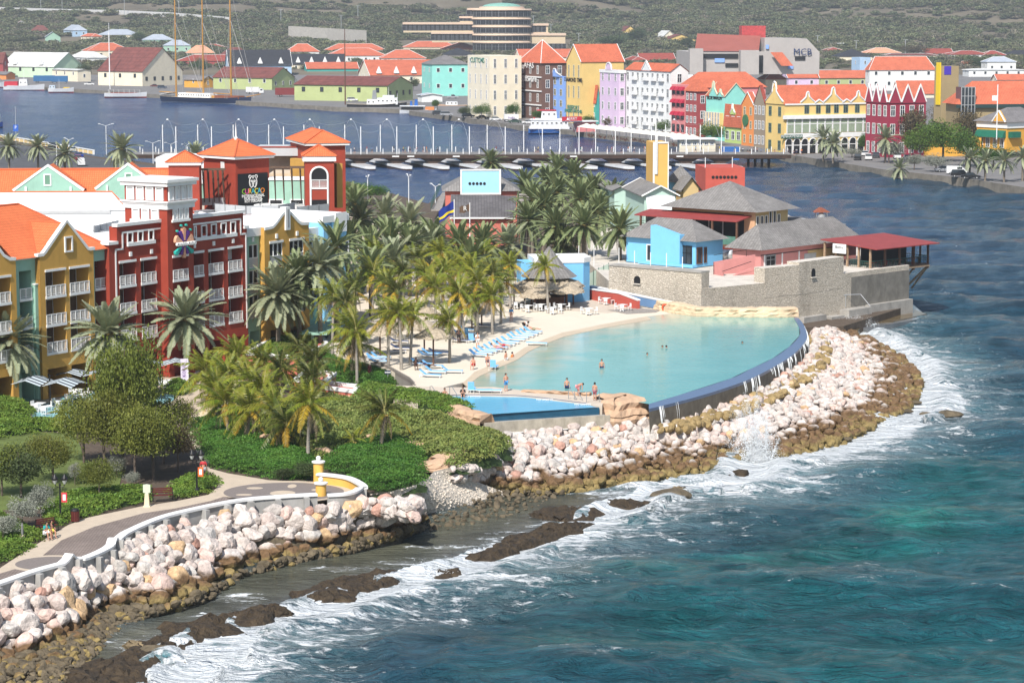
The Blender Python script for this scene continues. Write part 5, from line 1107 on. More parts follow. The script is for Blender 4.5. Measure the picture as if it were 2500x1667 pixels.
 zu0=zm+.27;zu1=zT-.2
 panels(4,uT0+.1,uT1-.1,zu0,zu1,'F',False);panels(4,y0+.25,y0+dep-.2,zu0,zu1,'L',False)
 panels(3,uT0+.75,uT1-.75,zm-1.75,zm-.6,'F');panels(3,y0+.9,y0+dep-.9,zm-1.75,zm-.6,'L')
 cu=(uT0+uT1)/2+.15;cz=H.uz(448,594,y0)[1]
 m_pch=M('sign_peach',(.72,.38,.24),.5,0);m_pur=M('sign_purple',(.12,.035,.28),.5,0);m_tl=M('sign_teal',(.03,.42,.36),.5,0);m_coral=M('sign_coral',(.72,.16,.09),.5,0)
 def petal(ang,L_,w0,w1,m,s0=.35,nm='sign_petal'):
  p=MB();a=R(ang);pts=[]
  for i in range(13):
   q=i/12;r_=s0+L_*q;hw=(w0+(w1-w0)*q)if q<.8 else w1*math.sqrt(max(0,1-((q-.8)/.2)**2));pts.append((r_,hw))
  for sgn in(1,):
   out=[(r_,hw)for r_,hw in pts]+[(r_,-hw)for r_,hw in pts[::-1]]
   out=[(cu+r_*math.cos(a)-h_*math.sin(a),cz+r_*math.sin(a)+h_*math.cos(a))for r_,h_ in out]
  p.slab(out,'y',y0-.45,y0-.12);p.build(nm,m,t)
 petal(90,1.35,.1,.28,m_pch);petal(62,1.15,.08,.26,m_pur);petal(118,1.15,.08,.26,m_pur);petal(24,1.2,.1,.42,m_pch);petal(156,1.2,.1,.42,m_pch)
 petal(-90,1.15,.06,.22,m_pch);petal(-62,.9,.05,.2,m_pur);petal(-118,.9,.05,.2,m_pur);petal(-35,1.15,.06,.26,m_tl,.6);petal(-145,1.15,.06,.26,m_tl,.6)
 for an,r_ in((78,1.95),(102,1.95),(52,1.75),(128,1.75)):OB('slab','sign_bead',m_tl,t,[(cu+r_*math.cos(R(an))+.12*math.cos(i*.785),cz+r_*math.sin(R(an))+.12*math.sin(i*.785))for i in range(8)],'y',y0-.45,y0-.2)
 text('sign_lettering','CARNIVAL CASINO',.44,m_white,t,(cu,y0-.62,cz),(R(90),0,0),.12,bold=.03,sx=.82)
 OB('box','flat_roof',m_white_roof,t,uL,1.6,12,uR,16,13.6)
 return t
red_wing()
def glazed(t,u0,u1,z0,z1,y,n,m=None):
 b=MB();b.box(u0,y+.1,z0,u1,y+.14,z1,0);fw=.1
 for i in range(n+1):x=u0+(u1-u0)*i/n;b.box(x-fw/2,y-.03,z0,x+fw/2,y+.1,z1,1)
 b.box(u0,y-.03,z1-fw,u1,y+.1,z1,1);b.box(u0,y-.03,z0,u1,y+.1,z0+fw,1);b.box(u0,y-.06,z0+1.05,u1,y+.1,z0+1.13,1);b.box(u0,y-.04,z0+.1,u1,y+.08,z0+1.05,2);b.build('window',[m_dark,m_white,M('balcony_mesh',(.45,.46,.47),.6,.05)],t)
t=H.thing('teal_hotel_bay','mint hotel bay with tall white framed glazing between the red wing and the curved gable','hotel wing','mint green recessed bays of the hotel',H.uz(604.5,700)[0],0);D0=H.uz(604.5,700)[0]
b=MB();y_=.7;u0=0;u1=H.uz(643,700,y_)[0]-D0;a_=H.uz(609,700,y_)[0]-D0;c_=H.uz(632,700,y_)[0]-D0
open_wall(b,u0,u1,0,13.6,[(a_,c_,z+.02,z+2.6,.4)for z in LV]+[(a_,c_,.02,2.9,2)],y_);b.build('wall',[c_teal,c_teal],t)
for z in LV:glazed(t,a_,c_,z+.02,z+2.6,y_+.1,2)
bar(t,'cornice',u0,u1,13.3,14.2,y_-.25,y_+.4,m_white);bar(t,'wall_lamp',(u0+u1)/2-.15,(u0+u1)/2+.15,12.7,13.2,y_-.15,y_,m_white)
def curved():
 t=H.thing('yellow_hotel_wing','ochre hotel wing with a bell shaped white edged gable and a notched centre','hotel wing',None,H.uz(647,700)[0],0);D0=H.uz(647,700)[0];U=lambda px:H.uz(px,700)[0]-D0;b=MB();u1=U(755.5);W=u1
 zb=H.uz(645,556)[1];ztp=H.uz(700,513)[1]
 out=[(-.0,zb),(W*.12,zb+.05)]+[(W*(.12+.38*q),zb+(ztp-zb)*(3*q*q-2*q**3))for q in(.15,.3,.45,.6,.75,.9,1)];out=out+[(W-x,z)for x,z in out[-2::-1]]
 cols=[(659.5,691.5),(708,743)];ops=[]
 for c in cols:
  for z in LV:ops.append((U(c[0]),U(c[1]),z+.02,z+2.55,.5))
  ops.append((U(c[0]),U(c[1]),.02,2.75,2))
 open_wall(b,0,W,0,zb-.05,ops);b.poly([(0,0,zb-.05),(W,0,zb-.05)]+[(x,0,z)for x,z in out[::-1]]);b.poly([(0,1.2,0),(0,0,0),(0,0,zb),(0,1.2,zb)]);b.poly([(W,0,0),(W,1.2,0),(W,1.2,zb),(W,0,zb)]);b.build('wall',[c_yel,m_dark],t)
 coping(t,'gable_coping',out,0,.3,.5,None,.1)
 for c in cols:
  for z in LV:glazed(t,U(c[0]),U(c[1]),z+.02,z+2.55,.1,3)
  bar(t,'lintel',U(c[0])-.05,U(c[1])+.05,LV[0]+2.55,LV[0]+2.8,-.1,.05,m_white);uc=(U(c[0])+U(c[1]))/2;bar(t,'wall_lamp',uc-.16,uc+.16,LV[0]+3.05,LV[0]+3.55,-.16,0,m_white)
 bar(t,'gable_notch',W/2-.42,W/2+.42,ztp-2.2,ztp+.35,-.2,.6,m_white);bar(t,'notch_shade_panel',W/2-.16,W/2+.16,ztp-1.9,ztp+.1,-.23,-.2,M('grey_shadow_panel',(.35,.35,.36)))  # raised grey panel; the slot's shade is put into its colour
 OB('box','flat_roof',m_white_roof,t,-7,1.4,11,W+9,17,12.6)
curved()
D0=H.uz(755.5,700)[0];t=H.thing('teal_hotel_bay','short mint hotel bay right of the bell shaped gable','hotel wing','mint green recessed bays of the hotel',D0,0);u1=H.uz(787,700,.7)[0]-D0;b=MB();open_wall(b,0,u1,0,12.6,[(.8,u1-.8,z,z+2.5,.4)for z in LV],.7);b.build('wall',[c_teal,m_dark],t);bar(t,'cornice',0,u1,12.0,13.4,.45,1.1,m_white);bar(t,'wall_lamp',1,1.3,11,11.5,.55,.7,m_white)
for z in LV:glazed(t,.8,u1-.8,z,z+2.5,.8,2)
D0=H.uz(787,700)[0];t=H.thing('blue_hotel_wing','sky blue end wing of the hotel with a white notched parapet','hotel wing',None,D0,0);u1=H.uz(845,640,.1)[0]-D0;zt_=H.uz(800,543)[1];b=MB()
b.prism([(0,0),(u1,0),(u1+1.2,2),(u1+1.2,14),(u1-.5,14),(u1-1.2,3),(0,3)],0,zt_,0,True,1);b.box(.0,-.25,0,.9,0,zt_);b.box(1.7,-.2,0,2.4,0,zt_);b.build('wall',[c_sky,m_white_roof],t);OB('prism','parapet',m_white,t,[(-.2,-.3),(u1+.1,-.3),(u1+1.5,1.9),(u1+1.5,14.2),(u1+.9,14.2),(u1+.9,2.4),(u1-.2,.3),(-.2,.3)],zt_,zt_+.75)
for x in(u1*.55,u1*.78):bar(t,'parapet_notch',x-.55,x+.55,zt_-1.2,zt_+1.0,-.42,-.3,m_white)
frame_box(t,'window',u1*.66,u1*.66+2.0,zt_-4.9,zt_-2.3,0,.18,None,m_glass)
OB('box','roof',m_white_roof,t,.1,2.9,0,u1-.3,13.9,zt_+.05)
RS=Frame(G(98,977,3.0),58.7)
t=RS.thing('hotel_roof_deck','wide white flat roof of the hotel strewn with ducts and grey screens','roof');OB('box','roof_deck',m_white_roof,t,-14,14.2,0,66,52,12.4)
m_duct=M('white_duct',(.68,.69,.70),.5,.06,2);m_screen=M('grey_screen',(.42,.43,.44),.6,.08,2)
def rl(px,py,z=12.6):
 u,v=RS.gl(px,py,z);return u,v
def duct(pxs,r_=.28,z=12.9):b=MB();P=[rl(x,y,z)for x,y in pxs];b.tube([(p[0],p[1],z)for p in P],r_,8);b.build('duct',m_duct,t)
duct([(-10,533),(70,531)],.3);duct([(60,531),(140,529),(240,526),(310,522)],.3);duct([(245,582),(300,575)],.25);duct([(600,550),(680,538),(720,532)],.3);duct([(603,560),(690,547)],.2);duct([(480,518),(520,530)],.25);duct([(740,545),(800,532)],.18)
def screen(pxs,h=.9,z=12.6,m=None,nm='screen'):
 P=[rl(x,y,z)for x,y in pxs];b=MB();n=0
 for(a,c)in zip(P[:-1],P[1:]):
  d=Vector((c[0]-a[0],c[1]-a[1],0));L_=d.length;k=max(1,int(L_/1.6));d.normalize();nn=Vector((-d.y,d.x,0))*.04
  for i in range(k):
   p=Vector((*a,0))+d*(L_*i/k+.04);q=Vector((*a,0))+d*(L_*(i+1)/k-.04);b.prism([(p+nn)[:2],(q+nn)[:2],(q-nn)[:2],(p-nn)[:2]],z+.35,z+.35+h,0);b.prism([(p+nn*2)[:2],(p+d*.06+nn*2)[:2],(p+d*.06-nn*2)[:2],(p-nn*2)[:2]],z,z+.4+h,1)
 b.build(nm,[m or m_screen,m_grey],t)
screen([(-10,524),(100,521),(190,518),(312,515)]);screen([(478,509),(560,506),(600,504)]);screen([(525,524),(600,530),(680,528),(720,521)],1.0);screen([(725,530),(803,522)],.9);screen([(230,586),(290,571)],1.2);screen([(-5,548),(60,546)],.5)
for(x,y,w_,h_,z)in[(125,524,2.6,1.6,12.6),(284,520,2.4,1.5,12.6),(15,548,2.8,1.3,12.6),(590,506,1.6,1.3,12.6),(250,582,1.2,.8,12.6),(265,590,1.0,.9,12.6),(700,548,1.2,.8,12.6),(555,520,1.8,.6,12.6),(500,525,2.4,.5,12.6),(180,540,3.0,.4,12.6),(60,540,2.4,.6,12.6),(770,540,1.2,.9,12.6)]:
 u,v=rl(x,y,z);b=MB();b.box(u-w_/2,v-.7,z,u+w_/2,v+.7,z+h_);b.box(u-w_/2-.1,v-.8,z+h_,u+w_/2+.1,v+.8,z+h_+.08);b.build('air_handler',m_duct if rng.random()<.6 else m_grey,t)
RW=Frame(atY(0,470,318),4.0)
t=RW.thing('rear_hotel_wing','long rear hotel wing with two wide mint gables and orange tiles','hotel wing');b=MB();zR=RW.uz(0,414,5)[1]
b.poly([(-12,0,-1),(21.8,0,-1),(21.8,5,zR),(-12,5,zR)]);b.poly([(21.8,0,-1),(21.8,10,-1),(21.8,5,zR)]);b.poly([(21.8,10,-1),(-12,10,-1),(-12,5,zR),(21.8,5,zR)]);b.build('roof_slopes',t_or,t);OB('box','wall',c_teal,t,-12,0,-14,21.8,10,-1);OB('tube','ridge',t_trim,t,[(-12,5,zR),(21.8,5,zR)],.16,6)
for k,(L_,Pk,Rr,win)in enumerate([((29.5,463),(116.5,401),(199.6,461),(107,425,125,454)),((230,459),(312,397.5),(378,446),(305,421.5,323,449.5))]):
 a=RW.uz(*L_,-.3);p=RW.uz(*Pk,-.3);c=RW.uz(*Rr,-.3);c=(2*p[0]-a[0],a[1]);OB('slab','gable_wall',c_teal,t,[(a[0]+.2,a[1]-7),(c[0]-.2,a[1]-7),(c[0]-.2,a[1]+.1),(p[0],p[1]-.25),(a[0]+.2,a[1]+.1)],'y',-.3,0);coping(t,'gable_coping',[a,p,c],-.3,.32,.4)
 r_=MB();zp=p[1]-.25;yb=(zp+1)/(zR+1)*5;r_.poly([(a[0],0,a[1]),(p[0],0,zp),(p[0],max(.5,yb),zp),(a[0],(a[1]+1)/(zR+1)*5,a[1])]);r_.poly([(p[0],0,zp),(c[0],0,a[1]),(c[0],(a[1]+1)/(zR+1)*5,a[1]),(p[0],max(.5,yb),zp)]);r_.build('cross_roof',t_or,t)
 w0=RW.uz(win[0],win[3],-.3);w1=RW.uz(win[2],win[1],-.3);frame_box(t,'gable_window',w0[0],w1[0],w0[1],w1[1],-.3,.16,None,M('green_louvre',(.14,.27,.19),.7,.1,20))
 for dx in(-.62,.62):bar(t,'downpipe_box',p[0]+dx*(c[0]-p[0])-.12,p[0]+dx*(c[0]-p[0])+.12,a[1]-4,a[1]+.35,-.5,-.3,m_white)
PW=Frame(atY(0,511,300),3.0)
t=PW.thing('white_pitched_roof','long plain white sloping roof with an orange top edge across the left edge of the photo','roof');b=MB();a=PW.uz(312,501,0);zt_=PW.uz(0,469.5,2.6)[1];e=PW.uz(273,463.4,2.6);b.slab([(-.3,-.15),(2.6,zt_),(2.6,zt_-.3),(0,-.5)],'x',-12,e[0]);b.poly([(e[0],0,-.15),(a[0],0,-.15),(e[0],2.6,zt_)]);b.poly([(a[0],0,-.15),(a[0],5.2,-.15),(e[0],2.6,zt_)]);b.poly([(-12,2.6,zt_),(e[0],2.6,zt_),(e[0],5.2,0),(-12,5.2,0)][::-1]);b.build('roof_sheet',m_white_roof,t);OB('tube','orange_edge',t_trim,t,[(-12,2.6,zt_),(e[0],2.6,zt_),(a[0],0,-.1)],.12,6);OB('box','wall',m_white,t,-12,.2,-6,a[0]-.2,5,-.2)
def hip(b,x0,y0,x1,y1,z,rise,ov=.45,mi=0,ridge=None,cut=0):
 x0-=ov;y0-=ov;x1+=ov;y1+=ov;cx,cy=(x0+x1)/2,(y0+y1)/2
 if ridge is None:ridge=abs((x1-x0)-(y1-y0))/2
 if(x1-x0)>=(y1-y0):A=(cx-ridge,cy,z+rise);B=(cx+ridge,cy,z+rise)
 else:A=(cx,cy-ridge,z+rise);B=(cx,cy+ridge,z+rise)
 if ridge<1e-3:
  c=[(x0,y0,z),(x1,y0,z),(x1,y1,z),(x0,y1,z)]
  for i in range(4):b.poly([c[i],c[(i+1)%4],A],mi)
 elif(x1-x0)>=(y1-y0):
  b.poly([(x0,y0,z),(x1,y0,z),B,A],mi);b.poly([(x1,y0,z),(x1,y1,z),B],mi);b.poly([(x1,y1,z),(x0,y1,z),A,B],mi);b.poly([(x0,y1,z),(x0,y0,z),A],mi)
 else:
  b.poly([(x0,y0,z),(x1,y0,z),A],mi);b.poly([(x1,y0,z),(x1,y1,z),B,A],mi);b.poly([(x1,y1,z),(x0,y1,z),B],mi);b.poly([(x0,y1,z),(x0,y0,z),A,B],mi)
 b.poly([(x0,y0,z),(x0,y1,z),(x1,y1,z),(x1,y0,z)],mi);return A,B,(x0,y0,x1,y1)
def tower(label,px,Y,a,xl,xr,ye,ya,yb=None,fin=None,wall=None,ov=.5,name='red_tower',eave=.35,depth=None,low=8.0):
 P=atY(px,ye,Y);F=Frame((P.x,P.y,low),a);w_=reach(P,F.ux,xr);d=reach(P,F.uy,xl)if depth is None else depth;zt_=P.z-low
 t=F.thing(name,label,'tower');OB('box','wall',wall or c_red,t,0,0,0,w_,d,zt_-.02)
 OB('box','white_eave',m_white,t,-ov,-ov,zt_-.02,w_+ov,d+ov,zt_+eave-.02)
 r_=MB();c=F.uz(0,0,0);ctr=F.O+F.ux*w_/2+F.uy*d/2;rise=atY(px,ya,ctr.y).z-P.z-eave;A,B,q=hip(r_,0,0,w_,d,zt_+eave,rise,ov+.12);r_.build('tiled_roof',t_or,t)
 k=MB()
 for cx,cy,E in((q[0],q[1],A),(q[2],q[1],B),(q[2],q[3],B),(q[0],q[3],A)):
  if w_<d:E=A if cy==q[1]else B
  k.tube([(cx,cy,zt_+eave+.03),(E[0],E[1],E[2]+.03)],.1,5)
 k.tube([A,(B[0]+.01,B[1],B[2])],.1,5);k.build('ridge',t_trim,t)
 if fin:OB('lathe','finial',m_white,t,[(.22,0),(.26,.25),(.12,.4),(.1,.9),(.01,2.2)],8,0,(A[0]/2+B[0]/2,A[1]/2+B[1]/2,A[2]-.05))
 return t,F,w_,d,zt_
t,F,w_,d_,zt_=tower('red square corner tower with orange pyramid roof, finial and the black film festival banner',574.5,322,45,497,656.5,389,340.5,fin=1)
m_ban=M('black_banner',(.012,.014,.018),.6,.1,1)
q0=F.uz(580.5,494);q1=F.uz(652,421);bar(t,'banner',q0[0],q1[0],q0[1]-1.0,q1[1],-.12,-.04,m_ban)
cu=(q0[0]+q1[0])/2
def tx(s_,py,sz,m,x=None,sx=1.0):text('banner_lettering',s_,sz,m,t,(cu if x is None else x,-.14,F.uz(616,py)[1]),(R(90),0,0),.01,bold=.012,sx=sx)
cols_=[(.25,.5,.04),(.7,.09,.3),(.75,.45,.03),(.04,.42,.5),(.7,.6,.05),(.05,.45,.6),(.8,.25,.03)];LW=(q1[0]-q0[0])*.62/6
for i,ch in enumerate('CURAÇAO'):tx(ch,467,.95,M('letter_%d'%i if False else['green_letter','magenta_letter','amber_letter','cyan_letter','yellow_letter','blue_letter','orange_letter'][i],cols_[i],.6,0),cu+(i-3)*LW*1.02)
tx('INTERNATIONAL',478,.48,m_white);tx('FILM FESTIVAL',484.5,.48,m_white);tx('ROTTERDAM',491,.48,m_white)
cz=F.uz(616,444.5)[1];b=MB()
def arc(cx,cz_,rx,rz,a0,a1,n=14,r_=.055):b.tube([(cu+cx+rx*math.cos(R(a0+(a1-a0)*i/n)),-.15,cz+cz_+rz*math.sin(R(a0+(a1-a0)*i/n)))for i in range(n+1)],r_,5)
arc(0,0,.62,.8,-60,240);arc(-.5,.68,.2,.2,30,230);arc(.5,.68,.2,.2,-50,150);arc(-.25,.12,.14,.1,0,360);arc(.25,.12,.14,.1,0,360)
for s_ in(-1,1):
 b.tube([(cu+s_*.12,-.15,cz+.25),(cu+s_*.1,-.15,cz-.25),(cu,-.15,cz-.4)],.05,5);b.tube([(cu,-.15,cz-.45),(cu+s_*.32,-.15,cz-.75)],.05,5);b.tube([(cu,-.15,cz-.4),(cu,-.15,cz-.6)],.05,4)
 for k in range(3):b.tube([(cu+s_*.56,-.15,cz-.1-k*.17),(cu+s_*.36,-.15,cz-.22-k*.14)],.045,4)
 b.tube([(cu+s_*.08,-.15,cz+.45),(cu+s_*.08,-.15,cz+.7)],.045,4)
b.build('banner_emblem',m_white,t)
v0=F.vz(540,414);v1=F.vz(548,395.5);b=MB();b.box(-.08,min(v0[0],v1[0]),v0[1],0,max(v0[0],v1[0]),v1[1])
for i in range(7):z_=v0[1]+(v1[1]-v0[1])*(i+.5)/7;b.box(-.14,min(v0[0],v1[0])+.1,z_-.04,-.08,max(v0[0],v1[0])-.1,z_+.04)
b.build('louvre',m_white,t)
tower('small red tower with a steep orange pyramid roof left of the banner tower',411,316,3,405,486,403.5,369,depth=4.2,ov=.25)
t,F,w_,d_,zt_=tower('tall red tower with the widest orange hip roof beside the harbour',752,345,16,709,843,355.5,315.5,name='red_tower',eave=.3)
t,F,w_,d_,zt_=tower('red tower with a white arched loggia and orange pyramid roof nearest the date palms',744,318,6,742,815.5,394,354,depth=4.6,ov=.25,eave=.62)
q0=F.uz(759,503);q1=F.uz(800,408);uc=(q0[0]+q1[0])/2;rr=(q1[0]-q0[0])/2;zA=q1[1]-rr
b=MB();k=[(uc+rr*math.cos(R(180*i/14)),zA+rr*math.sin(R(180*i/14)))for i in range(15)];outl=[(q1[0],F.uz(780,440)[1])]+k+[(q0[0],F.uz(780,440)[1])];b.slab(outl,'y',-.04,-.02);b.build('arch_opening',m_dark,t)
OB('tube','arch_trim',m_white,t,[(q1[0],-.06,q0[1])]+[(x,-.06,z)for x,z in k]+[(q0[0],-.06,q0[1])],.13,6)
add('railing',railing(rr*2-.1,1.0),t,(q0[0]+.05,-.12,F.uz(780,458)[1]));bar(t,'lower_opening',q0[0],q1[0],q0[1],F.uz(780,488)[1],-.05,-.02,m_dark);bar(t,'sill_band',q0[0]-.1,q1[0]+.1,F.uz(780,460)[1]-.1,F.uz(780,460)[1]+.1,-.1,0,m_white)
def wallbox(label,x0,y0t,x1,yb,Y,m,cap=True,name='terrace_wall',cat='wall',dep=3.5,a=0,low=None):
 P=atY(x0,y0t,Y);F=Frame((P.x,P.y,atY(x0,yb,Y).z if low is None else low),a);w_=reach(P,F.ux,x1);h=P.z-F.O.z;t=F.thing(name,label,cat);OB('box','wall',m,t,0,0,0,w_,dep,h)
 if cap:OB('box','cap',m_white,t,-.1,-.15,h,w_+.1,dep,h+.25)
 return t,F,w_,h
wallbox('mint wall in shade between the small red tower and the banner tower',487,449,543,500,327,c_teal);t,F,w_,h=wallbox('mint wall with two small dark openings right of the banner tower',657,440,744,500,324,c_teal)
for px in(674,725):q=F.uz(px,491);frame_box(t,'opening',q[0]-.9,q[0]+.9,q[1]-1,q[1]+.25,0,.14,None,m_dark)
m_bgrey=M('pale_grey_panel',(.50,.51,.52),.6,.04);t,F,w_,h=wallbox('pale grey roof fascia of the car deck between the two big red towers',622,361,731,381,352,m_bgrey,False,'car_deck_roof','roof',8);bar(t,'red_edge',0,w_,h,h+.18,-.05,.3,c_red)
wallbox('beige shaded back wall under the car deck roof',655,381,745,432,356,M('beige_wall',(.42,.37,.31)),False,'deck_back_wall','wall',.4);wallbox('sand coloured car deck floor behind the mint wall',657,424,744,442,334,M('deck_sand',(.62,.50,.36)),False,'car_deck','deck',8)
wallbox('white block behind the small red tower',486,404,520,448,334,m_white,False,'white_block','building',4);wallbox('low white block left of the small red tower',380,385,500,420,350,m_white_roof,False,'white_block','building',10)
for k,(x0,x1,n,Y)in enumerate([(488,548,5,321),(658,742,4,318)]):
 P=atY(x0,414 if k==0 else 409,Y);L_=reach(P,Vector((1,0,0)),x1);t=thing('steel_pergola',['rusty steel bracket pergola over the shaded mint wall','rusty steel bracket pergola in front of the car deck'][k],'pergola',(P.x,P.y,P.z));b=MB();b.box(0,-.1,-.12,L_,.1,.08);b.box(0,1.2,-.12,L_,1.4,.08);b.build('top_beam',M('rusty_steel',(.12,.075,.05),.8,.3,3),t)
 for i in range(n):x=(i+.5)*L_/n;b=MB();b.tube([(x,0,-.1),(x+.1,.9,-4.2)],.08,5);b.tube([(x,1.3,-.1),(x+.1,.9,-4.2)],.07,5);b.tube([(x,0,-1.2),(x,1.1,-.4)],.05,4);b.tube([(x,.1,-1.2),(x,1.1,-2.2)],.05,4);b.build('bracket',M('rusty_steel',(.12,.075,.05),.8,.3,3),t)
c=G(698,500,16.0);t=thing('round_yellow_pavilion','low round yellow pavilion with a white flat roof set with dark vents','pavilion',(c.x,c.y,11));OB('lathe','wall',c_ltyel,t,[(3.9,0),(3.9,4.6)],40);OB('lathe','roof',m_white_roof,t,[(4.05,4.6),(4.15,4.75),(4.1,5.0),(.1,5.05)],40)
for i in range(11):b=MB();r_=3.4 if i<9 else 1.6;b.lathe([(.09,5),(.09,5.25)],6,0,(r_*math.cos(i*.7),r_*math.sin(i*.7),0));b.build('roof_vent',m_grey,t)
wallbox('narrow yellow and mint side wall with a white sloping edge right of the loggia tower',822,400,836,508,322,c_yel,False,'side_wall','wall',14,30)
b=MB();
def pbed(label,top,z1,z0,m,kerb=.22,name='planter_wall',hollow=True):
 P=[G(x,y,z1)for x,y in top];o=P[0];t=thing(name,label,'planter',(o.x,o.y,z0));Q=[(p.x-o.x,p.y-o.y)for p in P];OB('prism','wall',m,t,Q,0,z1-z0-.2,0)
 cx=sum(q[0]for q in Q)/len(Q);cy=sum(q[1]for q in Q)/len(Q);k=MB()
 for i in range(len(Q)):
  a=Vector(Q[i]);c_=Vector(Q[(i+1)%len(Q)]);d=(c_-a).normalized();n=Vector((-d.y,d.x));n=n if n.dot(Vector((cx,cy))-a)>0 else-n;k.prism([(a-n*.08-d*.08)[:],(c_-n*.08+d*.08)[:],(c_+n*.35)[:],(a+n*.35)[:]],z1-z0-.22+.003*i,z1-z0+.12+.003*i)
 k.build('white_kerb',m_white,t);return t
pbed('long pink terrace wall with a white kerb round the planted roof bed',[(600,862),(640,838),(702,815),(775,795),(800,840),(740,868),(725,872)],4.75,2.9,c_pink)
pbed('pink open box wall with a white kerb nearest the scruffy dark palm',[(718,927),(748,902),(820,911),(797,931)],4.6,2.9,c_pink);pbed('low pink wall box with a white kerb at the end of the pink rock wall',[(730,940),(775,943),(868,955),(880,942),(800,932)],4.5,2.9,c_pink)
P_=[G(x,y,5.6)for x,y in[(731,818),(766,797),(845,765),(850,775),(798,818)]];o=P_[0];b=MB();b.prism([(p.x-o.x,p.y-o.y)for p in P_],0,.25);tt=thing('mint_canopy','mint green flat canopy roof beside the planted bed','canopy',o);b.build('canopy_roof',c_teal,tt);b=MB();b.box(1.2,.8,-2.7,1.5,1.1,0);b.box(4,5,-2.7,4.3,5.3,0);b.build('support',c_teal,tt)
# the fort on the point and its restaurants
m_fort=stone_mat('coral_stone_wall',(.47,.41,.33),(.72,.65,.55),(.31,.26,.20),3.2,(1,1,1.35),.06,.05,.4)
m_fortp=M('old_plastered_wall',(.55,.49,.41),.9,.16,.9,bump=.04,stain=.6);m_ftop=M('pale_lime_render',(.60,.55,.48),.9,.18,.8,stain=.4)
t_shing=tile_mat('grey_shingles',(.235,.225,.215),.45,.28,.28,.03);t_shingd=tile_mat('dark_shingles',(.12,.115,.12),.45,.28,.3,.03)
c_blue=M('bright_blue_stucco',(.19,.50,.80),.7,.06,.4,stain=.1);c_mint=M('pale_mint_stucco',(.47,.64,.56),.7,.05,.5,stain=.1);c_rose=M('rose_stucco',(.60,.25,.23),.75,.08,.5,stain=.15);c_roseD=M('deep_rose_stucco',(.44,.13,.13),.75,.08,.5);c_brick=M('brick_red_stucco',(.47,.09,.065),.75,.08,.5,stain=.12);c_peach=M('peach_stucco',(.62,.37,.22),.75,.06,.5);c_sandy=M('sandy_yellow_stucco',(.60,.44,.21),.75,.06,.5,stain=.1)
m_wbrown=M('brown_timber',(.13,.065,.04),.7,.25,3);m_awn=M('dark_red_canopy',(.28,.05,.045),.6,.12,.6);m_gglass=M('green_rail_glass',(.08,.19,.15),.12,.2,1,spec=.6)
_win={}
def win_mesh(w_,h_,style='white',mid=True,fr=None,gl=None):
 k=(round(w_,2),round(h_,2),style,mid)
 if k in _win:return _win[k]
 b=MB();f=min(.16,w_*.14);frm=fr or{'white':m_white,'cream':M('cream_trim',(.66,.60,.42),.6,.05),'dark':m_dark,'green':M('green_shutter',(.16,.24,.17),.6,.1),'brown':m_wbrown,'grey':m_grey}[style]
 b.box(-w_/2+f,-.02,f,w_/2-f,.0,h_-f,1);b.box(-w_/2,-.09,0,w_/2,0,f);b.box(-w_/2,-.09,h_-f,w_/2,0,h_);b.box(-w_/2,-.09,f,-w_/2+f,0,h_-f);b.box(w_/2-f,-.09,f,w_/2,0,h_-f)
 if mid:b.box(-.05,-.07,f,.05,0,h_-f);b.box(-w_/2+f,-.065,h_*.6,w_/2-f,0,h_*.6+.09)
 _win[k]=b.mesh('window',[frm,gl or m_glass]);return _win[k]
def win(t,face,u,z,mesh,w_=0,name='window'):
 if face=='F':add(name,mesh,t,(u,-.012,z))
 elif face=='L':add(name,mesh,t,(-.012,u,z),R(-90))
 elif face=='R':add(name,mesh,t,(w_+.012,u,z),R(90))
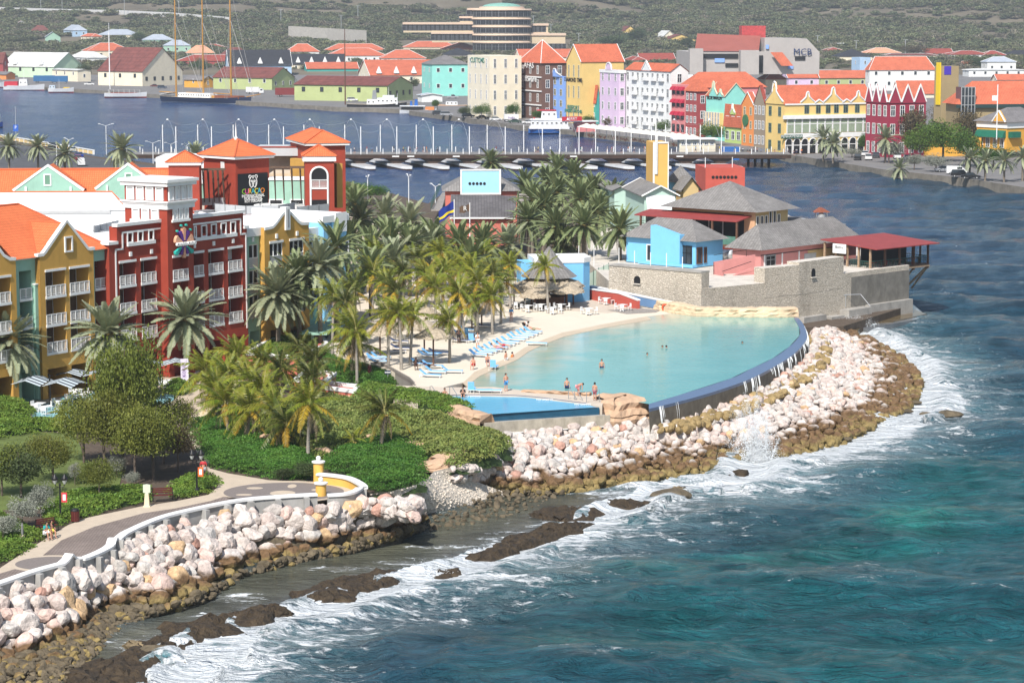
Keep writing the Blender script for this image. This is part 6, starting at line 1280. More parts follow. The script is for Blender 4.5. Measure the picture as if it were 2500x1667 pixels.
def block(name,label,cat,xl,xc,xr,yb,yt,a,mat,Y=None,z=None,roof=None,depth=None,group=None,eave=None,hmin=None,down=0):
 P=atY(xc,yb,Y)if Y is not None else G(xc,yb,z);F=Frame(P,a);w_=reach(P,F.ux,xr);d=reach(P,F.uy,xl)if depth is None else depth;h=atY(xc,yt,P.y).z-P.z
 if depth is None and not 0<d<62:P=atY(xl,yb,P.y);F=Frame(P,a);w_=reach(P,F.ux,xr);d=min(22,w_*.7)
 t=F.thing(name,label,cat,group);b=MB();b.box(0,0,-down,w_,d,h);gable=None
 if roof:
  k,ya,rm=roof[:3];ov=roof[3]if len(roof)>3 else.4;ctr=F.O+F.ux*w_/2+F.uy*d/2;rise=max(.5,atY(xc,ya,ctr.y).z-P.z-h)if ya>12 else ya;r_=MB();th=.12
  if k in('hip','pyr'):A,B,q=hip(r_,0,0,w_,d,h+.01,rise,ov,0,0 if k=='pyr' else None)
  elif k=='gx':
   for s_ in(0,1):
    yy=-ov if s_==0 else d+ov;ze=h-ov*rise/(d/2)
    pts=[(-ov,yy,ze),(w_+ov,yy,ze),(w_+ov,d/2,h+rise),(-ov,d/2,h+rise)];pts=pts if s_==0 else pts[::-1];r_.poly(pts);r_.poly([(x,y,z_-th)for x,y,z_ in pts[::-1]])
   b.slab([(0,h),(d,h),(d/2,h+rise-.02)],'x',0,w_)
  elif k=='gy':
   for s_ in(0,1):
    xx=-ov if s_==0 else w_+ov;ze=h-ov*rise/(w_/2)
    pts=[(xx,d+ov,ze),(xx,-ov,ze),(w_/2,-ov,h+rise),(w_/2,d+ov,h+rise)];pts=pts if s_==0 else pts[::-1];r_.poly(pts);r_.poly([(x,y,z_-th)for x,y,z_ in pts[::-1]])
   b.slab([(0,h),(w_,h),(w_/2,h+rise-.02)],'y',0,d)
  elif k=='flat':r_.box(-ov,-ov,h,w_+ov,d+ov,h+ya)
  r_.build('roof',rm,t)
  if k in('gx','gy','hip','pyr')and len(roof)>4 and roof[4]:
   v=MB()
   if k=='gy':
    for yy in(-ov,d+ov):
     ze=h-ov*rise/(w_/2);v.tube([(-ov,yy,ze),(w_/2,yy,h+rise),(w_+ov,yy,ze)],.14,4)
   elif k=='gx':
    for xx in(-ov,w_+ov):ze=h-ov*rise/(d/2);v.tube([(xx,-ov,ze),(xx,d/2,h+rise),(xx,d+ov,ze)],.14,4)
   else:
    for cx_,cy_,E in((q[0],q[1],A),(q[2],q[1],B if w_>=d else A),(q[2],q[3],B),(q[0],q[3],A if w_>=d else B)):v.tube([(cx_,cy_,h+.05),(E[0],E[1],E[2]+.05)],.13,4)
    if(Vector(A)-Vector(B)).length>.01:v.tube([A,B],.14,4)
   v.build('ridge',roof[4],t)
 b.build('wall',mat,t)
 if eave:e=MB();e.box(-.25,-.25,h-eave,w_+.25,0,h);e.box(-.25,0,h-eave,0,d,h);e.build('cornice',m_white,t)
 return t,F,w_,d,h
def grid_win(t,face,L_,h,cols,rows,ww,wh,z0,dz,m0=None,style='white',mid=True,w_=0,skip=()):
 me=win_mesh(ww,wh,style,mid)
 for i in range(cols):
  for j in range(rows):
   if(i,j)in skip:continue
   m_=m0 if m0 is not None else L_/cols/2;u=m_+(L_-2*m_)*(i/(cols-1)if cols>1 else.5);win(t,face,u,z0+dz*j,me,w_)
Q=[G(1486,732,4.5),G(1712,753,4.5),G(1949,786,1.5),G(2077,766,1.5),G(2218,745,1.5)];Q=[Vector((q.x,q.y,0))for q in Q]
back=[G(x,y,6.6)for x,y in[(2160,640),(1960,550),(1840,480),(1530,478),(1425,530),(1440,650)]];back=[Vector((q.x,q.y,0))for q in back]
t=thing('stone_fort','old pale coral stone fort wall with small arched embrasures above the pool','fort',Q[2]);o=Q[2]
OB('prism','rampart',[m_fort,m_ftop],t,[(p-o)[:2]for p in Q+back],.5,6.9,0,True,1)
def wseg(p,q,z0,z1,th,name='parapet',m=None,top=None):
 d=(q-p).normalized();n=Vector((-d.y,d.x,0));n=n if n.y>0 else-n;k=MB();k.prism([(p-o)[:2],(q-o)[:2],(q+n*th-o)[:2],(p+n*th-o)[:2]],z0,z1,0,True,1);return k.build(name,[m or m_fort,top or m_ftop],t)
nrmF=lambda p,q:(Vector((-(q-p).y,(q-p).x,0)).normalized())
e=Vector((0,-.03,0));wseg(Q[0]+e,Q[1]+e,4,8.85,1.6,'old_curtain_wall');q1=atY(1867,645,314);q2=atY(1958,646,318.5);q2.z=q1.z=0
u12=(Q[2]-Q[1]).normalized();pa=Q[1]+u12*reach(Vector((Q[1].x,Q[1].y,7)),u12,1867);wseg(pa+e,Q[2]+e,5,8.75,1.9,'upper_parapet');u23=(Q[3]-Q[2]).normalized();pb=Q[2]+u23*reach(Vector((Q[2].x,Q[2].y,9)),u23,2060);wseg(Q[2]+e,pb+e,5,9.1,1.9,'upper_parapet')
for p,q,name in((Q[0],Q[1],'cap'),):d=(q-p).normalized();k=MB();n=Vector((-d.y,d.x,0));n=n if n.y>0 else-n;k.prism([(p-n*.12-o)[:2],(q-n*.12-o)[:2],(q+n*1.7-o)[:2],(p+n*1.7-o)[:2]],8.85,9.02);k.build('weathered_cap',m_conc,t)
def embrasure(p,q,px,py,w_,h_):
 d=(q-p).normalized();n=Vector((d.y,-d.x,0));n=n if n.y<0 else-n;s_=reach(Vector((p.x,p.y,7)),d,px);c=p+d*s_;z=atY(px,py,c.y).z;k=MB();prof=[(-w_/2,0),(w_/2,0),(w_/2,h_*.6)]+[(w_/2*math.cos(R(a)),h_*.6+h_*.4*math.sin(R(a)))for a in(30,60,90,120,150)]+[(-w_/2,h_*.6)]
 k.slab(prof,'y',-.05,.02);o_=k.build('embrasure',m_dark,t,loc=(c+n*.02-o)+Vector((0,0,z)),rz=math.atan2(d.y,d.x));k=MB();k.prism([(-w_/2-.1,-.22),(w_/2+.1,-.22),(w_/2+.1,.02),(-w_/2-.1,.02)],-.12,.0);k.build('embrasure_sill',m_ftop,t,loc=(c+n*.02-o)+Vector((0,0,z)),rz=math.atan2(d.y,d.x))
embrasure(Q[0],Q[1],1556,692,.95,.95);embrasure(Q[1],Q[2],1942,684,.7,1.1)if False else embrasure(Q[2],Q[3],1985,676,.8,1.1)
wseg(Q[3]+e,Q[4]+Vector((.03,-.03,0)),2.4,6.3,1.2,'dark_undercroft',M('dark_stained_render',(.20,.185,.16),.9,.25,.8,stain=.7))
tt=thing('concrete_footing','stained concrete footing blocks with a brown tide line along the sea foot of the fort','footing',Q[2]);
def foot(p,q,z0,z1,out=.7):d=(q-p).normalized();n=Vector((d.y,-d.x,0));n=n if n.y<0 else-n;OB('prism','footing_block',m_conc,tt,[(p-o)[:2],(q-o)[:2],(q+n*out-o)[:2],(p+n*out-o)[:2]],z0,z1)
L23=(Q[3]-Q[2]).length;foot(Q[2],Q[2]+u23*L23*.42,0,2.1,.9);foot(Q[2]+u23*L23*.47,Q[2]+u23*L23*.72,0,1.7,1.3);foot(Q[2]+u23*L23*.78,Q[3]+(Q[4]-Q[3])*.2,0,2.3,1.5);foot(Q[3]+(Q[4]-Q[3])*.25,Q[4],0,2.4,.7)
m_wet=M('wet_brown_slab',(.13,.095,.05),.25,.4,.4,stain=.5,spec=.6);sheet('wave_washed_slab',[(1960,790),(2000,786),(2080,772),(2217,750),(2262,766),(2180,785),(2110,790),(2095,806),(2030,812),(1985,806)],.5,m_wet,1.2)
P_=[G(x,y,.9)for x,y in[(2217,722),(2230,735),(2262,762),(2262,766),(2120,792),(2070,785),(2217,752)]];b=MB();b.prism([tuple(p[:2])for p in P_],-.5,.4);x=b.build('sea_landing',M('wet_concrete',(.16,.17,.18),.2,.2,.6,spec=.6));tag(x,'wet grey concrete landing slab jutting from the foot of the fort into the sea','landing')
t=thing('handrail','thin pale handrail on the steps at the foot of the fort','handrail',G(2005,775,1.5));b=MB();b.tube([(0,0,2.0),(3.5,3,2.6),(5.5,3.5,2.6),(6.6,2.2,1.2)],.05,5);b.tube([(3.5,3,1),(3.5,3,2.6)],.05,5);b.build('rail',m_steel,t)
t,F,w_,d_,h=block('blue_casino_building','bright blue building on the fort with a grey shingle roof and slanting false front','building',1529,1698,1764,653,590,48,c_blue,z=7.0,roof=('hip',533,t_shing,.7))
v0=F.vz(1667,640);v1=F.vz(1596,640);za=F.vz(1667,573)[1];zb_=F.vz(1596,549)[1];OB('slab','false_front',c_blue,t,[(v0[0],.1),(v1[0],.1),(v1[0],zb_),(v0[0]+.7,za),(v0[0],za)],'x',-.7,.5);OB('box','base_ledge',c_blue,t,-1.0,-.3,0,0,9,.35)
for(px0,px1,y0,y1,s_)in[(1579,1592,637,597,'white'),(1662,1690,645,601,'dark')]:
 a0=F.vz(px0,y0);a1=F.vz(px1,y1);win(t,'L',(a0[0]+a1[0])/2,a0[1],win_mesh(abs(a1[0]-a0[0]),abs(a1[1]-a0[1]),s_,px0>1600))
for(px0,px1,y0,y1)in[(1700,1714,645,603),(1718,1725,642,603)]:
 a0=F.uz(px0,y0);a1=F.uz(px1,y1);win(t,'F',(a0[0]+a1[0])/2,a0[1],win_mesh(abs(a1[0]-a0[0]),abs(a1[1]-a0[1]),'brown',False))
t,F,w_,d_,h=block('pink_fort_building','long rose pink building with a grey shingle hip roof behind the fort parapet','building',1788,1857,2090,658,610,47,c_rose,z=7.0,roof=('hip',3.1,t_shing,.8))
for px0,px1,y0,y1,s_ in[(1868,1893,655,621,'grey'),(1907,1918,640,616,'white'),(1925,1947,640,616,'white')][:1]:
 a0=F.uz(px0,y0);a1=F.uz(px1,y1);win(t,'F',(a0[0]+a1[0])/2,a0[1],win_mesh(abs(a1[0]-a0[0]),abs(a1[1]-a0[1]),s_,True,None,m_dark))
for px,c_ in((1950,m_white),(1866,m_white),(1909,m_white)):a0=F.uz(px,640);bar(t,'white_post',a0[0]-.12,a0[0]+.12,0,h-.75,-.08,0,c_)
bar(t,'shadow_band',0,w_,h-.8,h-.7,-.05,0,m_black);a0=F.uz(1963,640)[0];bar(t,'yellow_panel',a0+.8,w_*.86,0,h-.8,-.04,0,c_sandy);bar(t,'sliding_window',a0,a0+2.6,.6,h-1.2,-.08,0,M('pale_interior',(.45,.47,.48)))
P_=atY(1765,645,322);pr=Frame(Vector((P_.x,P_.y,6.6)),25);t=pr.thing('pink_ramp','pink stepped ramp walls coming down to the fort terrace beside the pink building','ramp');b=MB();a_=pr.uz(1865,650)[0];b.slab([(0,0),(a_*.95,0),(a_*.95,1.0),(a_*.7,1.15),(0,-.6+.4)],'y',.0,.3);b.slab([(0,0),(a_,0),(a_,2.6),(0,1.9)],'y',2.2,2.5);b.box(0,.3,0,.3,2.5,1.9);b.build('wall',c_rose,t)
k=MB();k.tube([(0,2.4,2.8),(a_*.8,2.4,3.3),(a_*.8,2.4,2.4)],.04,5);k.tube([(0,.1,.9),(a_*.7,.1,2.0)],.04,5);k.build('handrail',m_black,t)
t,F,w_,d_,h=block('grey_roofed_restaurant','two storey peach and sand building under the largest grey shingle pyramid roof on the fort','building',1640,1844,1923,568,517,49,c_sandy,Y=352,roof=('pyr',442,t_shing,1.3),down=5)
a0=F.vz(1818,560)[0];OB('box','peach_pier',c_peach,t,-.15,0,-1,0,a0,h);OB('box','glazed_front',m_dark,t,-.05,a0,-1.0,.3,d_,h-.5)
for i in range(5):k=MB();y_=a0+(d_-a0)*(i+.5)/5.2;k.box(-.14,y_-.07,-1,-.05,y_+.07,h-.7);k.build('window_frame',m_white,t)
k=MB();sl_=[(-3.6,h-1.15),(0,h-.55),(0,h-.72),(-3.6,h-1.3)];k.slab(sl_,'y',a0*.3,d_+4);k.build('red_canopy',m_awn,t)
for i in range(5):k=MB();y_=a0*.4+(d_+3-a0*.4)*i/4;k.box(-3.5,y_-.12,-3.5,-3.25,y_+.12,h-1.25);k.build('canopy_post',m_wbrown,t)
OB('box','glass_rail',m_gglass,t,-3.45,a0*.4,-1.6,-3.4,d_+3,-.4);OB('box','balcony_floor',m_wbrown,t,-3.6,a0*.3,-1.9,0,d_+4,-1.6);OB('box','red_base_wall',c_brick,t,-2.8,-.2,-5,.2,7,-1.9)
for i,fx in enumerate((.06,.19,.32,.45,.58,.71)):
 me=win_mesh(w_*.085,h*(.86 if i in(3,4)else.68),'white',False,None,m_dark);win(t,'F',w_*fx,.3,me)
t,F,w_,d_,h=block('mint_gabled_house','small pale mint house with a grey shingle gable roof and a white corrugated awning','building',1527,1573,1650,518,474,7,c_mint,Y=368,roof=('gy',444,t_shing,.5,m_white),down=4)
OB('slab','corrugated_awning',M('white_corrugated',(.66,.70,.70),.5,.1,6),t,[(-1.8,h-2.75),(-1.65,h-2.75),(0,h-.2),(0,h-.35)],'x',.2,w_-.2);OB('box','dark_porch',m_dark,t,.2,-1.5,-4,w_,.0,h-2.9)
block('grey_roofed_pavilion','grey shingle roofed house half hidden by date palms left of the mint house','building',1440,1500,1535,490,462,7,c_mint,Y=392,roof=('gy',444,t_shing,.5),down=4)
t,F,w_,d_,h=block('yellow_tower','tall thin yellow wall tower with white edges and a slot holding white poles','tower',1577,1594,1632,472,349,6,M('tower_yellow',(.72,.43,.12),.7,.05,.4),Y=378,down=6)
k=MB();k.box(-.03,-.1,-2,.22,0,h);k.box(w_-.15,-.1,-2,w_,0,h);k.box(0,-.1,h-.1,w_,.3,h+.12);k.build('white_edge',m_white,t);a0=F.uz(1598,400)[0];a1=F.uz(1606,400)[0];bar(t,'slot',a0,a1,h-4.6,h+.13,-.12,-.02,M('slot_lining',(.30,.31,.33)))
for f_ in(.3,.7):k=MB();x_=a0+(a1-a0)*f_;k.tube([(x_,-.15,h-4.7),(x_,-.15,h+(3.4 if f_<.5 else 1.2))],.09,6);k.build('pole',m_white,t)
block('blue_walled_house','blue house with a grey shingle hip roof right of the yellow tower','building',1632,1655,1690,482,446,30,c_blue,Y=384,roof=('hip',404,t_shing,.5),down=4);block('beige_walled_house','beige house with a grey shingle slope left of the red block','building',1650,1668,1705,490,456,12,c_sandy,Y=376,roof=('gy',430,t_shing,.5),down=4)
t,F,w_,d_,h=block('red_block','plain brick red cubic block with a row of small round portholes','building',1697,1722,1818,480,410,6,c_brick,Y=392,down=6)
for i in range(7):a0=F.uz(1741+i*9.2,433);OB('slab','porthole',m_dark,t,[(a0[0]+.26*math.cos(j*.785),a0[1]+.26*math.sin(j*.785))for j in range(8)],'y',-.06,-.01)
for px in(1723,1789):a0=F.uz(px,410)[0];OB('tube','mast',m_white,t,[(a0,.4,h),(a0,.4,h+1.6)],.06,5)
P_=[atY(1925,527,362),atY(2066,547,348),atY(2030,585,340),atY(1900,585,345)];o=P_[3];t=thing('low_shingle_roof','low grey shingle roof between the big pyramid roof and the sea','roof',o);b=MB();b.poly([p-o for p in(P_[3],P_[2],P_[1],P_[0])]);b.poly([p-o-Vector((0,0,.3))for p in(P_[0],P_[1],P_[2],P_[3])]);b.build('roof_slope',t_shing,t);b=MB();q=P_[1]-o;b.box(.5,1,-6,q.x-1,q.y,q.z-1);b.build('wall',c_rose,t)
P=atY(2005,548,346);t=thing('kitchen_vent','kitchen exhaust drum under a little rusty pitched cover on the grey roof','vent',P);OB('lathe','drum',m_steel,t,[(.45,.6),(.55,.7),(.55,1.3),(.3,1.5),(.2,1.7)],12);OB('slab','pitched_cover',M('rusty_cover',(.30,.10,.06),.8,.2),t,[(-1.1,1.75),(-.3,2.3),(.1,2.3),(1.1,1.75),(1.1,1.67),(-1.1,1.67)],'y',-.6,.6)
for dx in(-.75,.75):b=MB();b.tube([(dx,-.4,-.5),(dx,-.4,1.7)],.05,4);b.tube([(dx,.4,-.5),(dx,.4,1.7)],.05,4);b.build('leg',m_grey,t)
P=atY(1961,553,345);t=thing('vent_pipe','plain grey vent pipe left of the rusty cover','pipe',P);OB('lathe','pipe',m_steel,t,[(.22,-.5),(.22,1.0),(.27,1.0),(.27,1.12)],10)
for k_,px in enumerate((1766,1783)):P=atY(px,632,338);t=thing('steel_kettle_vent','shiny steel roof ventilator, the %s of two beside the red wall'%('left' if not k_ else 'right'),'vent',P);b=MB();b.lathe([(.25,-.5),(.5,.1),(.75,.35),(.75,.9),(.6,1.05),(.6,1.2),(.1,1.25)],14);b.build('drum',m_steel,t,True);b=MB();b.box(-.6,-.6,-1.4,-.5,-.5,-.2);b.box(.5,-.6,-1.4,.6,-.5,-.2);b.box(-.6,-.6,-.6,.6,-.5,-.5);b.build('stand',m_black,t)
P=atY(2127,608,331);F=Frame(Vector((P.x,P.y,0)),44);t=F.thing('seaside_dining_deck','timber dining deck with a dark red roof hanging over the sea corner of the fort','dining deck');zr=P.z;w_=reach(P,F.ux,2281);d_=reach(P,F.uy,2003);zf=atY(2116,660,P.y).z
b=MB();b.slab([(-.9,zr),(d_,zr+.75),(d_,zr+.62),(-.9,zr-.12)],'x',-.0,w_);b.build('red_roof',m_awn,t)
OB('box','floor',m_wbrown,t,.4,.4,zf-.15,w_-.6,d_,zf+.02);wl_=M('weathered_timber',(.36,.25,.16),.85,.25,3);b=MB();b.box(.3,.3,zf-.4,w_-.5,.55,zf-.15);b.box(.3,.3,zf-.4,.55,d_,zf-.15);b.build('edge_beam',wl_,t)
def rails(n,x0,y0,x1,y1,nm='rail'):
 b=MB();p=Vector((x0,y0,zf));q=Vector((x1,y1,zf));
 for z_ in(.45,.75,1.05):b.tube([p+Vector((0,0,z_)),q+Vector((0,0,z_))],.035 if z_<1 else.06,4)
 for i in range(n*2+1):c=p.lerp(q,i/(n*2));b.tube([c,c+Vector((0,0,1.05))],.03,4)
 b.build(nm,M('green_rail',(.03,.09,.07),.5,0),t)
rails(8,.5,.5,w_-.7,.5);rails(5,.5,.5,.5,d_*.45);rails(5,w_-.7,.5,w_-.7,d_*.5)
for i in range(5):x_=.5+(w_-1.2)*i/4;OB('box','post',wl_ if i<1 else m_wbrown,t,x_-.12,.38,zf-.7,x_+.12,.62,zr-.05)
for i in range(1,5):y_=.5+d_*.9*i/4;OB('box','post',wl_,t,.38,y_-.12,zf-.5,.62,y_+.12,zr+.3)
for i in range(1,4):y_=.5+d_*.45*i/3;OB('box','post',m_wbrown,t,w_-.82,y_-.1,zf,w_-.6,y_+.1,zr+.2)
for i in range(5):x_=.5+(w_-1.2)*i/4;OB('tube','brace',wl_,t,[(x_,.5,zf-.4),(x_,.5+2.6,zf-3.6)],.14,4)
OB('tube','brace',wl_,t,[(.5,.5,zf-.4),(.5,2.9,zf-.5),(.5,2.9,zf-4.2)],.13,4);OB('tube','brace',wl_,t,[(w_-.6,.5,zf-.3),(w_-3.2,2.6,zf-3.6)],.15,4)
OB('box','back_screen',m_dark,t,2.5,3.5,zf,w_-1.5,3.7,zr)
for i in range(9):x_=1.2+(w_-2.6)*i/8;b=MB();b.box(x_-.35,1.2,zf+.7,x_+.35,1.9,zf+.75);b.box(x_-.05,1.5,zf,x_+.05,1.6,zf+.7);b.build('dining_table',M('red_tablecloth',(.35,.04,.04))if i%2 else m_wbrown,t)
a0=reach(P,F.uy,2053);OB('box','sign_board',m_white,t,-.35,a0-1.1,zr-1.2+.3,-.25,a0+1.1,zr+.35);text('sign_lettering','Bistro',.55,m_dark,t,(-.37,a0,zr-.1),(R(90),0,R(-90)),.01)
t,F,w_,d_,h=block('billboard_house','salmon house by the water with a big light blue board with five round holes','building',None,1088,1262,505,467,2,c_pink,Y=405,roof=('hip',3.6,t_shing,.6),depth=11,down=5)
a0=F.uz(1127,474,-1.0);a1=F.uz(1220,417,-1.0);OB('box','blue_front',M('light_blue_panel',(.36,.68,.86),.6,.04),t,a0[0],-1.0,a0[1],a1[0],-.7,a1[1]);frame_box(t,'white_frame',a0[0]-.2,a1[0]+.2,a0[1]-.1,a1[1]+.25,-1.0,.25)
for i in range(5):q=F.uz(1147+i*8.9,448.5,-1.0);OB('slab','round_hole',m_dark,t,[(q[0]+.24*math.cos(j*.785),q[1]+.24*math.sin(j*.785))for j in range(8)],'y',-1.06,-1.01)
L_=atY(1098,531,392);t=thing('dark_roofed_annex','salmon annex with a dark shingle lean-to roof in front of the billboard house','building',L_);r0=atY(1258,533,392)-L_;u0_=atY(1101,475,397)-L_;u1_=atY(1261,478,397)-L_;b=MB();b.poly([(0,0,0),r0,u1_,u0_]);b.poly([u0_-Vector((0,0,.2)),u1_-Vector((0,0,.2)),r0-Vector((0,0,.2)),(0,0,-.2)]);b.build('roof_slope',t_shingd,t);OB('box','wall',c_pink,t,.4,.6,-5,r0.x-.3,6,-.1);bar(t,'white_gutter',0,r0.x,-.22,.02,-.1,.0,m_white)
L_=atY(1262,520,392);r0=atY(1298,520,392)-L_;u0_=atY(1268,472,400)-L_;t=thing('slatted_walkway_roof','grey slatted walkway roof right of the dark shingle annex','walkway',L_)
for i in range(7):f_=i/7;p=u0_*f_;b=MB();b.poly([p,p+Vector((r0.x,0,0)),p+Vector((r0.x,0,0))+u0_*.125,p+u0_*.125]);b.build('roof_panel',m_wood,t)
b=MB();b.box(.3,.2,-5,.5,.4,-.1);b.box(r0.x-.5,.2,-5,r0.x-.3,.4,-.1);b.build('post',m_wbrown,t)
sheet('boardwalk',[(1052,512),(1078,512),(1090,470),(1080,470)],3.4,m_wood,.25);t=thing('green_railing','green mesh railing along the seaward edge of the boardwalk','railing',G(1052,512,3.4));q=G(1076,458,3.4)-G(1052,512,3.4);b=MB()
for i in range(13):p=q*(i/12);b.tube([p,p+Vector((0,0,1.5))],.05,4)
for z_ in(.3,.7,1.1,1.5):b.tube([Vector((0,0,z_)),q+Vector((0,0,z_))],.04,4)
b.build('rail',M('green_rail',(.03,.09,.07),.5,0),t)
def flag(label,px,yt,yb,Y,cols,emblem=None,fw=2.6,fh=1.9,droop=.9):
 P=atY(px,yb,Y);h=atY(px,yt,Y).z-P.z;t=thing('flagpole',label,'flag',(P.x,P.y,P.z-3));OB('tube','pole',m_white,t,[(0,0,0),(0,0,h+3)],.07,6);V=[];F_=[];mi=[]
 for i in range(9):
  for j in range(6):x=-fw*i/8;V.append((x,.18*math.sin(i*1.1)-.15*i/8,h+2.7-fh*j/5-droop*(i/8)**1.3+.08*math.sin(i*1.3+j)))
 for i in range(8):
  for j in range(5):a=i*6+j;F_.append((a,a+1,a+7,a+6));mi.append(cols[j])
 me=np_mesh('flag_cloth',V,F_,[M('flag_blue',(.01,.03,.22),.6,0),M('flag_yellow',(.75,.55,.02),.6,0),M('flag_brown',(.12,.075,.05),.6,0),m_white,M('flag_red',(.5,.02,.02),.6,0)],mi,True);add('flag_cloth',me,t)
 if emblem:text('flag_emblem',emblem,.95 if emblem=='R' else.8,m_white,t,(-fw*.45,-.28,h+2.7-fh*.45-droop*.35),(R(90),0,0),.01)
 return t
flag('blue flag with a yellow stripe and two white stars on a pole',1109,487,530,372,(0,0,0,1,0),None,2.3,1.9,1.4);flag('brown flag with a white letter R on a pole',1147,495,543,368,(2,)*5,'R',1.5,1.0,.3)
P=atY(1109,530,372)
t,F,w_,d_,h=block('blue_stair_block','bright blue block with a white parapet between the thatched bar and the fort','building',None,1372,1424,738,642,8,c_blue,z=4.5,depth=6);OB('prism','angled_wall',c_blue,t,[(w_,0),(w_+1.0,1.2),(w_+1.0,6),(w_,6)],0,h);OB('prism','white_parapet',m_white,t,[(-3.5,-.1),(w_+.05,-.1),(w_+1.15,1.2),(w_+1.15,6),(-3.5,6)],h,h+.6);OB('box','wall',c_blue,t,-5,1.5,h-3,0,5,h)
W0=G(1439,729,4.5);F=Frame(W0,0)
P1,P2=G(1440,731,4.5),G(1556,755,4.5);P3=G(1632,760,4.5);t=thing('red_stair_wall','brick red sloping stair wall with a white coping beside the white beach tables','wall',P1);d=P2-P1;b=MB();n=Vector((-d.y,d.x,0)).normalized()*.4;n=n if n.y>0 else-n
h1=atY(1440,707,P1.y).z-4.5;h2=atY(1512,717,P1.lerp(P2,.62).y).z-4.5;h3=atY(1555,734,P2.y).z-4.5
def sloped(t,p,q,ha,hb,th,m,nm,z0=0):b=MB();n=Vector((-(q-p).y,(q-p).x,0)).normalized()*th;n=n if n.y>0 else-n;b.prism([p[:2],q[:2],(q+n)[:2],(p+n)[:2]],z0,0,0)if False else None;A=[p,q,q+n,p+n];Z0=[z0]*4 if not isinstance(z0,(list,tuple))else z0;Z1=[ha,hb,hb,ha];k=len(b.v);b.v+=[(A[i].x,A[i].y,Z0[i])for i in range(4)]+[(A[i].x,A[i].y,Z1[i])for i in range(4)];b.f+=[(k+3,k+2,k+1,k),(k+4,k+5,k+6,k+7),(k,k+1,k+5,k+4),(k+1,k+2,k+6,k+5),(k+2,k+3,k+7,k+6),(k+3,k,k+4,k+7)];b.m+=[0]*6;return b.build(nm,m,t)
z_=Vector((0,0,0));pm=d*.62;sloped(t,z_,pm,h1,h2,.35,c_brick,'wall');sloped(t,pm,d,h2,h3,.35,c_brick,'wall');sloped(t,z_+n*-.15,pm+n*-.15,h1+.14,h2+.14,.5,m_white,'coping',[h1,h2,h2,h1]);sloped(t,pm+n*-.15,d+n*-.15,h2+.14,h3+.14,.5,m_white,'coping',[h2,h3,h3,h2])
P1b=G(1440,722,4.5);P1b=P1+Vector((0,3.2,0));d3=P3+Vector((0,.6,0))-P1b;t=thing('blue_stair_wall','blue stair wall with white coping sloping down to the beach beside the orange life ring','wall',P1b);ha=atY(1440,699.5,P1b.y).z-4.5;hb=atY(1629,740,P3.y).z-4.5;c_b2=M('grey_blue_stucco',(.16,.29,.50),.7,.08,.5);sloped(t,z_,d3,ha,hb,.4,c_b2,'wall');sloped(t,Vector((0,-.08,0)),d3+Vector((0,-.08,0)),ha+.14,hb+.14,.6,m_white,'coping',[ha,hb,hb,ha])
b=MB();pr_=[(.38*math.cos(R(a)),.38*math.sin(R(a)))for a in range(0,361,24)];b.tube([(x,0,z)for x,z in pr_],.1,8,0,False);P=atY(1624.5,750.5,P3.y-.15);t=tag(b.build('life_ring',[M('orange_ring',(.72,.10,.04),.5,0)],None,True,P),'orange life ring hanging where the blue wall meets the sculpted rock','life ring')
t=thing('glass_ramp','white footbridge ramp with green glass sides between the blue block and the fort','footbridge',atY(1436,706,330));q=atY(1486,684,330)-t.location;OB('slab','ramp_beam',m_white,t,[(0,-.6),(q.x,q.z-.6),(q.x,q.z),(0,0)],'y',0,2);OB('slab','glass_side',M('pale_green_glass',(.34,.42,.36),.15,.1,1,spec=.6),t,[(0,0),(q.x,q.z),(q.x,q.z+2.2),(0,2.0)],'y',-.02,.02)
for i in range(5):x=q.x*i/4;OB('tube','post',M('green_rail',(.03,.09,.07),.5,0),t,[(x,-.05,q.z*i/4),(x,-.05,q.z*i/4+2.3)],.05,4)
sheet('bar_deck',[(1240,735),(1440,731),(1556,755),(1480,764),(1380,758),(1240,752)],4.53,m_deckst,.2);sheet('wooden_beach_deck',[(1484,757),(1560,752),(1612,757),(1600,762),(1530,766)],4.56,m_wood,.2)
for k,(px,yt,yb)in enumerate([(1413,600,632),(1450,600,640),(1511,605,645),(1549,612,650),(1588,616,653),(1627,618,655),(1666,627,660)]):
 P=atY(px,yb,322 if px>1480 else 330);t=thing('thin_pole','thin white pole in the row along the fort parapet','pole',P,0,'thin white poles along the fort');b=MB();h=atY(px,yt,P.y).z-P.z;b.tube([(0,0,-.5),(0,0,h)],.05,5);b.build('pole',m_white,t)
YB=655.0;zd=3.4
xb=lambda px:atY(px,380,YB).x
t=thing('pontoon_bridge','long floating bridge on a row of white edged pontoons across the harbour','bridge',(xb(300),YB,0));o=xb(300);Lb=xb(1932)-o
m_brgrd=M('bridge_girder',(.055,.032,.022),.8,.35,.8);m_brdeck=M('bridge_planking',(.23,.22,.21),.9,.15,.5)
OB('box','deck',m_brdeck,t,0,0,zd-.15,Lb,10,zd);b=MB();b.box(0,-.15,zd-1.15,Lb,.15,zd-.2);b.box(0,9.8,zd-1.1,Lb,10.1,zd-.2);b.build('girder',m_brgrd,t)
def mk(fn,mats,nm):b=MB();fn(b);return b.mesh(nm,mats)
post=mk(lambda b:b.box(-.09,-.09,0,.09,.09,1.35),m_white,'railing_post');pole=mk(lambda b:b.box(-.1,-.1,-1,.1,.1,7.1),m_white,'tall_pole')
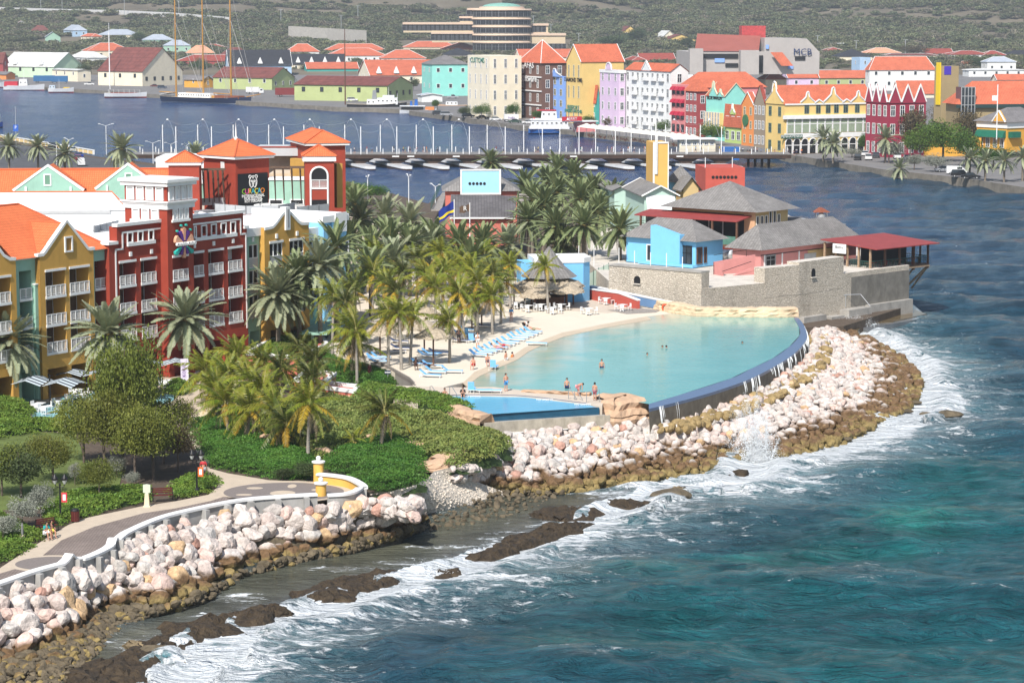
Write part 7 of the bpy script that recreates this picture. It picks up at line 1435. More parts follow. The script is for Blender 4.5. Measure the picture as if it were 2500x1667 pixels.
def _pont(b):
 n=12;
 for s_ in(0,1):
  P=[]
 L2=19;outl=[(-1.6,L2*-.75),(-1.5,-L2*.9),(-.8,-L2),(.8,-L2),(1.5,-L2*.9),(1.6,-L2*.75),(1.6,L2*.8),(.9,L2),(-.9,L2),(-1.6,L2*.8)]
 b.prism([(x*.93,y)for x,y in outl],-.4,.35,1);b.prism(outl,.35,.95,0,True,2)
pont=mk(_pont,[m_white,m_brgrd,M('pontoon_deck',(.42,.40,.39),.8,.1)],'pontoon')
def _arch(b):b.tube([(-5.6*(1-k/12)+0,10*(1-k/12),zd-zd+8.6*(1-(2*(k/12)-1)**2)**.62)for k in range(13)],.035,4)
arch=mk(_arch,m_steel,'lamp_arch');bulb=mk(lambda b:b.lathe([(.05,-.15),(.3,-.1),(.3,.05),(.1,.2)],8),m_white,'arch_lamp')
def _tri(b):b.slab([(-3.6,zd-1.1),(3.6,zd-1.1),(.9,.9),(-.9,.9)],'y',.6,9.4)
tri=mk(_tri,m_brgrd,'support_frame')
fx_=[430,517,605,692.7,780,889-8,969,1058,1146,1233.5,1324,1413.5,1502,1590,1675,1761];lamps=[]
for px in fx_:
 x=xb(px)-o;add('tall_pole',pole,t,(x,.1,zd));add('lamp_arch',arch,t,(x,.1,zd));add('arch_lamp',bulb,t,(x-2.8,5.1,zd+8.7));lamps.append((x-2.8,5.1,zd+8.7));add('tall_pole',pole,t,(xb(px-45)-o,9.9,zd))
 add('support_frame',tri,t,(x,0,0));add('pontoon',pont,t,(x-2.2,5,0),R(18))
for x_ in np.arange(1,Lb,4.15):add('railing_post',post,t,(x_,.05,zd));add('railing_post',post,t,(x_+2,9.95,zd))
b=MB();
for z_ in(.45,.8,1.15):b.tube([(0,.05,zd+z_),(Lb,.05,zd+z_)],.025,3);b.tube([(0,9.95,zd+z_),(Lb,9.95,zd+z_)],.025,3)
b.build('railing_cable',m_grey,t);b=MB()
for a_,c_ in zip(lamps[:-1],lamps[1:]):
 for dz in(0,2.2):b.tube([(a_[0]+(c_[0]-a_[0])*k/8,a_[1],a_[2]-dz*.6-(1.4+dz*.3)*(1-(2*k/8-1)**2))for k in range(9)],.022,3)
b.build('light_string',M('pale_cable',(.5,.5,.48),.6,0),t)
for px in(966,1003,1114,1400,1660):bar(t,'name_plate',xb(px)-o-.9,xb(px)-o+.9,zd-.75,zd-.45,-.2,-.15,m_white)
P=G(1850,402,0);t2=thing('mooring_dolphin','concrete platform on dark piles at the right end of the floating bridge','mooring',P);OB('box','platform',m_conc,t2,-3.5,-3,1.6,4.2,3,2.9)
for k in range(4):OB('tube','pile',m_brgrd,t2,[(-2.5+k*1.8,0,-1),(-2.5+k*1.8,0,1.7)],.35,6)
P=G(1783,398,0);t2=tag(mk and add('bridge_cabin',mk(lambda b:b.box(-2.2,-2,.9,2.2,2,4.2),M('cabin_blue',(.01,.13,.45),.5,.1),'bridge_cabin'),None,P),'bright blue motor cabin on the last pontoon of the bridge','cabin')
# boats
def boat(label,name,xl,xr,yw,bow,hull,H=1.8,B=4.5,cat='boat',house=(),masts=(),extra=None,band=None,sheer=.5,yaw=None):
 A=G(xl,yw,0);C_=G(xr,yw+(yaw or 0),0);d=C_-A;L_=d.length;t=thing(name,label,cat,(A+C_)/2,math.atan2(d.y,d.x)+(0 if bow>0 else math.pi));b=MB();n=14;R_=[]
 for i in range(n+1):
  s_=i/n;x=-L_/2+L_*s_;w_=B/2*min(1,.72+1.2*s_)*(max(0,1-max(0,(s_-.55)/.45)**2.2))+.03;top=H*(1+sheer*(s_-.45)**2*2.2*(1 if s_>.45 else.35));rk=(s_-.9)*L_*.1 if s_>.9 else 0
  R_.append([(x+rk*0,-w_*.55,-.4),(x,-w_*.8,.35),(x+rk,-w_,top),(x+rk,w_,top),(x,w_*.8,.35),(x,w_*.55,-.4)])
 for i in range(n):
  for j in range(6):
   k=(j+1)%6
   if j==5:continue
   b.poly([R_[i][j],R_[i+1][j],R_[i+1][k],R_[i][k]][::-1]if j!=2 else[R_[i][2],R_[i+1][2],R_[i+1][3],R_[i][3]],{0:1,4:1,2:2}.get(j,0))
 b.poly(R_[0],0);hm=hull if isinstance(hull,tuple)else(hull,m_brgrd);b.build('hull',[hm[0],hm[1],M('boat_deck',(.45,.38,.28),.8,.15)],t)
 for(x0,x1,w_,z0,z1,m,nm)in house:
  b=MB();b.slab([(-L_/2+x0*L_,z0),(-L_/2+x1*L_,z0),(-L_/2+x1*L_-.06*(z1-z0),z1),(-L_/2+x0*L_+.1*(z1-z0),z1)],'y',-w_/2,w_/2);b.build(nm,m,t)
  if nm in('cabin','wheelhouse')and z1-z0>1.1:
   k=max(2,int((x1-x0)*L_/1.5));me=win_mesh(.8,.7,'white',False,None,m_dark)
   for i in range(k):
    for s_ in(1,-1):add('window',me,t,(-L_/2+(x0+(x1-x0)*(i+.5)/k)*L_,-s_*(w_/2+.03),z0+(z1-z0)*.45),0 if s_>0 else math.pi)
 for(x0,h_,r_,m)in masts:OB('tube','mast',m,t,[(-L_/2+x0*L_,0,H*.8),(-L_/2+x0*L_,0,h_)],[r_,r_*.55],7)
 if extra:extra(t,L_)
 return t,L_
m_navy=M('navy_hull',(.012,.022,.06),.35,.1,1,spec=.5);m_whull=M('white_hull',(.72,.73,.74),.45,.06,1);m_redb=M('red_boot',(.28,.05,.035),.7,.2,1);m_varn=M('varnished_spar',(.48,.24,.05),.4,.12,1.5);m_bblue=M('ferry_blue',(.03,.12,.40),.4,.05);m_redc=M('red_tarpaulin',(.55,.03,.05),.7,.1,.5)
def sch(t,L_):
 b=MB();mx=(.14,.46,.78);hs=(58,58,60)
 for i,(m_,h_)in enumerate(zip(mx,hs)):
  x=-L_/2+m_*L_
  for s_ in(-1,1):
   for q in(-.5,.5,1.2):b.tube([(x+q,s_*3.4,2.2),(x,0,h_*(.7 if q<1 else.45))],.05,3)
  for z_ in(.42,.68):b.tube([(x,-2,h_*z_),(x,2,h_*z_)],.08,4)
  e=-L_/2+(mx[i+1]if i<2 else 1.04)*L_;b.tube([(x,0,h_*.6),(e,0,3)],.09,4);b.tube([(x,0,h_*.85),(e,0,4)],.05,4)
 b.build('rigging',M('rigging_line',(.45,.43,.40),.7,0),t);OB('tube','bowsprit',m_varn,t,[(-L_/2+L_*.95,0,3.2),(L_/2+6,0,4.6)],.18,6)
 for m_ in mx:b=MB();x=-L_/2+m_*L_;b.tube([(x-.5,0,4.2),(x-L_*.2,0,4.4)],.22,6);b.build('boom',m_varn,t)
 OB('slab','stern_awning',m_white,t,[(-L_/2,3.4),(-L_/2+6,4.3),(-L_/2+6,4.2),(-L_/2,3.2)],'y',-3,3)
boat('navy blue three masted schooner with white deckhouse and golden masts','schooner',402,612,249,1,(m_navy,m_white),2.4,8,'ship',[(.2,.58,4.4,2.2,4.3,m_white,'cabin'),(.62,.9,3.6,2.3,3.6,M('mahogany',(.22,.07,.03),.5,.2,2),'deckhouse'),(.58,.62,3,2.3,3.4,m_varn,'locker')],[(.14,64,.42,m_varn),(.46,64,.42,m_varn),(.78,66,.42,m_varn)],sch,None,.55,7)
def awn(t,L_,x0=.1,x1=.85,z=3.5,m=None,w_=3.6):
 OB('box','awning',m or M('grey_awning',(.30,.28,.26),.8,.1),t,-L_/2+x0*L_,-w_/2,z,-L_/2+x1*L_,w_/2,z+.1)
 for i in range(7):x=-L_/2+(x0+(x1-x0)*i/6)*L_;b=MB();b.box(x-.05,-w_/2,1.5,x+.05,-w_/2+.1,z);b.box(x-.05,w_/2-.1,1.5,x+.05,w_/2,z);b.build('awning_post',m_white,t)
boat('white excursion boat with a long grey awning and one tall bare mast','excursion_boat',256,358,238,1,(m_whull,m_redb),1.9,5,'boat',[(.15,.8,3.2,1.7,2.2,m_redb,'bench')],[(.13,34,.2,m_white)],awn)
boat('white wooden fishing boat with a bright red canvas over its stern','fishing_boat',10,108,221,1,(m_whull,m_redb),2.4,5.5,'boat',[(.02,.36,4.6,2.2,4.4,m_redc,'red_canvas'),(.38,.6,3.4,2,5.6,m_whull,'wheelhouse')],[(.5,10,.1,m_white)]);boat('white hulled boat cut by the left edge behind the red canvas boat','fishing_boat',-40,12,214,1,(m_whull,m_redb),2.4,5,'boat',[(.4,.8,3.4,2,4.6,m_whull,'wheelhouse')])
boat('small white and blue fishing boat with a yellow load on deck','fishing_boat',119,180,226,1,(m_whull,m_redb),1.9,4.4,'boat',[(.03,.28,3,1.6,3.4,M('pale_blue_cabin',(.5,.6,.7),.6,0),'wheelhouse'),(.6,.85,2.4,1.6,2.5,M('yellow_gear',(.65,.45,.05),.7,.2),'yellow_gear')],[(.42,6.5,.08,m_white)])
boat('blue and white boat cut by the left edge in the middle of the harbour','launch',-20,7,312,1,(M('royal_blue_hull',(.02,.09,.38),.4,.05),m_navy),1.6,4,'boat',[(.3,.8,3,1.5,4.5,m_whull,'cabin')])
boat('black hulled workboat with a white bridge and a lattice of aerials','workboat',848,992,271,1,(M('black_hull',(.018,.018,.022),.5,.3,.6),m_redb),2.6,7,'ship',[(.33,.56,4.4,2.2,4.6,m_whull,'cabin'),(.5,.86,4.6,2.6,5.2,m_whull,'cabin'),(.6,.8,3.6,5.2,6.2,m_whull,'wheelhouse'),(.42,.5,2,4.6,8.2,m_grey,'aerial_lattice')],[(.7,9.5,.08,m_white),(.47,10,.1,m_grey),(.85,7,.08,m_white)])
boat('white and orange launch with blue drums on its roof beside the black workboat','launch',976,1065,279,1,(m_whull,m_whull),1.6,5,'boat',[(.04,.65,3.8,1.5,3.0,m_dark,'awning_side'),(.0,.7,4.2,3.0,3.3,m_whull,'roof'),(.7,.95,3.8,1.5,2.8,M('orange_panel',(.65,.24,.08),.6,.05),'orange_side'),(.28,.35,1.5,3.3,5,m_bblue,'blue_drum'),(.4,.5,1.5,3.3,5.6,m_bblue,'blue_drum')])
boat('long white and orange boat moored beside the market corner','launch',1066,1140,268,-1,(M('peach_hull',(.6,.38,.25),.6,.1),m_whull),1.8,4.6,'boat',[(.3,.7,3,1.6,3.2,m_whull,'cabin')])
def fer(t,L_):
 for x0 in(-.36,-.1,.16):OB('lathe','life_raft',m_redc,t,[(.28,4.6),(.28,5.4)],8,0,(x0*L_,-1.5,0))
 OB('box','red_canopy',m_redc,t,-L_*.3,-2,7.6,L_*.16,2,7.8)
boat('white and blue passenger ferry with a red topped wheelhouse at the cafe quay','ferry',1290,1392,327,1,(M('ferry_hull_blue',(.03,.14,.45),.45,.05),m_navy),1.9,6.5,'ferry',[(.02,.98,6.6,1.7,2.4,m_whull,'bulwark'),(.05,.95,5.8,2.3,4.5,m_whull,'cabin'),(.03,.97,6.2,4.5,4.7,m_whull,'upper_deck'),(.3,.68,3.6,5.0,7.5,m_whull,'wheelhouse'),(.1,.95,5.6,4.7,5.0,m_whull,'railing')],[(.5,13,.08,m_white)],fer,None,.1)
# vehicles
m_tyre=M('tyre',(.015,.015,.016),.9,0);wheel_m=mk(lambda b:(b.slab([(.33*math.cos(i*.524),.33*math.sin(i*.524))for i in range(12)],'y',-.1,.1,0),b.slab([(.18*math.cos(i*.785),.18*math.sin(i*.785))for i in range(8)],'y',-.115,.115,1)),[m_tyre,m_steel],'wheel')
PR={'sedan':([(-2.2,.35),(2.2,.35),(2.25,.75),(1.3,.92),(-1.6,.95),(-2.25,.85)],[(-1.6,.93),(1.25,.93),(.55,1.42),(-.9,1.42)]),'suv':([(-2.3,.4),(2.3,.4),(2.3,.95),(1.4,1.08),(-2.3,1.1)],[(-2.25,1.08),(1.3,1.08),(.8,1.72),(-2.0,1.72)]),'van':([(-2.4,.35),(2.4,.35),(2.4,1.0),(1.9,1.2),(-2.4,1.2)],[(-2.4,1.18),(1.95,1.18),(1.2,1.95),(-2.35,1.95)]),'pickup':([(-2.6,.45),(2.5,.45),(2.5,.98),(1.3,1.08),(-2.6,1.08)],[(-.6,1.06),(1.2,1.06),(.6,1.7),(-.4,1.7)])}
def car(label,kind,px,py,z,col,rz,cat='car'):
 t=thing('parked_car' if cat=='car' else cat.replace(' ','_'),label,cat,G(px,py,z),rz);b=MB();bo,ca=PR[kind];m=M('car_paint_%d_%d_%d'%tuple(int(c*99)for c in col),col,.3,.02,1,spec=.6);b.slab(bo,'y',-.88,.88);b.build('body',m,t);OB('slab','cabin',m_glass if kind!='van' else m,t,ca,'y',-.76,.76);b=MB();(xa,za),(xb_,zb_)=ca[3],ca[2];b.box(xa,-.72,za-.02,xb_,.72,za+.05);b.build('car_roof',m,t)
 if kind=='van':OB('box','window',m_glass,t,.1,-.78,1.3,1.3,.78,1.8)
 for x in(-1.4,1.4):
  for s_ in(-1,1):add('wheel',wheel_m,t,(x,s_*.82,.33))
 for s_ in(-.6,.6):OB('box','headlight',m_white,t,bo[1][0]-.02,s_-.15,.6,bo[1][0]+.05,s_+.15,.75)
W4,B4,S4,D4=(.7,.7,.7),(.012,.012,.014),(.35,.36,.38),(.03,.05,.09)
for q in[('white pickup truck parked left of the cream warehouse','pickup',218,209,1.6,W4,.1),('dark red car parked beside the cream warehouse','sedan',378,213,1.6,(.12,.02,.02),.1),('dark blue car right of the dark red one on the left quay','suv',396,217,1.6,D4,.2),('white off-road car beside the black workboat','suv',860,248,1.6,W4,.1),('dark grey car at the end of the cafe quay','suv',1070,282,1.6,(.05,.05,.055),.2),('silver grey car second in the quay row','suv',1090,284,1.6,S4,.2),('black car in the middle of the quay row','suv',1143,288,1.6,B4,.2),('small black car below the street tree on the quay','sedan',1177,291,1.6,B4,.2),('white sedan in the quay row','sedan',1210,295,1.6,W4,.15),('dark green sedan in front of the delivery van','sedan',1257,301,1.6,(.03,.07,.05),.15),('white sedan beside the ferry','sedan',1290,303,1.6,W4,.15),('silver pickup above the quay trees','pickup',1105,241,1.6,S4,.2),('silver van beside the big palm pair on the far quay','van',1976,367,1.6,(.3,.35,.42),1.2),('black car parked facing the water below the silver trees','suv',2093,391,1.6,B4,1.5),('white car parked beside the black one facing the water','suv',2120,391,1.6,W4,1.45),('white car behind the other white one','sedan',2112,381,1.6,W4,1.4),('dark car in the shade of the silver tree','sedan',2138,385,1.6,(.05,.06,.07),1.5),('white car in front of the orange wall','suv',2190,388,1.6,W4,1.5),('dark blue car right of the white one by the orange wall','sedan',2214,392,1.6,D4,1.5),('big white van parked at the right end of the far quay','van',2335,426,1.6,W4,-.1),('black car in front of the big white van','suv',2345,433,1.6,B4,-.15),('black sedan right of the black car on the far quay','sedan',2370,437,1.6,B4,-.2),('silver car behind the silver tree on the far quay','sedan',2305,420,1.6,S4,.1)]:car(*q)
for q in[('blue car on the ramp in the car park','sedan',193,385,1.5,(.02,.05,.30),1.9),('red car behind the white van in the car park','sedan',190,392,1.5,(.35,.03,.04),1.9),('white minivan nearest the hotel in the car park','van',198,405,1.5,W4,1.8),('white car right of the dark one in the car park','sedan',176,371,1.5,W4,1.9),('dark car by the pier wall in the car park','suv',127,363,1.5,B4,1.9),('red car on the deck behind the arched tower','sedan',752,437,15.3,(.6,.03,.03),0)]:car(*q)
def lorry(label,name,px,py,L_,h,col,rz,cab=None,txt=None,tcol=None,z=1.6):
 t=thing(name,label,'truck' if 'ruck' in name else 'container',G(px,py,z),rz);b=MB();b.box(-L_/2,-1.2,.9,L_/2,1.2,h);n=int(L_/.6)
 for i in range(n):x=-L_/2+L_*(i+.5)/n;b.box(x-.1,-1.25,1.0,x+.1,-1.2,h-.1)
 b.build('box',M(name+'_paint',col,.6,.1,.8),t)
 if cab:b=MB();b.slab([(0,.6),(2,.6),(2,1.6),(1.5,2.5),(0,2.6)],'y',-1.1,1.1);b.build('cab',m_whull,t,loc=(L_/2+.1,0,0));b=MB();b.box(.5,-1.13,1.6,1.5,1.13,2.3);b.build('cab_window',m_glass,t,loc=(L_/2+.1,0,0))
 for x in(-L_*.38,-L_*.3,L_*.36):
  for s_ in(-1,1):add('wheel',wheel_m,t,(x,s_*1.0,.45),0,None,1.35)
 if txt:text('lettering',txt,h*.36,tcol,t,(0,-1.28,h*.55),(R(90),0,0),.01)
lorry('white box truck parked by the stern of the green sheds','box_truck',617,230,6,3.2,(.7,.7,.7),0,1);lorry('dark red shipping container on a trailer beside the green warehouse','container_trailer',708,237,13,4.0,(.20,.03,.03),0);lorry('blue shipping container behind the small fishing boats','shipping_container',108,203,11,3.9,(.03,.14,.32),.1);lorry('white shipping container right of the blue one','shipping_container',147,204,8,3.9,(.6,.6,.62),.1)
lorry('white delivery van with purple and red lettering on the cafe quay','delivery_truck',1248,298,5,2.6,(.72,.72,.72),.1,None,'FedEx',M('purple_lettering',(.15,.03,.3),.5,0))
# far town
RO=tile_mat('red_town_tiles',(.56,.15,.08),.45,.5,.2,.04);RD=tile_mat('dark_red_town_tiles',(.33,.07,.05),.45,.5,.25,.04);RG=tile_mat('grey_town_roof',(.20,.19,.19),.5,.5,.2,.04);RK=tile_mat('charcoal_town_roof',(.035,.037,.045),.45,.5,.25,.03);RS_=M('pale_metal_roof',(.40,.44,.50),.5,.1,.3);RM=tile_mat('rusty_maroon_roof',(.19,.065,.055),.8,3,.3,.03);RP=tile_mat('salmon_town_tiles',(.72,.36,.22),.45,.5,.15,.03);RW_=M('weathered_white_roof',(.60,.60,.58),.8,.2,.25,stain=.2)
cm=lambda n,c:M('town_'+n,c,.75,.07,.25,stain=.12)
CL=dict(cream=cm('cream',(.80,.72,.56)),blue=cm('blue',(.16,.29,.62)),brown=cm('brown',(.155,.085,.065)),sky=cm('sky',(.24,.40,.80)),yellow=cm('yellow',(.78,.55,.20)),teal=cm('teal',(.06,.38,.34)),lilac=cm('lilac',(.68,.52,.70)),white=cm('white',(.76,.77,.76)),pink=cm('pink',(.68,.24,.24)),dred=cm('darkred',(.34,.065,.065)),aqua=cm('aqua',(.28,.68,.60)),lime=cm('lime',(.46,.60,.20)),orange=cm('orange',(.76,.27,.08)),taupe=cm('taupe',(.30,.24,.18)),crim=cm('crimson',(.30,.03,.06)),sage=cm('sage',(.42,.48,.22)),mint=cm('mint',(.56,.74,.52)),green=cm('green',(.36,.56,.44)),grey=cm('grey',(.42,.39,.37)),tan=cm('tan',(.36,.28,.15)),pblue=cm('paleblue',(.40,.56,.74)),gold=cm('gold',(.70,.36,.05)))
def shop(name,label,xl,xc,xr,yb,yt,col,roof=None,wl=None,wf=None,ww=1.1,wh=2.2,st='white',a=23.6,**k):
 t,F,w_,d,h=block(name,label,'building',xl,xc,xr,yb,yt,a,CL[col],z=k.pop('z',1.6),roof=roof,**k);
 if wl:cn,rn=wl;grid_win(t,'L',d,h,cn,rn,min(ww,d/cn*.6),min(wh,h/rn*.6),h/rn*.22,h/rn,None,st)
 if wf:cn,rn=wf;grid_win(t,'F',w_,h,cn,rn,min(ww,w_/cn*.6),min(wh,h/rn*.6),h/rn*.22,h/rn,None,st)
 return t,F,w_,d,h
def ltext(t,F,s_,px,py,sz,m,sx=.9,off=.12):q=F.vz(px,py);text('sign_lettering',s_,sz,m,t,(-off,q[0],q[1]),(R(90),0,R(-90)),.04,bold=.02,sx=sx)
def gable_front(t,u0,u1,z,hgt,m,face='L',style='bell',trim=m_white,pr=.25):
 b=MB();k=MB();W=u1-u0;n=16;pts=[]
 for i in range(n+1):
  s_=i/n;q=1-abs(2*s_-1);v={'bell':.08+.62*q**1.15 if q<.76 else.55+.45*math.sqrt(max(0,1-((1-q)/.24)**2)),'tri':q,'round':math.sqrt(max(0,1-(1-q)**2))}[style];pts.append((u0+W*s_,z+hgt*v))
 out=pts+[(u1,z-.3),(u0,z-.3)];ax='x' if face=='L' else 'y';b.slab(out,ax,-pr,.1);b.build('gable',m,t)
 P=[(-pr-.05,u,z_)if face=='L' else(u,-pr-.05,z_)for u,z_ in pts];k.tube(P,.22,4);k.build('gable_trim',trim,t);return pts
t,F,w_,d,h=shop('customs_building','tall cream building lettered CUSTOMS at the far end of the quay row',1142,1195,1273,291,137,'cream',wl=(4,4),wf=(3,4),wh=4,z=1.6);ltext(t,F,'CUSTOMS',1166,148,2.6,M('customs_letters',(.05,.22,.16),.5,0),1.1)
t,F,w_,d,h=shop('arcaded_house','blue house with rows of white arched windows and an orange roof with two dormers',1197,1262,1270,289,193,'blue',('gy',159,RO,.5),(9,3),None,2.2,3.8);
for f_ in(.35,.65):gable_front(t,d*f_-1.2,d*f_+1.2,h+1.3,2.6,m_white,'L','tri',pr=-.9)
t,F,w_,d,h=shop('brown_office','dark brown office lettered AFAS software under a steep red pyramid roof',1268,1322,1381,292,155,'brown',('pyr',98,RO,.6,m_white),(3,4),(2,4),1.6,3.4);ltext(t,F,'AFAS',1294,160,3,m_white,1.3,.5);ltext(t,F,'software',1294,193,3,m_white,1.3,.5)
for z_ in(.24,.49,.74):bar(t,'white_ledge',-.4,w_*.02,h*z_,h*z_+.4,0,d,m_white)
t,F,w_,d,h=shop('blue_shop','periwinkle blue shop with cream shutters and a scalloped top lettered HUBLOT',1333,1377,1381,294,187,'sky',None,(3,4),None,1.8,2.8,'cream');gable_front(t,d*.1,d*.9,h,2.6,CL['sky'],'L','bell');ltext(t,F,'HUBLOT',1354,190,2.0,m_dark,1.1)
t,F,w_,d,h=shop('yellow_gabled_shop','tall yellow shop with a pointed gable and long plain side wall lettered FREEPORT',1383,1419,1522,303,150,'yellow',('gx',108,RO,.3,m_white),(3,3),None,1.2,4.2,'cream');ltext(t,F,'FREEPORT',1400,263,1.9,M('green_letters',(.03,.2,.14),.5,0),1.1);ltext(t,F,'JEWELERS & WATCHES',1400,272,1.5,M('green_letters',(.03,.2,.14),.5,0));ltext(t,F,'DIAMOND TIME',1400,196,2.0,m_dark,1.0)
t,F,w_,d,h=shop('teal_shop','small teal shop lettered ACKERMAN squeezed before the yellow wall',1422,1456,1463,303,237,'teal',('gy',207,RO,.3),(3,2),None,1.3,3);ltext(t,F,'ACKERMAN',1438,243,1.9,M('red_letters',(.4,.05,.03),.5,0),1.1);gable_front(t,d*.3,d*.7,h,2.6,CL['teal'],'L','bell')
t,F,w_,d,h=shop('lilac_building','four storey pale lilac building with a round pediment',1464,1510,1526,312,172,'lilac',None,(3,4),(1,4),1.5,2.6,eave=1.0);gable_front(t,d*.35,d*.65,h,2.4,CL['lilac'],'L','round')
t,F,w_,d,h=shop('white_hotel','tall white building with balconies and a pointed central gable beside the lilac one',1527,1636,1679,322,174,'white',('gy',154,RO,.3),(9,4),(1,4),1.7,3.0);gable_front(t,d*.42,d*.62,h,2.9,CL['white'],'L','tri')
for j in range(4):
 for f_ in(.18,.35,.52,.78):OB('box','balcony',m_white,t,-.9,d*f_-1.6,h*(.04+j*.25)+.6,0,d*f_+1.6,h*(.04+j*.25)+1.7)
t,F,w_,d,h=shop('pink_shop','pink shop with rows of round red awnings',1639,1672,1690,330,208,'pink',None,(3,4),None,2.0,3.0,'dark')
for i in range(3):
 for j in range(1,4):b=MB();u=d*(i+.5)/3;z_=h*(j+.72)/4;b.slab([(-1.1,z_-.7),(0,z_-.7),(0,z_+.5),(-.6,z_+.2)],'y',u-1.2,u+1.2);b.build('red_awning',M('red_awning',(.42,.02,.05),.7,.1),t)
block('long_red_roof','long building under one big red tiled roof with a dark dormer behind the quay shops','building',1655,1680,1868,300,215,15,CL['pink'],Y=800,roof=('hip',176,RO,.5));t,F,w_,d,h=shop('dark_red_shop','dark red house with white framed windows next to the turquoise gables',1673,1701,1728,336,224,'dred',('hip',194,RO,.5),(3,4),(1,3),1.5,2.4)
t,F,w_,d,h=shop('turquoise_gabled_shop','turquoise building with cream edged bell gables and a long gabled side lettered BLUE MARLIN',1723,1768,1822,345,235,'aqua',('gy',202,RO,.2,M('cream_trim',(.66,.60,.42),.6,.05)));gable_front(t,d*.05,d*.35,h,2.0,CL['aqua'],'L','bell',MATS['cream_trim']);gable_front(t,d*.35,d*.8,h,4.2,CL['aqua'],'L','bell',MATS['cream_trim']);OB('box','yellow_bay_front',CL['yellow'],t,-1.2,d*.05,3,0,d*.95,h*.62);grid_win(t,'L',d,h,6,1,1.1,4.5,h*.3,5,1.5);ltext(t,F,'BLUE MARLIN',1745,239,1.7,m_dark)
for o_ in kids(t):
 if o_.name.startswith('window'):o_.location.x=-1.22
t,F,w_,d,h=shop('lime_shop','small lime green shop with white arched windows',1769,1810,1814,352,279,'lime',('gy',255,RO,.4),(3,2),None,2.2,4.0);gable_front(t,d*.35,d*.65,h,2.8,CL['lime'],'L','bell')
t,F,w_,d,h=shop('orange_shop','narrow orange gabled shop with a round dial on its front',1810,1840,1850,358,256,'orange',('gx',225,RO,.2,m_white),(2,3),None,1.3,2.4,'cream');b=MB();q=F.vz(1821,294);b.slab([(q[0]+1.7*math.cos(i*.524),q[1]+1.7*math.sin(i*.524))for i in range(12)],'x',-.3,-.05);b.build('round_dial',M('dial_green',(.05,.16,.07),.6,.1),t)
t,F,w_,d,h=shop('taupe_gabled_house','narrow brown grey stone house with a steep gable beside the yellow corner building',1840,1867,1872,362,253,'taupe',('gx',208,RD,.2),(3,3),None,1.3,3)
t,F,w_,d,h=shop('yellow_corner_building','ornate yellow corner building with white scrolled gables and arcades lettered PENHA',1868,1914,2131,377,253,'yellow',('gx',207,RO,.3),(2,3),None,1.6,2.6,'green')
gable_front(t,.3,d-.3,h,5.8,CL['yellow'],'L','bell');f2=lambda px:F.uz(px,300)[0]
for px,hw,hg,st in((1970,18,3.1,'bell'),(2032,23,4.2,'bell'),(2093,18,3.1,'bell'),(1998,11,.9,'tri'),(2065,11,.9,'tri')):gable_front(t,f2(px-hw),f2(px+hw),h,hg,CL['yellow'],'F',st)
zz=lambda py:F.uz(1990,py)[1]
for px in(1969,1997,2021,2041,2064,2092):win(t,'F',f2(px),zz(278),win_mesh(1.5,2.9,'green'))
bar(t,'white_balcony',-.5,w_+.4,zz(290),zz(281),-.7,0,m_white);bar(t,'white_cornice',0,w_,h-.5,h-.1,-.3,0,m_white);bar(t,'frieze',0,w_,zz(336),zz(325),-.15,0,m_white)
aw=MB();aw.slab([(-.95,0),(.95,0),(.95,3.2)]+[(.95*math.cos(R(a)),3.2+.95*math.sin(R(a)))for a in range(15,180,15)]+[(-.95,3.2)],'y',-.06,0);arch_m=aw.mesh('arched_window',[M('sage_glazing',(.30,.36,.26),.4,.2,2)]);ar=MB();ar.tube([(1.1*math.cos(R(a)),-.12,3.2+1.1*math.sin(R(a)))for a in range(0,181,15)],.16,4);ar.box(-1.25,-.12,0,-1.0,0,3.3);ar.box(1.0,-.12,0,1.25,0,3.3);ar.box(-1.1,-.12,2.3,1.1,-.02,2.5);ring_m=ar.mesh('arch_surround',[m_white])
for i in range(11):u=f2(1922+i*18.6+8);add('arched_window',arch_m,t,(u,-.05,zz(324)));add('arch_surround',ring_m,t,(u,-.05,zz(324)))
for i in range(10):u=f2(1918+i*19.5+8);o_=add('arcade_opening',arch_m.copy(),t,(u,-.04,.1),0,None,(.95,1,.95));o_.data.materials[0]=m_dark;add('arch_surround',ring_m,t,(u,-.04,.1),0,None,(.95,1,.95))
for px in(1918,1945,2115):bar(t,'sign_board',f2(px)-1.6,f2(px)+1.6,zz(336)-.1,zz(328),-.5,-.3,M('green_board',(.02,.10,.06),.5,.1));text('sign_lettering','PENHA',1.0,m_white,t,(f2(px),-.52,(zz(336)+zz(328))/2),(R(90),0,0),.01)
bar(t,'ochre_ground_floor',0,w_,0,zz(346),-.02,0,CL['gold'])
t,F,w_,d,h=shop('crimson_building','crimson building with a row of six white zigzag gables',2112,2166,2258,385,250,'crim',('gx',230,RO,.2),(4,3),(4,3),1.5,3.2)
for i in range(3):gable_front(t,d*i/3,d*(i+1)/3,h,4.6,CL['crim'],'L','tri');gable_front(t,w_*i/3,w_*(i+1)/3,h,4.6,CL['crim'],'F','tri')
t,F,w_,d,h=block('tan_tower','plain tan tower with a yellow stripe and a violet panel','tower',2279,2297,2338,300,162,18,CL['tan'],Y=720,depth=None);q=F.vz(2291,250);OB('box','yellow_stripe',M('bright_yellow',(.85,.6,.02),.6,0),t,-.3,q[0]-1.2,5,0,q[0]+1.2,h+1);q0=F.uz(2305,183);q1=F.uz(2322,162);bar(t,'violet_panel',q0[0],q1[0],q0[1],q1[1],-.1,0,M('violet',(.07,.04,.42),.6,0))
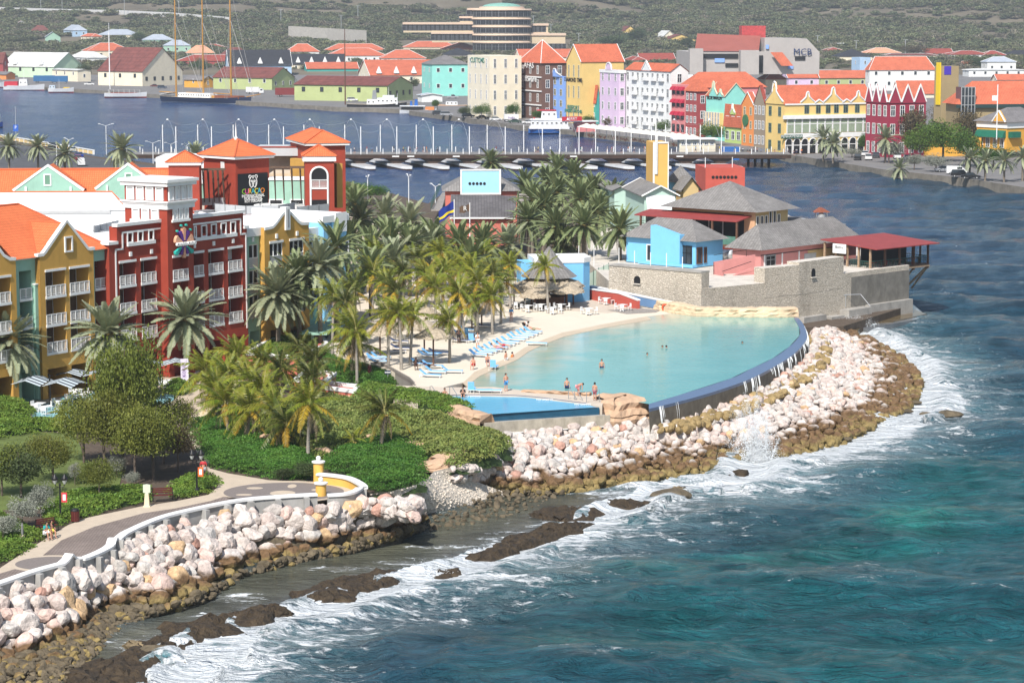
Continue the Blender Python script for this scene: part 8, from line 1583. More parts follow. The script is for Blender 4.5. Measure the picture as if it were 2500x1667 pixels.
t,F,w_,d,h=block('fort_offices','long building under a huge plain red roof at the right edge beside the tan tower','building',2308,2338,2700,330,255,8,CL['tan'],Y=700,roof=('hip',198,RO,1.0));b=MB();q=F.uz(2343,300);q1=F.uz(2378,213);b.box(q[0],-1,q[1]-6,q1[0],4,q1[1]);b.build('glass_stair_tower',m_glass,t)
for i in range(5):x=q[0]+(q1[0]-q[0])*i/4;bar(t,'mullion',x-.1,x+.1,q[1]-6,q1[1],-1.1,-1,m_steel)
for i in range(5):z_=q[1]+(q1[1]-q[1])*i/4;bar(t,'mullion',q[0],q1[0],z_-.08,z_+.08,-1.08,-1,m_steel)
bar(t,'green_fascia',-.9,w_,h-1,h,-1.0,-.8,M('dark_green_fascia',(.02,.05,.05),.5,0))
t,F,w_,d,h=block('government_house','yellow and white house with a dark grey hip roof, green awnings and a flagpole','building',2384,2457,2560,372,299,35,CL['gold'],z=3,roof=('hip',262,RG,.9),eave=1.6)
for f_ in(.15,.38,.62,.85):win(t,'L',d*f_,1,win_mesh(1.5,4.2));OB('slab','green_awning',M('green_awning',(.01,.13,.08),.6,.1),t,[(-1.4,h*.48),(0,h*.48),(0,h*.72),(-.7,h*.67)],'y',d*f_-1.3,d*f_+1.3)
OB('box','green_awning',MATS['green_awning'],t,.5,-1.3,h*.48,4,0,h*.68);gable_front(t,d*.0,d*.45,h,3.0,CL['gold'],'L','tri',pr=.6)
P=atY(2434,300,600);q=thing('flagpole','white flagpole with a small white flag before the government house','flag',P);OB('tube','pole',m_white,q,[(0,0,-4),(0,0,9)],.12,5);OB('box','flag_cloth',m_white,q,-1.3,-.03,5.2,0,.03,6.4)
block('orange_rampart','plain orange yellow rampart wall behind the round green trees','wall',2150,2168,2395,383,338,5,CL['gold'],z=1.6,depth=8)
t,F,w_,d,h=block('bank_building','grey modern bank block with a slanting maroon roof lettered MCB','building',None,1680,2000,182,127,4,CL['grey'],Y=1150,depth=40);q=lambda x,y,o_=0:F.uz(x,y,o_);zt0=q(1700,119)[1];OB('slab','raised_wall',CL['grey'],t,[(q(1867,93)[0],h-2),(q(1867,93)[0],q(1867,93)[1]),(q(1970,95)[0],q(1970,95)[1]),(q(2000,127)[0],h),(q(2000,127)[0],h-2)],'y',.3,30)
b=MB();b.poly([(q(1696,119)[0],-.4,h+.3),(q(1852,124)[0],-.4,h+.1),(q(1870,93)[0],14,h+7),(q(1713,88)[0],14,h+8)]);b.build('maroon_roof',M('maroon_roof',(.30,.095,.075),.8,.08,.2),t);b=MB();b.poly([(q(1879,128)[0],-2,q(1879,128)[1]),(q(1908,128)[0],-2,q(1908,128)[1]),(q(1933,161)[0],-4,q(1933,161)[1]),(q(1904,161)[0],-4,q(1904,161)[1])][::-1]);b.build('orange_slope',RO,t)
for x0,x1,y0,y1,m in((1714,1802,143,132,m_dark),(1745,1769,153,143,CL['sky']),(1771,1802,164,155,m_dark),(1848,1863,178,136,m_dark),(1941,1966,147,138,m_dark),(1924,1937,169,161,CL['sky']),(1870,1877,120,110,CL['sky'])):a0=q(x0,y0,-.5);a1=q(x1,y1,-.5);bar(t,'window_band',a0[0],a1[0],a0[1],a1[1],-.55,-.0,m)
a0=q(1803,175);a1=q(1848,123);bar(t,'projecting_wing',a0[0],a1[0],0,a1[1],-6,0,CL['grey']);a0=q(1680,119);bar(t,'projecting_wing',0,q(1713,119)[0],0,a0[1],-5,0,CL['grey']);a0=q(1954,128,-.6);text('sign_lettering','MCB',4.2,M('bank_letters',(.02,.04,.12),.5,0),t,(a0[0]+1,-.7,a0[1]),(R(90),0,0),.1);P=atY(1850,91,1150);b=MB();x0=q(1823,91)[0];b.box(x0,14,h+5,x0+11,22,h+11.5);b.build('red_rooftop_box',M('red_white_box',(.45,.06,.06),.6,.3,1),t)
t=thing('domed_office_building','terraced beige office building with a round tower and a green copper dome below the hill','building',TG(1225,128)-Vector((0,0,3)));P=Vector(t.location);s_=1/ppm(P);m_be=M('office_beige',(.62,.50,.34),.8,.06,.1);m_be2=M('office_peach',(.66,.50,.38),.8,.06,.1);zo=lambda py:atY(1225,py,P.y).z-P.z;xo=lambda px:atY(px,90,P.y).x-P.x;Rr=70*s_;wm=win_mesh(5.6,5.0,'grey',True,None,m_dark)
fl=[(128,104),(104,86),(86,66),(66,47),(47,25)]
for(ya,yb_)in fl:
 OB('lathe','tower_storey',m_be,t,[(Rr,zo(ya)),(Rr,zo(yb_))],48);OB('lathe','cornice',m_be2,t,[(Rr+.8,zo(yb_)-.6),(Rr+1.2,zo(yb_)),(Rr+.4,zo(yb_)+.9)],48)
 for i in range(13):a=R(190+i*13.5);add('window',wm,t,(Rr*1.003*math.cos(a),Rr*1.003*math.sin(a),zo(ya)+1.6),a+R(90))
OB('lathe','drum',m_be2,t,[(Rr*.98,zo(24)),(Rr*.8,zo(22)),(Rr*.79,zo(18)),(Rr*.74,zo(17))],48);b=MB();b.lathe([(Rr*.72,zo(18)),(Rr*.6,zo(13)),(Rr*.4,zo(9.5)),(Rr*.15,zo(8)),(.1,zo(7.5))],48);b.build('copper_dome',M('copper_green',(.22,.44,.36),.6,.15,.3),t,True)
for(x0,x1,y0,y1,dy)in[(985,1215,80,57,0),(1055,1215,104,80,-2),(1123,1215,57,42,4),(1142,1215,42,22,6),(1285,1340,128,82,2),(1290,1380,128,84,-2),(1285,1338,84,60,2)]:
 b=MB();b.box(xo(x0),dy-2,zo(y0),xo(x1),dy+30,zo(y1));b.box(xo(x0)-.5,dy-3,zo(y1)-1,xo(x1)+.5,dy+31,zo(y1)+.5,1);b.build('wing',[m_be,m_be2],t);n=int((x1-x0)/11)
 for i in range(n):add('window',wm,t,(xo(x0+6+i*11),dy-2.1,zo(y0)+1.5))
HS=[(2,131,203,190,163,128,'mint',RW_,'gy',60,'long pale green warehouse with a weathered white roof and two dormers at the left'),(240,348,446,211,174,116,'cream',RM,'gy',55,'cream warehouse with the largest maroon roof on the left quay'),(521,664,718,220,190,164,'sage',RM,'gy',62,'sage green shed behind the schooner bow'),(719,945,1008,249,209,186,'sage',RM,'gy',66,'long sage green warehouse with a maroon and grey roof beside the workboat'),(-30,8,20,190,150,128,'dred',RM,'gy',60,'red walled house cut by the left edge of the quay'),(128,190,222,200,172,168,'cream',RW_,'gy',40,'low cream shed beside the blue container'),(170,215,262,165,142,126,'white',RW_,'hip',30,'white roofed house between the two warehouses'),(-25,15,37,195,182,175,'orange',RG,'gy',60,'little orange kiosk behind the red canvas boat'),(450,495,520,215,195,185,'gold',RG,'gy',50,'small orange house with a grey roof behind the schooner'),(215,285,322,145,125,105,'cream',RO,'hip',20,'house with a broad orange roof behind the maroon warehouse'),(112,128,148,112,90,78,'green',RS_,'gy',15,'little mint gabled house among the hillside trees'),(38,52,66,66,60,51,'white',RD,'gy',15,'tiny white gabled house high on the left'),(76,90,122,86,76,62,'white',RM,'hip',12,'house with a rusty red hip roof on the left slope'),(155,178,213,90,75,61,'pblue',RS_,'hip',20,'blue house with a pale metal hip roof'),(198,225,250,106,90,82,'cream',RO,'hip',30,'cream cube house with an orange roof'),(240,262,345,100,86,72,'cream',RS_,'hip',10,'long cream house with a pale metal roof'),(350,366,425,112,98,84,'green',RS_,'hip',12,'mint house with a pale metal hip roof'),(400,418,466,130,112,98,'green',RS_,'hip',10,'green house with a grey metal roof right of the mint one'),(455,478,524,140,130,111,'cream',RP,'hip',8,'house with a salmon hip roof behind the schooner masts'),(430,455,610,160,150,134,'dred',RD,'hip',6,'long low building with a bright red roof behind the masts'),(560,600,712,185,160,122,'pblue',RK,'gx',12,'charcoal roofed house with three white dormers and a bell gable'),(650,690,770,115,109,106,'cream',RS_,'hip',10,'white flat roofed house below the retaining wall'),(700,722,780,137,127,107,'white',RO,'hip',8,'white house with an orange pyramid roof'),(712,735,843,175,157,132,'cream',RK,'gx',8,'charcoal roof with four white dormers'),(750,775,875,180,168,152,'teal',RO,'gx',10,'teal gabled house with a mottled orange roof'),(800,825,945,155,137,118,'white',RO,'hip',8,'white house with a blue line under its orange roof'),(790,815,945,130,124,107,'green',RO,'hip',4,'orange hip roof farthest behind the white and blue house'),(930,950,1040,158,143,122,'white',RO,'hip',6,'plain house with an orange roof left of the grey ones'),(875,905,1075,205,184,146,'cream',RO,'gx',12,'big orange roof with four white dormers and a curly gable above the market'),(1030,1055,1145,235,158,135,'aqua',RG,'hip',14,'pale aqua hall with a broad grey roof'),(985,1000,1120,120,116,101,'cream',RO,'hip',4,'white trimmed orange roof below the domed offices'),(1075,1090,1180,128,122,104,'cream',RO,'hip',6,'orange hip roof with white ridges left of the dome'),(1080,1095,1160,145,135,118,'grey',RK,'hip',8,'dark grey roof between the orange ones'),(1200,1215,1300,128,122,112,'grey',RK,'hip',8,'low dark green roofed house under the dome'),(1255,1270,1400,160,140,120,'cream',RO,'gx',12,'red roof filling the gap behind the brown office'),(1525,1545,1578,155,148,138,'cream',RD,'hip',8,'dark red roof right of the tall yellow side wall'),(1505,1520,1557,88,78,64,'yellow',RM,'gy',8,'lone pale yellow gabled house on the slope'),(1600,1618,1650,100,90,75,'cream',RW_,'gy',12,'white gabled house on the right slope'),(1610,1625,1700,108,98,84,'yellow',RM,'gy',15,'yellow gabled house beside the bank'),(1550,1565,1650,152,148,130,'cream',RD,'gx',10,'dark red roof left of the bank'),(1660,1680,1770,200,172,158,'white',RO,'gx',12,'orange roof in front of the bank'),(1850,1868,1920,230,195,172,'cream',RO,'hip',12,'orange hip roof behind the taupe gable'),(1905,1925,2000,215,190,172,'lilac',RO,'gx',10,'orange roof with a pink gable wall'),(1985,2003,2120,215,190,172,'sage',RO,'gx',10,'orange roof with an olive gable wall'),(2078,2098,2124,210,141,140,'pblue',None,None,14,'pale blue narrow tower block'),(2112,2122,2282,222,172,138,'white',RO,'hip',8,'white villa with a big orange hip roof and wide windows'),(2180,2200,2232,172,145,142,'white',None,None,8,'white square stair tower between two orange roofs'),(2180,2195,2290,240,226,197,'cream',RO,'gx',14,'orange roofed yellow house left of the tan tower'),(2100,2120,2175,215,197,190,'pink',None,None,8,'small pink flat roofed block'),(2030,2050,2130,148,139,120,'cream',RK,'hip',6,'navy black hip roof right of the bank'),(2100,2115,2200,138,130,117,'cream',RP,'hip',6,'pale salmon roofs with white ridges'),(2005,2018,2060,130,124,116,'pblue',RD,'hip',6,'low pink roof beside the bank'),(2240,2260,2330,140,134,119,'white',RD,'gx',6,'dark red roof row right of the yellow tree'),(2300,2320,2420,142,134,124,'white',RD,'hip',6,'brick red roofs with white ridges'),(2385,2400,2460,142,136,124,'pblue',RD,'hip',6,'red roof over a pale blue wall at the right'),(2450,2462,2560,142,134,123,'cream',RK,'hip',6,'dark roof at the right edge'),(2395,2410,2480,178,152,139,'white',RS_,'hip',8,'white house with a pale blue metal roof'),(2350,2365,2500,188,172,168,'white',RW_,'hip',5,'long low white building among trees at the right'),(2335,2350,2400,160,156,146,'cream',RO,'hip',6,'small orange roof left of the pale blue one'),(2420,2435,2560,215,195,181,'cream',RO,'gx',5,'orange roof above the huge red one'),(1995,2010,2110,118,112,106,'pblue',RW_,'hip',3,'long pale blue school with white edges'),(2150,2160,2290,145,136,131,'cream',RM,'hip',5,'long dull red roof behind the white villa'),(1955,1970,2060,205,172,170,'grey',None,None,6,'grey annex right of the bank'),(1510,1530,1600,88,84,78,'white',RW_,'hip',4,'low white roof behind the lone yellow house'),(1990,2010,2040,2,-6,-10,'white',None,None,3,'white house cut by the top edge of the photo'),(2220,2240,2300,8,0,-8,'white',RD,'hip',3,'house with a red wall cut by the top edge'),(2320,2335,2375,10,0,-8,'grey',RD,'hip',3,'grey house cut by the top edge at the right'),(1020,1030,1080,250,233,228,'white',RS_,'gy',15,'small white market stall with a light blue roof'),(465,480,560,122,118,108,'cream',RD,'hip',6,'brownish red roof between the schooner masts'),(540,560,612,150,135,116,'cream',RM,'hip',10,'rust coloured roof left of the charcoal one')]
for(xl,xc,xr,yb,yt,yr,cl,rf,kd,a,lab)in HS:
 P=TG(xc,yb)if yb<165 else G(xc,yb,1.6);lift=0
 t,F,w_,d,h=block('town_house' if 'warehouse' not in lab else 'warehouse',lab,'building' if 'warehouse' not in lab else 'warehouse',xl,xc,xr,yb,yt,a,CL[cl],Y=P.y,roof=(kd,yr,rf,.5)+((m_white,)if 'white' in lab or rf in(RO,RD)else())if kd else None,down=4)
 if h>3:
  rws=2 if h>9 else 1;me=win_mesh(min(1.6,w_/6),min(2.0,h/rws*.5),'white' if 'ware' not in lab else 'dark',False)
  for j in range(rws):
   for i in range(max(1,int(w_/5.5))):win(t,'F',(i+.5)*w_/max(1,int(w_/5.5)),h*(.25+.5*j)if rws>1 else h*.35,me)
   for i in range(max(1,int(d/8))if d>6 else 0):win(t,'L',(i+.5)*d/max(1,int(d/8)),h*(.25+.5*j)if rws>1 else h*.55,me)
 if 'dormers' in lab:
  n={'two':2,'three':3,'four':4}[[k for k in('two','three','four')if k in lab][0]];sd_=kd=='gy';rise=.35*(w_ if sd_ else d)*.5
  for i in range(n):u=(i+.5)*(d if sd_ else w_)/n;gable_front(t,u-1.3,u+1.3,h+1.2,3.2,m_white,'L' if sd_ else 'F','tri',pr=-1.6)
me_u=MB();me_u.poly([(-2,-2,2.6),(2,-2,2.6),(0,0,3.8)]);me_u.poly([(2,-2,2.6),(2,2,2.6),(0,0,3.8)]);me_u.poly([(2,2,2.6),(-2,2,2.6),(0,0,3.8)]);me_u.poly([(-2,2,2.6),(-2,-2,2.6),(0,0,3.8)]);me_u=me_u.mesh('canopy',M('cream_canvas',(.74,.71,.62),.8,.04));me_p=mk(lambda b:b.box(-.05,-.05,0,.05,.05,2.8),m_white,'pole');me_t=mk(lambda b:(b.box(-.5,-.5,.68,.5,.5,.74),b.box(-.9,-.2,.42,-.55,.2,.47),b.box(-.95,-.2,.4,-.9,.2,.95),b.box(.55,-.2,.42,.9,.2,.47),b.box(.9,-.2,.4,.95,.2,.95),b.box(-.05,-.05,0,.05,.05,.7)),M('dark_cafe_timber',(.10,.045,.03),.7,.3),'cafe_table')
for i in range(17):
 f_=i/16;px=1432+258*f_;py=337+30*f_;P=G(px,py-6,1.6);t=thing('cafe_parasol','cream square parasol in the row over the quayside cafe terrace','parasol',P,R(23+90),'cream parasols of the quayside cafe');add('canopy',me_u,t,None,0,None,(1.15,1.15,1));add('pole',me_p,t)
 for k in range(2):q=G(px+rng.uniform(-6,6),py-4+k*3,1.6);tag(add('cafe_table',me_t,None,q,rng.uniform(0,3)),'dark cafe table with chairs under the cream parasols','table','cafe tables on the quay')
P=G(1420,322,1.6);t=thing('ferry_shelter','white roofed pink ferry shelter with a red sign lettered FERRY','shelter',P,R(24));OB('box','roof',m_white,t,-14,-2,3.2,5,3,3.5);OB('box','wall',CL['pink'],t,-2,-1,0,4.6,2,3.2);OB('box','sign_board',m_redc,t,-8,-2.3,3.6,-1,-2.1,5.0);text('sign_lettering','FERRY',1.3,m_white,t,(-4.5,-2.35,4.3),(R(90),0,0),.01)
P=G(1700,370,1.6);t=thing('bridge_kiosk','cream kiosk with a flat white roof at the landing of the floating bridge','kiosk',P,R(5));OB('box','wall',CL['cream'],t,-5,-2,0,5,2,3.2);OB('box','roof',m_white,t,-7,-3,3.4,5.6,3,3.7)
for i in range(6):win(t,'F',-4+i*1.6,1.8,win_mesh(1.2,1.0))
for o_ in kids(t):
 if o_.name.startswith('window'):o_.location.y=-2.03
for(x,y,r_,h_,c_,l_)in[(1176,292,22,40,C_bright,'small pale green street tree in front of the customs building'),(1135,288,16,30,C_dark,'darker street tree left of the pale one'),(1252,292,18,42,C_bright,'thin street tree before the blue arcades'),(1318,296,24,28,C_bright,'rounded street tree before the brown office'),(1345,294,14,30,C_brown,'yellowish street tree beside the brown office'),(1440,306,18,24,C_bright,'dark green tree below the teal shop'),(1478,318,14,34,C_brown,'bare pinkish tree before the lilac building'),(1618,330,18,38,C_bright,'green tree behind the cafe parasols'),(1738,355,32,58,C_bright,'largest tree at the bridge landing'),(1068,268,14,26,C_bright,'tree beside the blue roofed stall'),(1100,222,22,40,C_dark,'dense tree before the pale aqua hall'),(1010,222,14,32,C_dark,'dark tree right of the long green warehouse'),(205,198,19,44,C_dark,'round dark tree between the warehouses'),(708,212,16,28,C_dark,'leafy tree at the gable of the long green warehouse'),(490,185,24,44,C_dark,'dark tree behind the schooner masts'),(745,178,16,22,C_dark,'dark tree beside the teal gable'),(2222,385,45,135,C_brown,'large dark olive tree before the crimson building'),(2290,345,34,100,C_brown,'greyish tree before the tan tower'),(2375,372,44,115,C_brown,'greyish tree before the glass stair tower'),(2302,394,62,108,C_bright,'widest bright green tree on the far quay'),(2246,396,44,88,C_bright,'yellow green tree left of the widest one'),(2358,408,50,92,C_bright,'bright round tree before the government house'),(2425,412,50,58,C_bright,'low bright tree at the right edge'),(2116,375,22,50,C_bright,'small round tree beside the palm pair'),(2080,385,26,26,C_silver,'low silver tree left on the far quay'),(2170,398,34,58,C_silver,'silver grey tree before the orange wall'),(2232,415,28,42,C_silver,'silver tree nearest the water on the far quay'),(2285,420,36,44,C_silver,'widest silver tree beside the parked silver car'),(2230,140,42,32,C_brown,'broad yellowish tree among the far roofs'),(2380,175,26,40,C_dark,'dark trees right of the tan tower'),(1560,110,34,42,C_dark,'dark tree above the yellow side wall'),(1500,120,50,34,C_dark,'broad dark tree behind the tall yellow shop'),(1676,122,20,34,C_dark,'dark tree left of the bank'),(340,108,24,30,C_dark,'dark tree between the pale roofs')]:
 T(x,y,1.6 if y>165 else None,r_,h_,c_,l_,'street_tree')
def far_crown(mat,sd):return leaves('thorn_crown',480,f_ell(1.1,1.1,.62,.5,9,sd,-.1),.13,mat,sd,1.6)
FCs=[far_crown(m_wood_far,300+i)for i in range(4)]+[far_crown(m_wood_dry,310)]
n=52000;yy=1560+1750*nr.rand(n)**.8;xx=(nr.rand(n)*2-1)*yy*.30;dens=fbm(xx/90,yy/90,4);px_=CX+FPX*xx/yy
zz_=zt(xx,yy);py_=CY-FPX*((zz_-CZ)*cT+yy*sT)/(yy*cT-(zz_-CZ)*sT)
keep=(dens>.27)&~((yy<1950)&(nr.rand(n)<.5));bare=(np.hypot((px_-880)/260,(py_-5)/16)<1)|(np.hypot((px_-2150)/280,(py_-35)/16)<1)|(np.hypot((px_-260)/80,(py_-52)/14)<1)|(np.hypot((px_-2420)/40,(py_-80)/40)<1)
bl=(np.abs(px_-1185)<215)&(py_>48)&(py_<128)&(yy<2120);keep&=~(bare&(nr.rand(n)<.85))&~bl;k=np.where(keep)[0];s_=nr.uniform(3.2,8.2,len(k))*np.where(yy[k]<1950,.7,1)
scatter('thorn_woodland',np.stack([xx[k],yy[k],zt(xx[k],yy[k])+s_*.22],1),np.stack([s_,s_,s_*nr.uniform(.6,.95,len(k))],1),np.stack([0*s_,0*s_,nr.uniform(0,6,len(k))],1),FCs,'thorny green and grey woodland covering the far hillside','woodland')
def ribbon(name,pxs,w_,mat,lift=.6,label=None,cat=None,h=None):
 P=[TG(x,y)for x,y in pxs];P=resample(P,40);b=MB()
 for p,q in zip(P[:-1],P[1:]):
  if h:b.poly([(p.x,p.y,p.z-1),(q.x,q.y,q.z-1),(q.x,q.y+1,q.z+h),(p.x,p.y+1,p.z+h)]);b.poly([(p.x,p.y+1,p.z+h),(q.x,q.y+1,q.z+h),(q.x,q.y+5,q.z+h),(p.x,p.y+5,p.z+h)])
  else:b.poly([(p.x,p.y,p.z+lift),(q.x,q.y,q.z+lift),(q.x,q.y+w_,q.z+lift+1),(p.x,p.y+w_,p.z+lift+1)]);b.poly([(p.x,p.y,p.z-2),(q.x,q.y,q.z-2),(q.x,q.y,q.z+lift+1.0),(p.x,p.y,p.z+lift+1.0)],1)
 o_=b.build(name,[mat,M('guard_rail',(.5,.5,.5),.7,.1)]);struct(o_)if not label else tag(o_,label,cat);return o_
ribbon('hill_road',[(-60,28),(150,33),(300,37),(420,44),(560,54)],9,m_asph,3.0);ribbon('retaining_wall',[(704,100),(800,106),(895,112)],4,m_conc,0,'long grey stained retaining wall on the slope above the orange roofs','wall',12)
for k,(px,yt,yb)in enumerate([(100,-5,30),(152,-5,33),(304,-8,40),(437,3,45),(686,24,60),(833,38,80),(874,15,50),(1302,40,75),(1345,60,90),(1413,82,118),(1996,88,115),(2210,98,138),(2090,100,125)]):P=TG(px,yb);h=atY(px,yt,P.y).z-P.z;t=thing('lamp_mast','thin grey road lamp mast on the hillside','street lamp',P,0,'road lamp masts on the hillside');b=MB();b.tube([(0,0,-1),(0,0,h)],.28,5);b.tube([(-2,0,h),(2,0,h)],.2,4);b.build('mast',m_steel,t)
for(px,yt,yb,lab)in[(268,80,210,'tall white mast with a ring of floodlights on the left quay'),(843,72,256,'tall brown flag mast on the tip of the left quay')]:P=G(px,yb,1.6);h=atY(px,yt,P.y).z-P.z;t=thing('tall_mast',lab,'mast',P);OB('tube','mast',m_white if px<300 else m_wbrown,t,[(0,0,0),(0,0,h)],[.32,.16],6);
# promenade wall, pillars, furniture
m_cap=M('white_wall_cap',(.78,.77,.75),.6,.06,1);m_wallg=M('weathered_grey_render',(.38,.37,.35),.85,.2,.8,stain=.5);m_pil=M('yellow_pillar',(.74,.44,.10),.7,.06,.6)
def seawall(name,label,pxs,zc,th=.55,pil=1.9,bump_at=()):
 C_=resample(smooth_line([G(x,y,zc)for x,y in pxs],6),90);o=C_[0].copy();t=thing(name,label,'wall',(o.x,o.y,0));n=len(C_);b=MB();k=MB();y_=MB();acc=0
 for i in range(n):
  C_[i]=Vector((C_[i].x-o.x,C_[i].y-o.y,C_[i].z+sum(.5*max(0,1-abs((i/n)-q)/.018)for q in bump_at)))
 def nn(i):d=C_[min(i+1,n-1)]-C_[max(i-1,0)];v=Vector((-d.y,d.x,0)).normalized();return v if v.y>0 else-v
 z_=lambda p,v:(p.x+v.x,p.y+v.y,p.z)
 for i in range(n-1):
  p,q,a,c=C_[i],C_[i+1],nn(i),nn(i+1);k0=len(b.v)
  for pt,v in((p,a),(q,c)):b.v+=[z_(pt,-v*.12),z_(pt,v*th),(pt.x+v.x*th,pt.y+v.y*th,pt.z-.17),(pt.x-v.x*.12,pt.y-v.y*.12,pt.z-.17)]
  for f in((0,1,5,4),(3,0,4,7),(1,2,6,5),(2,3,7,6)):b.f.append(tuple(k0+j for j in f[::-1]));b.m.append(0)
  (y_ if not pil and i>n*.5 else k).poly([(p.x,p.y,1.6),(q.x,q.y,1.6),(q.x,q.y,q.z-.17),(p.x,p.y,p.z-.17)]);s_=th-.1;k.poly([(q.x+c.x*s_,q.y+c.y*s_,2.8),(p.x+a.x*s_,p.y+a.y*s_,2.8),(p.x+a.x*s_,p.y+a.y*s_,p.z-.17),(q.x+c.x*s_,q.y+c.y*s_,q.z-.17)])
  acc+=(q-p).length
  if pil and acc>pil:
   acc=0;d=(q-p).normalized();u=Vector((d.x,d.y,0))*.2;g=MB();v=-a;P_=[(p-u+v*.02)[:2],(p+u+v*.02)[:2],(p+u+v*.5)[:2],(p-u+v*.5)[:2]];g.prism(P_,1.5,[p.z-.18]*4);g.build('pilaster',m_wallg,t)
 b.build('cap',m_cap,t);k.build('wall',m_wallg,t)
 if y_.f:y_.build('yellow_wall',m_pil,t)
 return t
seawall('promenade_wall','white capped grey seawall with pilasters curving along the promenade above the boulders',[(-60,1440),(0,1423),(93,1391),(170,1370),(188,1362),(210,1361),(250,1345),(279,1328),(300,1308),(322,1294),(386,1266),(452,1247),(584,1220),(691,1210),(775,1205)],3.85,bump_at=(.245,.405))
seawall('curved_seat_wall','rounded yellow and white seat wall closing the end of the round plaza',[(801,1207),(846,1204),(876,1195),(881,1184),(852,1167),(820,1160),(773,1155)],3.85,.5,0)
for(x,y,zb,yt,lab)in[(784,1240,2.0,1182,'front yellow pillar with white cap and ball standing in the boulders'),(778,1178,2.95,1130,'back yellow pillar with white cap and ball at the plaza')]:
 P=G(x,y,zb);h=atY(x,yt,P.y).z-zb;t=thing('yellow_pillar',lab,'pillar',P);OB('lathe','shaft',m_pil,t,[(.42,0),(.42,h)],20);OB('lathe','cap',m_cap,t,[(.44,h),(.55,h+.06),(.55,h+.16),(.1,h+.24)],20);b=MB();b.lathe([(.05,h+.2)]+[(.2*math.cos(R(a)),h+.4+.2*math.sin(R(a)))for a in range(-70,90,20)],12);b.build('ball',m_cap,t,True)
m_rb=M('bench_timber',(.10,.022,.018),.5,.2,4);m_flg=[M('red_banner',(.62,.05,.07),.6,.05),M('orange_banner',(.70,.14,.03),.6,.05)]
for k_,(x,y,lab)in enumerate([(148,1269,'black double globe lamp post with a red banner beside the litter bin'),(481,1204,'black double globe lamp post with an orange banner near the round plaza')]):
 t=thing('lamp_post',lab,'lamp post',G(x,y,3));OB('lathe','post',m_black,t,[(.2,0),(.2,.3),(.1,.45),(.07,.7),(.06,2.6),(.1,2.65),(.05,2.8)],8)
 for s_ in(-1,1):OB('tube','arm',m_black,t,[(0,0,2.5),(s_*.3,.0,2.55),(s_*.36,0,2.75)],.035,5);b=MB();c=(s_*.36,0,2.75);b.lathe([(.08,0),(.17,.2),(.19,.32)],10,0,c);b.lathe([(.23,.3),(.25,.42),(.15,.55),(.03,.75)],10,1,c);b.build('globe',[M('lamp_glass',(.5,.52,.5),.2,0),m_black],t)
 OB('box','banner',m_flg[k_],t,.1,-.01,1.35,.52,.01,2.1);OB('box','banner_print',m_white,t,.2,-.015,1.5,.42,-.011,1.95)
def bench(P,rz,lab):
 t=thing('park_bench',lab,'bench',P,rz)
 for i in range(4):OB('box','slat',m_rb,t,-.8,-.2+i*.12,.44,.8,-.1+i*.12,.48)
 for i in range(3):OB('box','slat',m_rb,t,-.8,.28+i*.03,.58+i*.14,.8,.31+i*.03,.69+i*.14)
 for s_ in(-.8,.75):b=MB();b.box(s_,-.22,0,s_+.05,-.17,.62);b.box(s_,.25,0,s_+.05,.3,.6);b.box(s_,.3,.55,s_+.05,.36,1.0);b.box(s_,-.22,.58,s_+.05,.3,.63);b.build('end_frame',m_black,t)
bench(G(398,1222,3),R(14),'dark red timber bench beside the white sign');bench(G(116,1298,3),R(40),'dark bench under the seated couple beside the path')
t=thing('litter_bin','dark red slatted litter bin with a black dome lid','bin',G(184,1273,3));
for i in range(12):a=i*.5236;b=MB();b.box(-.07,-.02,.06,.07,.02,.82);o_=b.build('slat',m_rb,t,loc=(.29*math.cos(a),.29*math.sin(a),0),rz=a+math.pi/2)
OB('lathe','liner',m_black,t,[(.26,0),(.27,.8)],12);OB('lathe','lid',m_black,t,[(.32,.8),(.32,.86),(.25,.98),(.1,1.02)],12)
t=thing('sign_stand','pale green notice board on a cream tapered stand','sign',G(359,1236,3));b=MB();b.lathe([(.38,0),(.36,.08),(.28,.1),(.2,1.0),(.05,1.05)],4);b.build('stand',M('cream_stone',(.70,.60,.42),.8,.08),t,rz=R(45));OB('slab','board',M('pale_green_board',(.55,.62,.48),.6,.05),t,[(-.28,1.1),(0,1.02),(.28,1.1),(.28,1.7),(0,1.75),(-.28,1.7)],'y',-.04,.04)
t=thing('bollard_lamp','short grey bollard lamp on a cream foot in the hedge','bollard',G(55,1322,3));OB('lathe','foot',MATS['cream_stone'],t,[(.2,0),(.18,.45),(.1,.5)],6);OB('lathe','lamp',M('grey_lamp',(.2,.2,.2),.5,0),t,[(.09,.45),(.09,1.2),(.03,1.38)],8)
t=thing('path_marker','cream stone marker post with an upright cream blade under the yellow palms','marker',G(497,1028,3));OB('box','base',MATS['cream_stone'],t,-.4,-.3,0,.5,.3,.9);OB('slab','blade',MATS['cream_stone'],t,[(-.15,.9),(.15,.9),(.2,2.4),(-.2,2.4)],'y',-.1,.1)
t=thing('flag_banner','tall white and violet printed banner flag beside the big middle palm','banner',G(460,945,3));OB('tube','pole',m_white,t,[(0,0,0),(0,0,3.0)],.05,5);OB('box','banner_cloth',M('banner_print',(.66,.60,.74),.6,.25,3),t,-.75,-.01,.6,-.05,.01,2.9);text('banner_lettering','KOKO',.45,M('purple_lettering',(.15,.03,.3),.5,0),t,(-.4,-.03,1.7),(R(90),R(-90),0),.005)
t=thing('brown_totem','dark maroon round post standing in the shrubs beside the beach fence','post',G(903,943,3));OB('lathe','post',M('maroon_post',(.05,.012,.012),.5,.2),t,[(.2,0),(.2,2.1),(.15,2.2)],10)
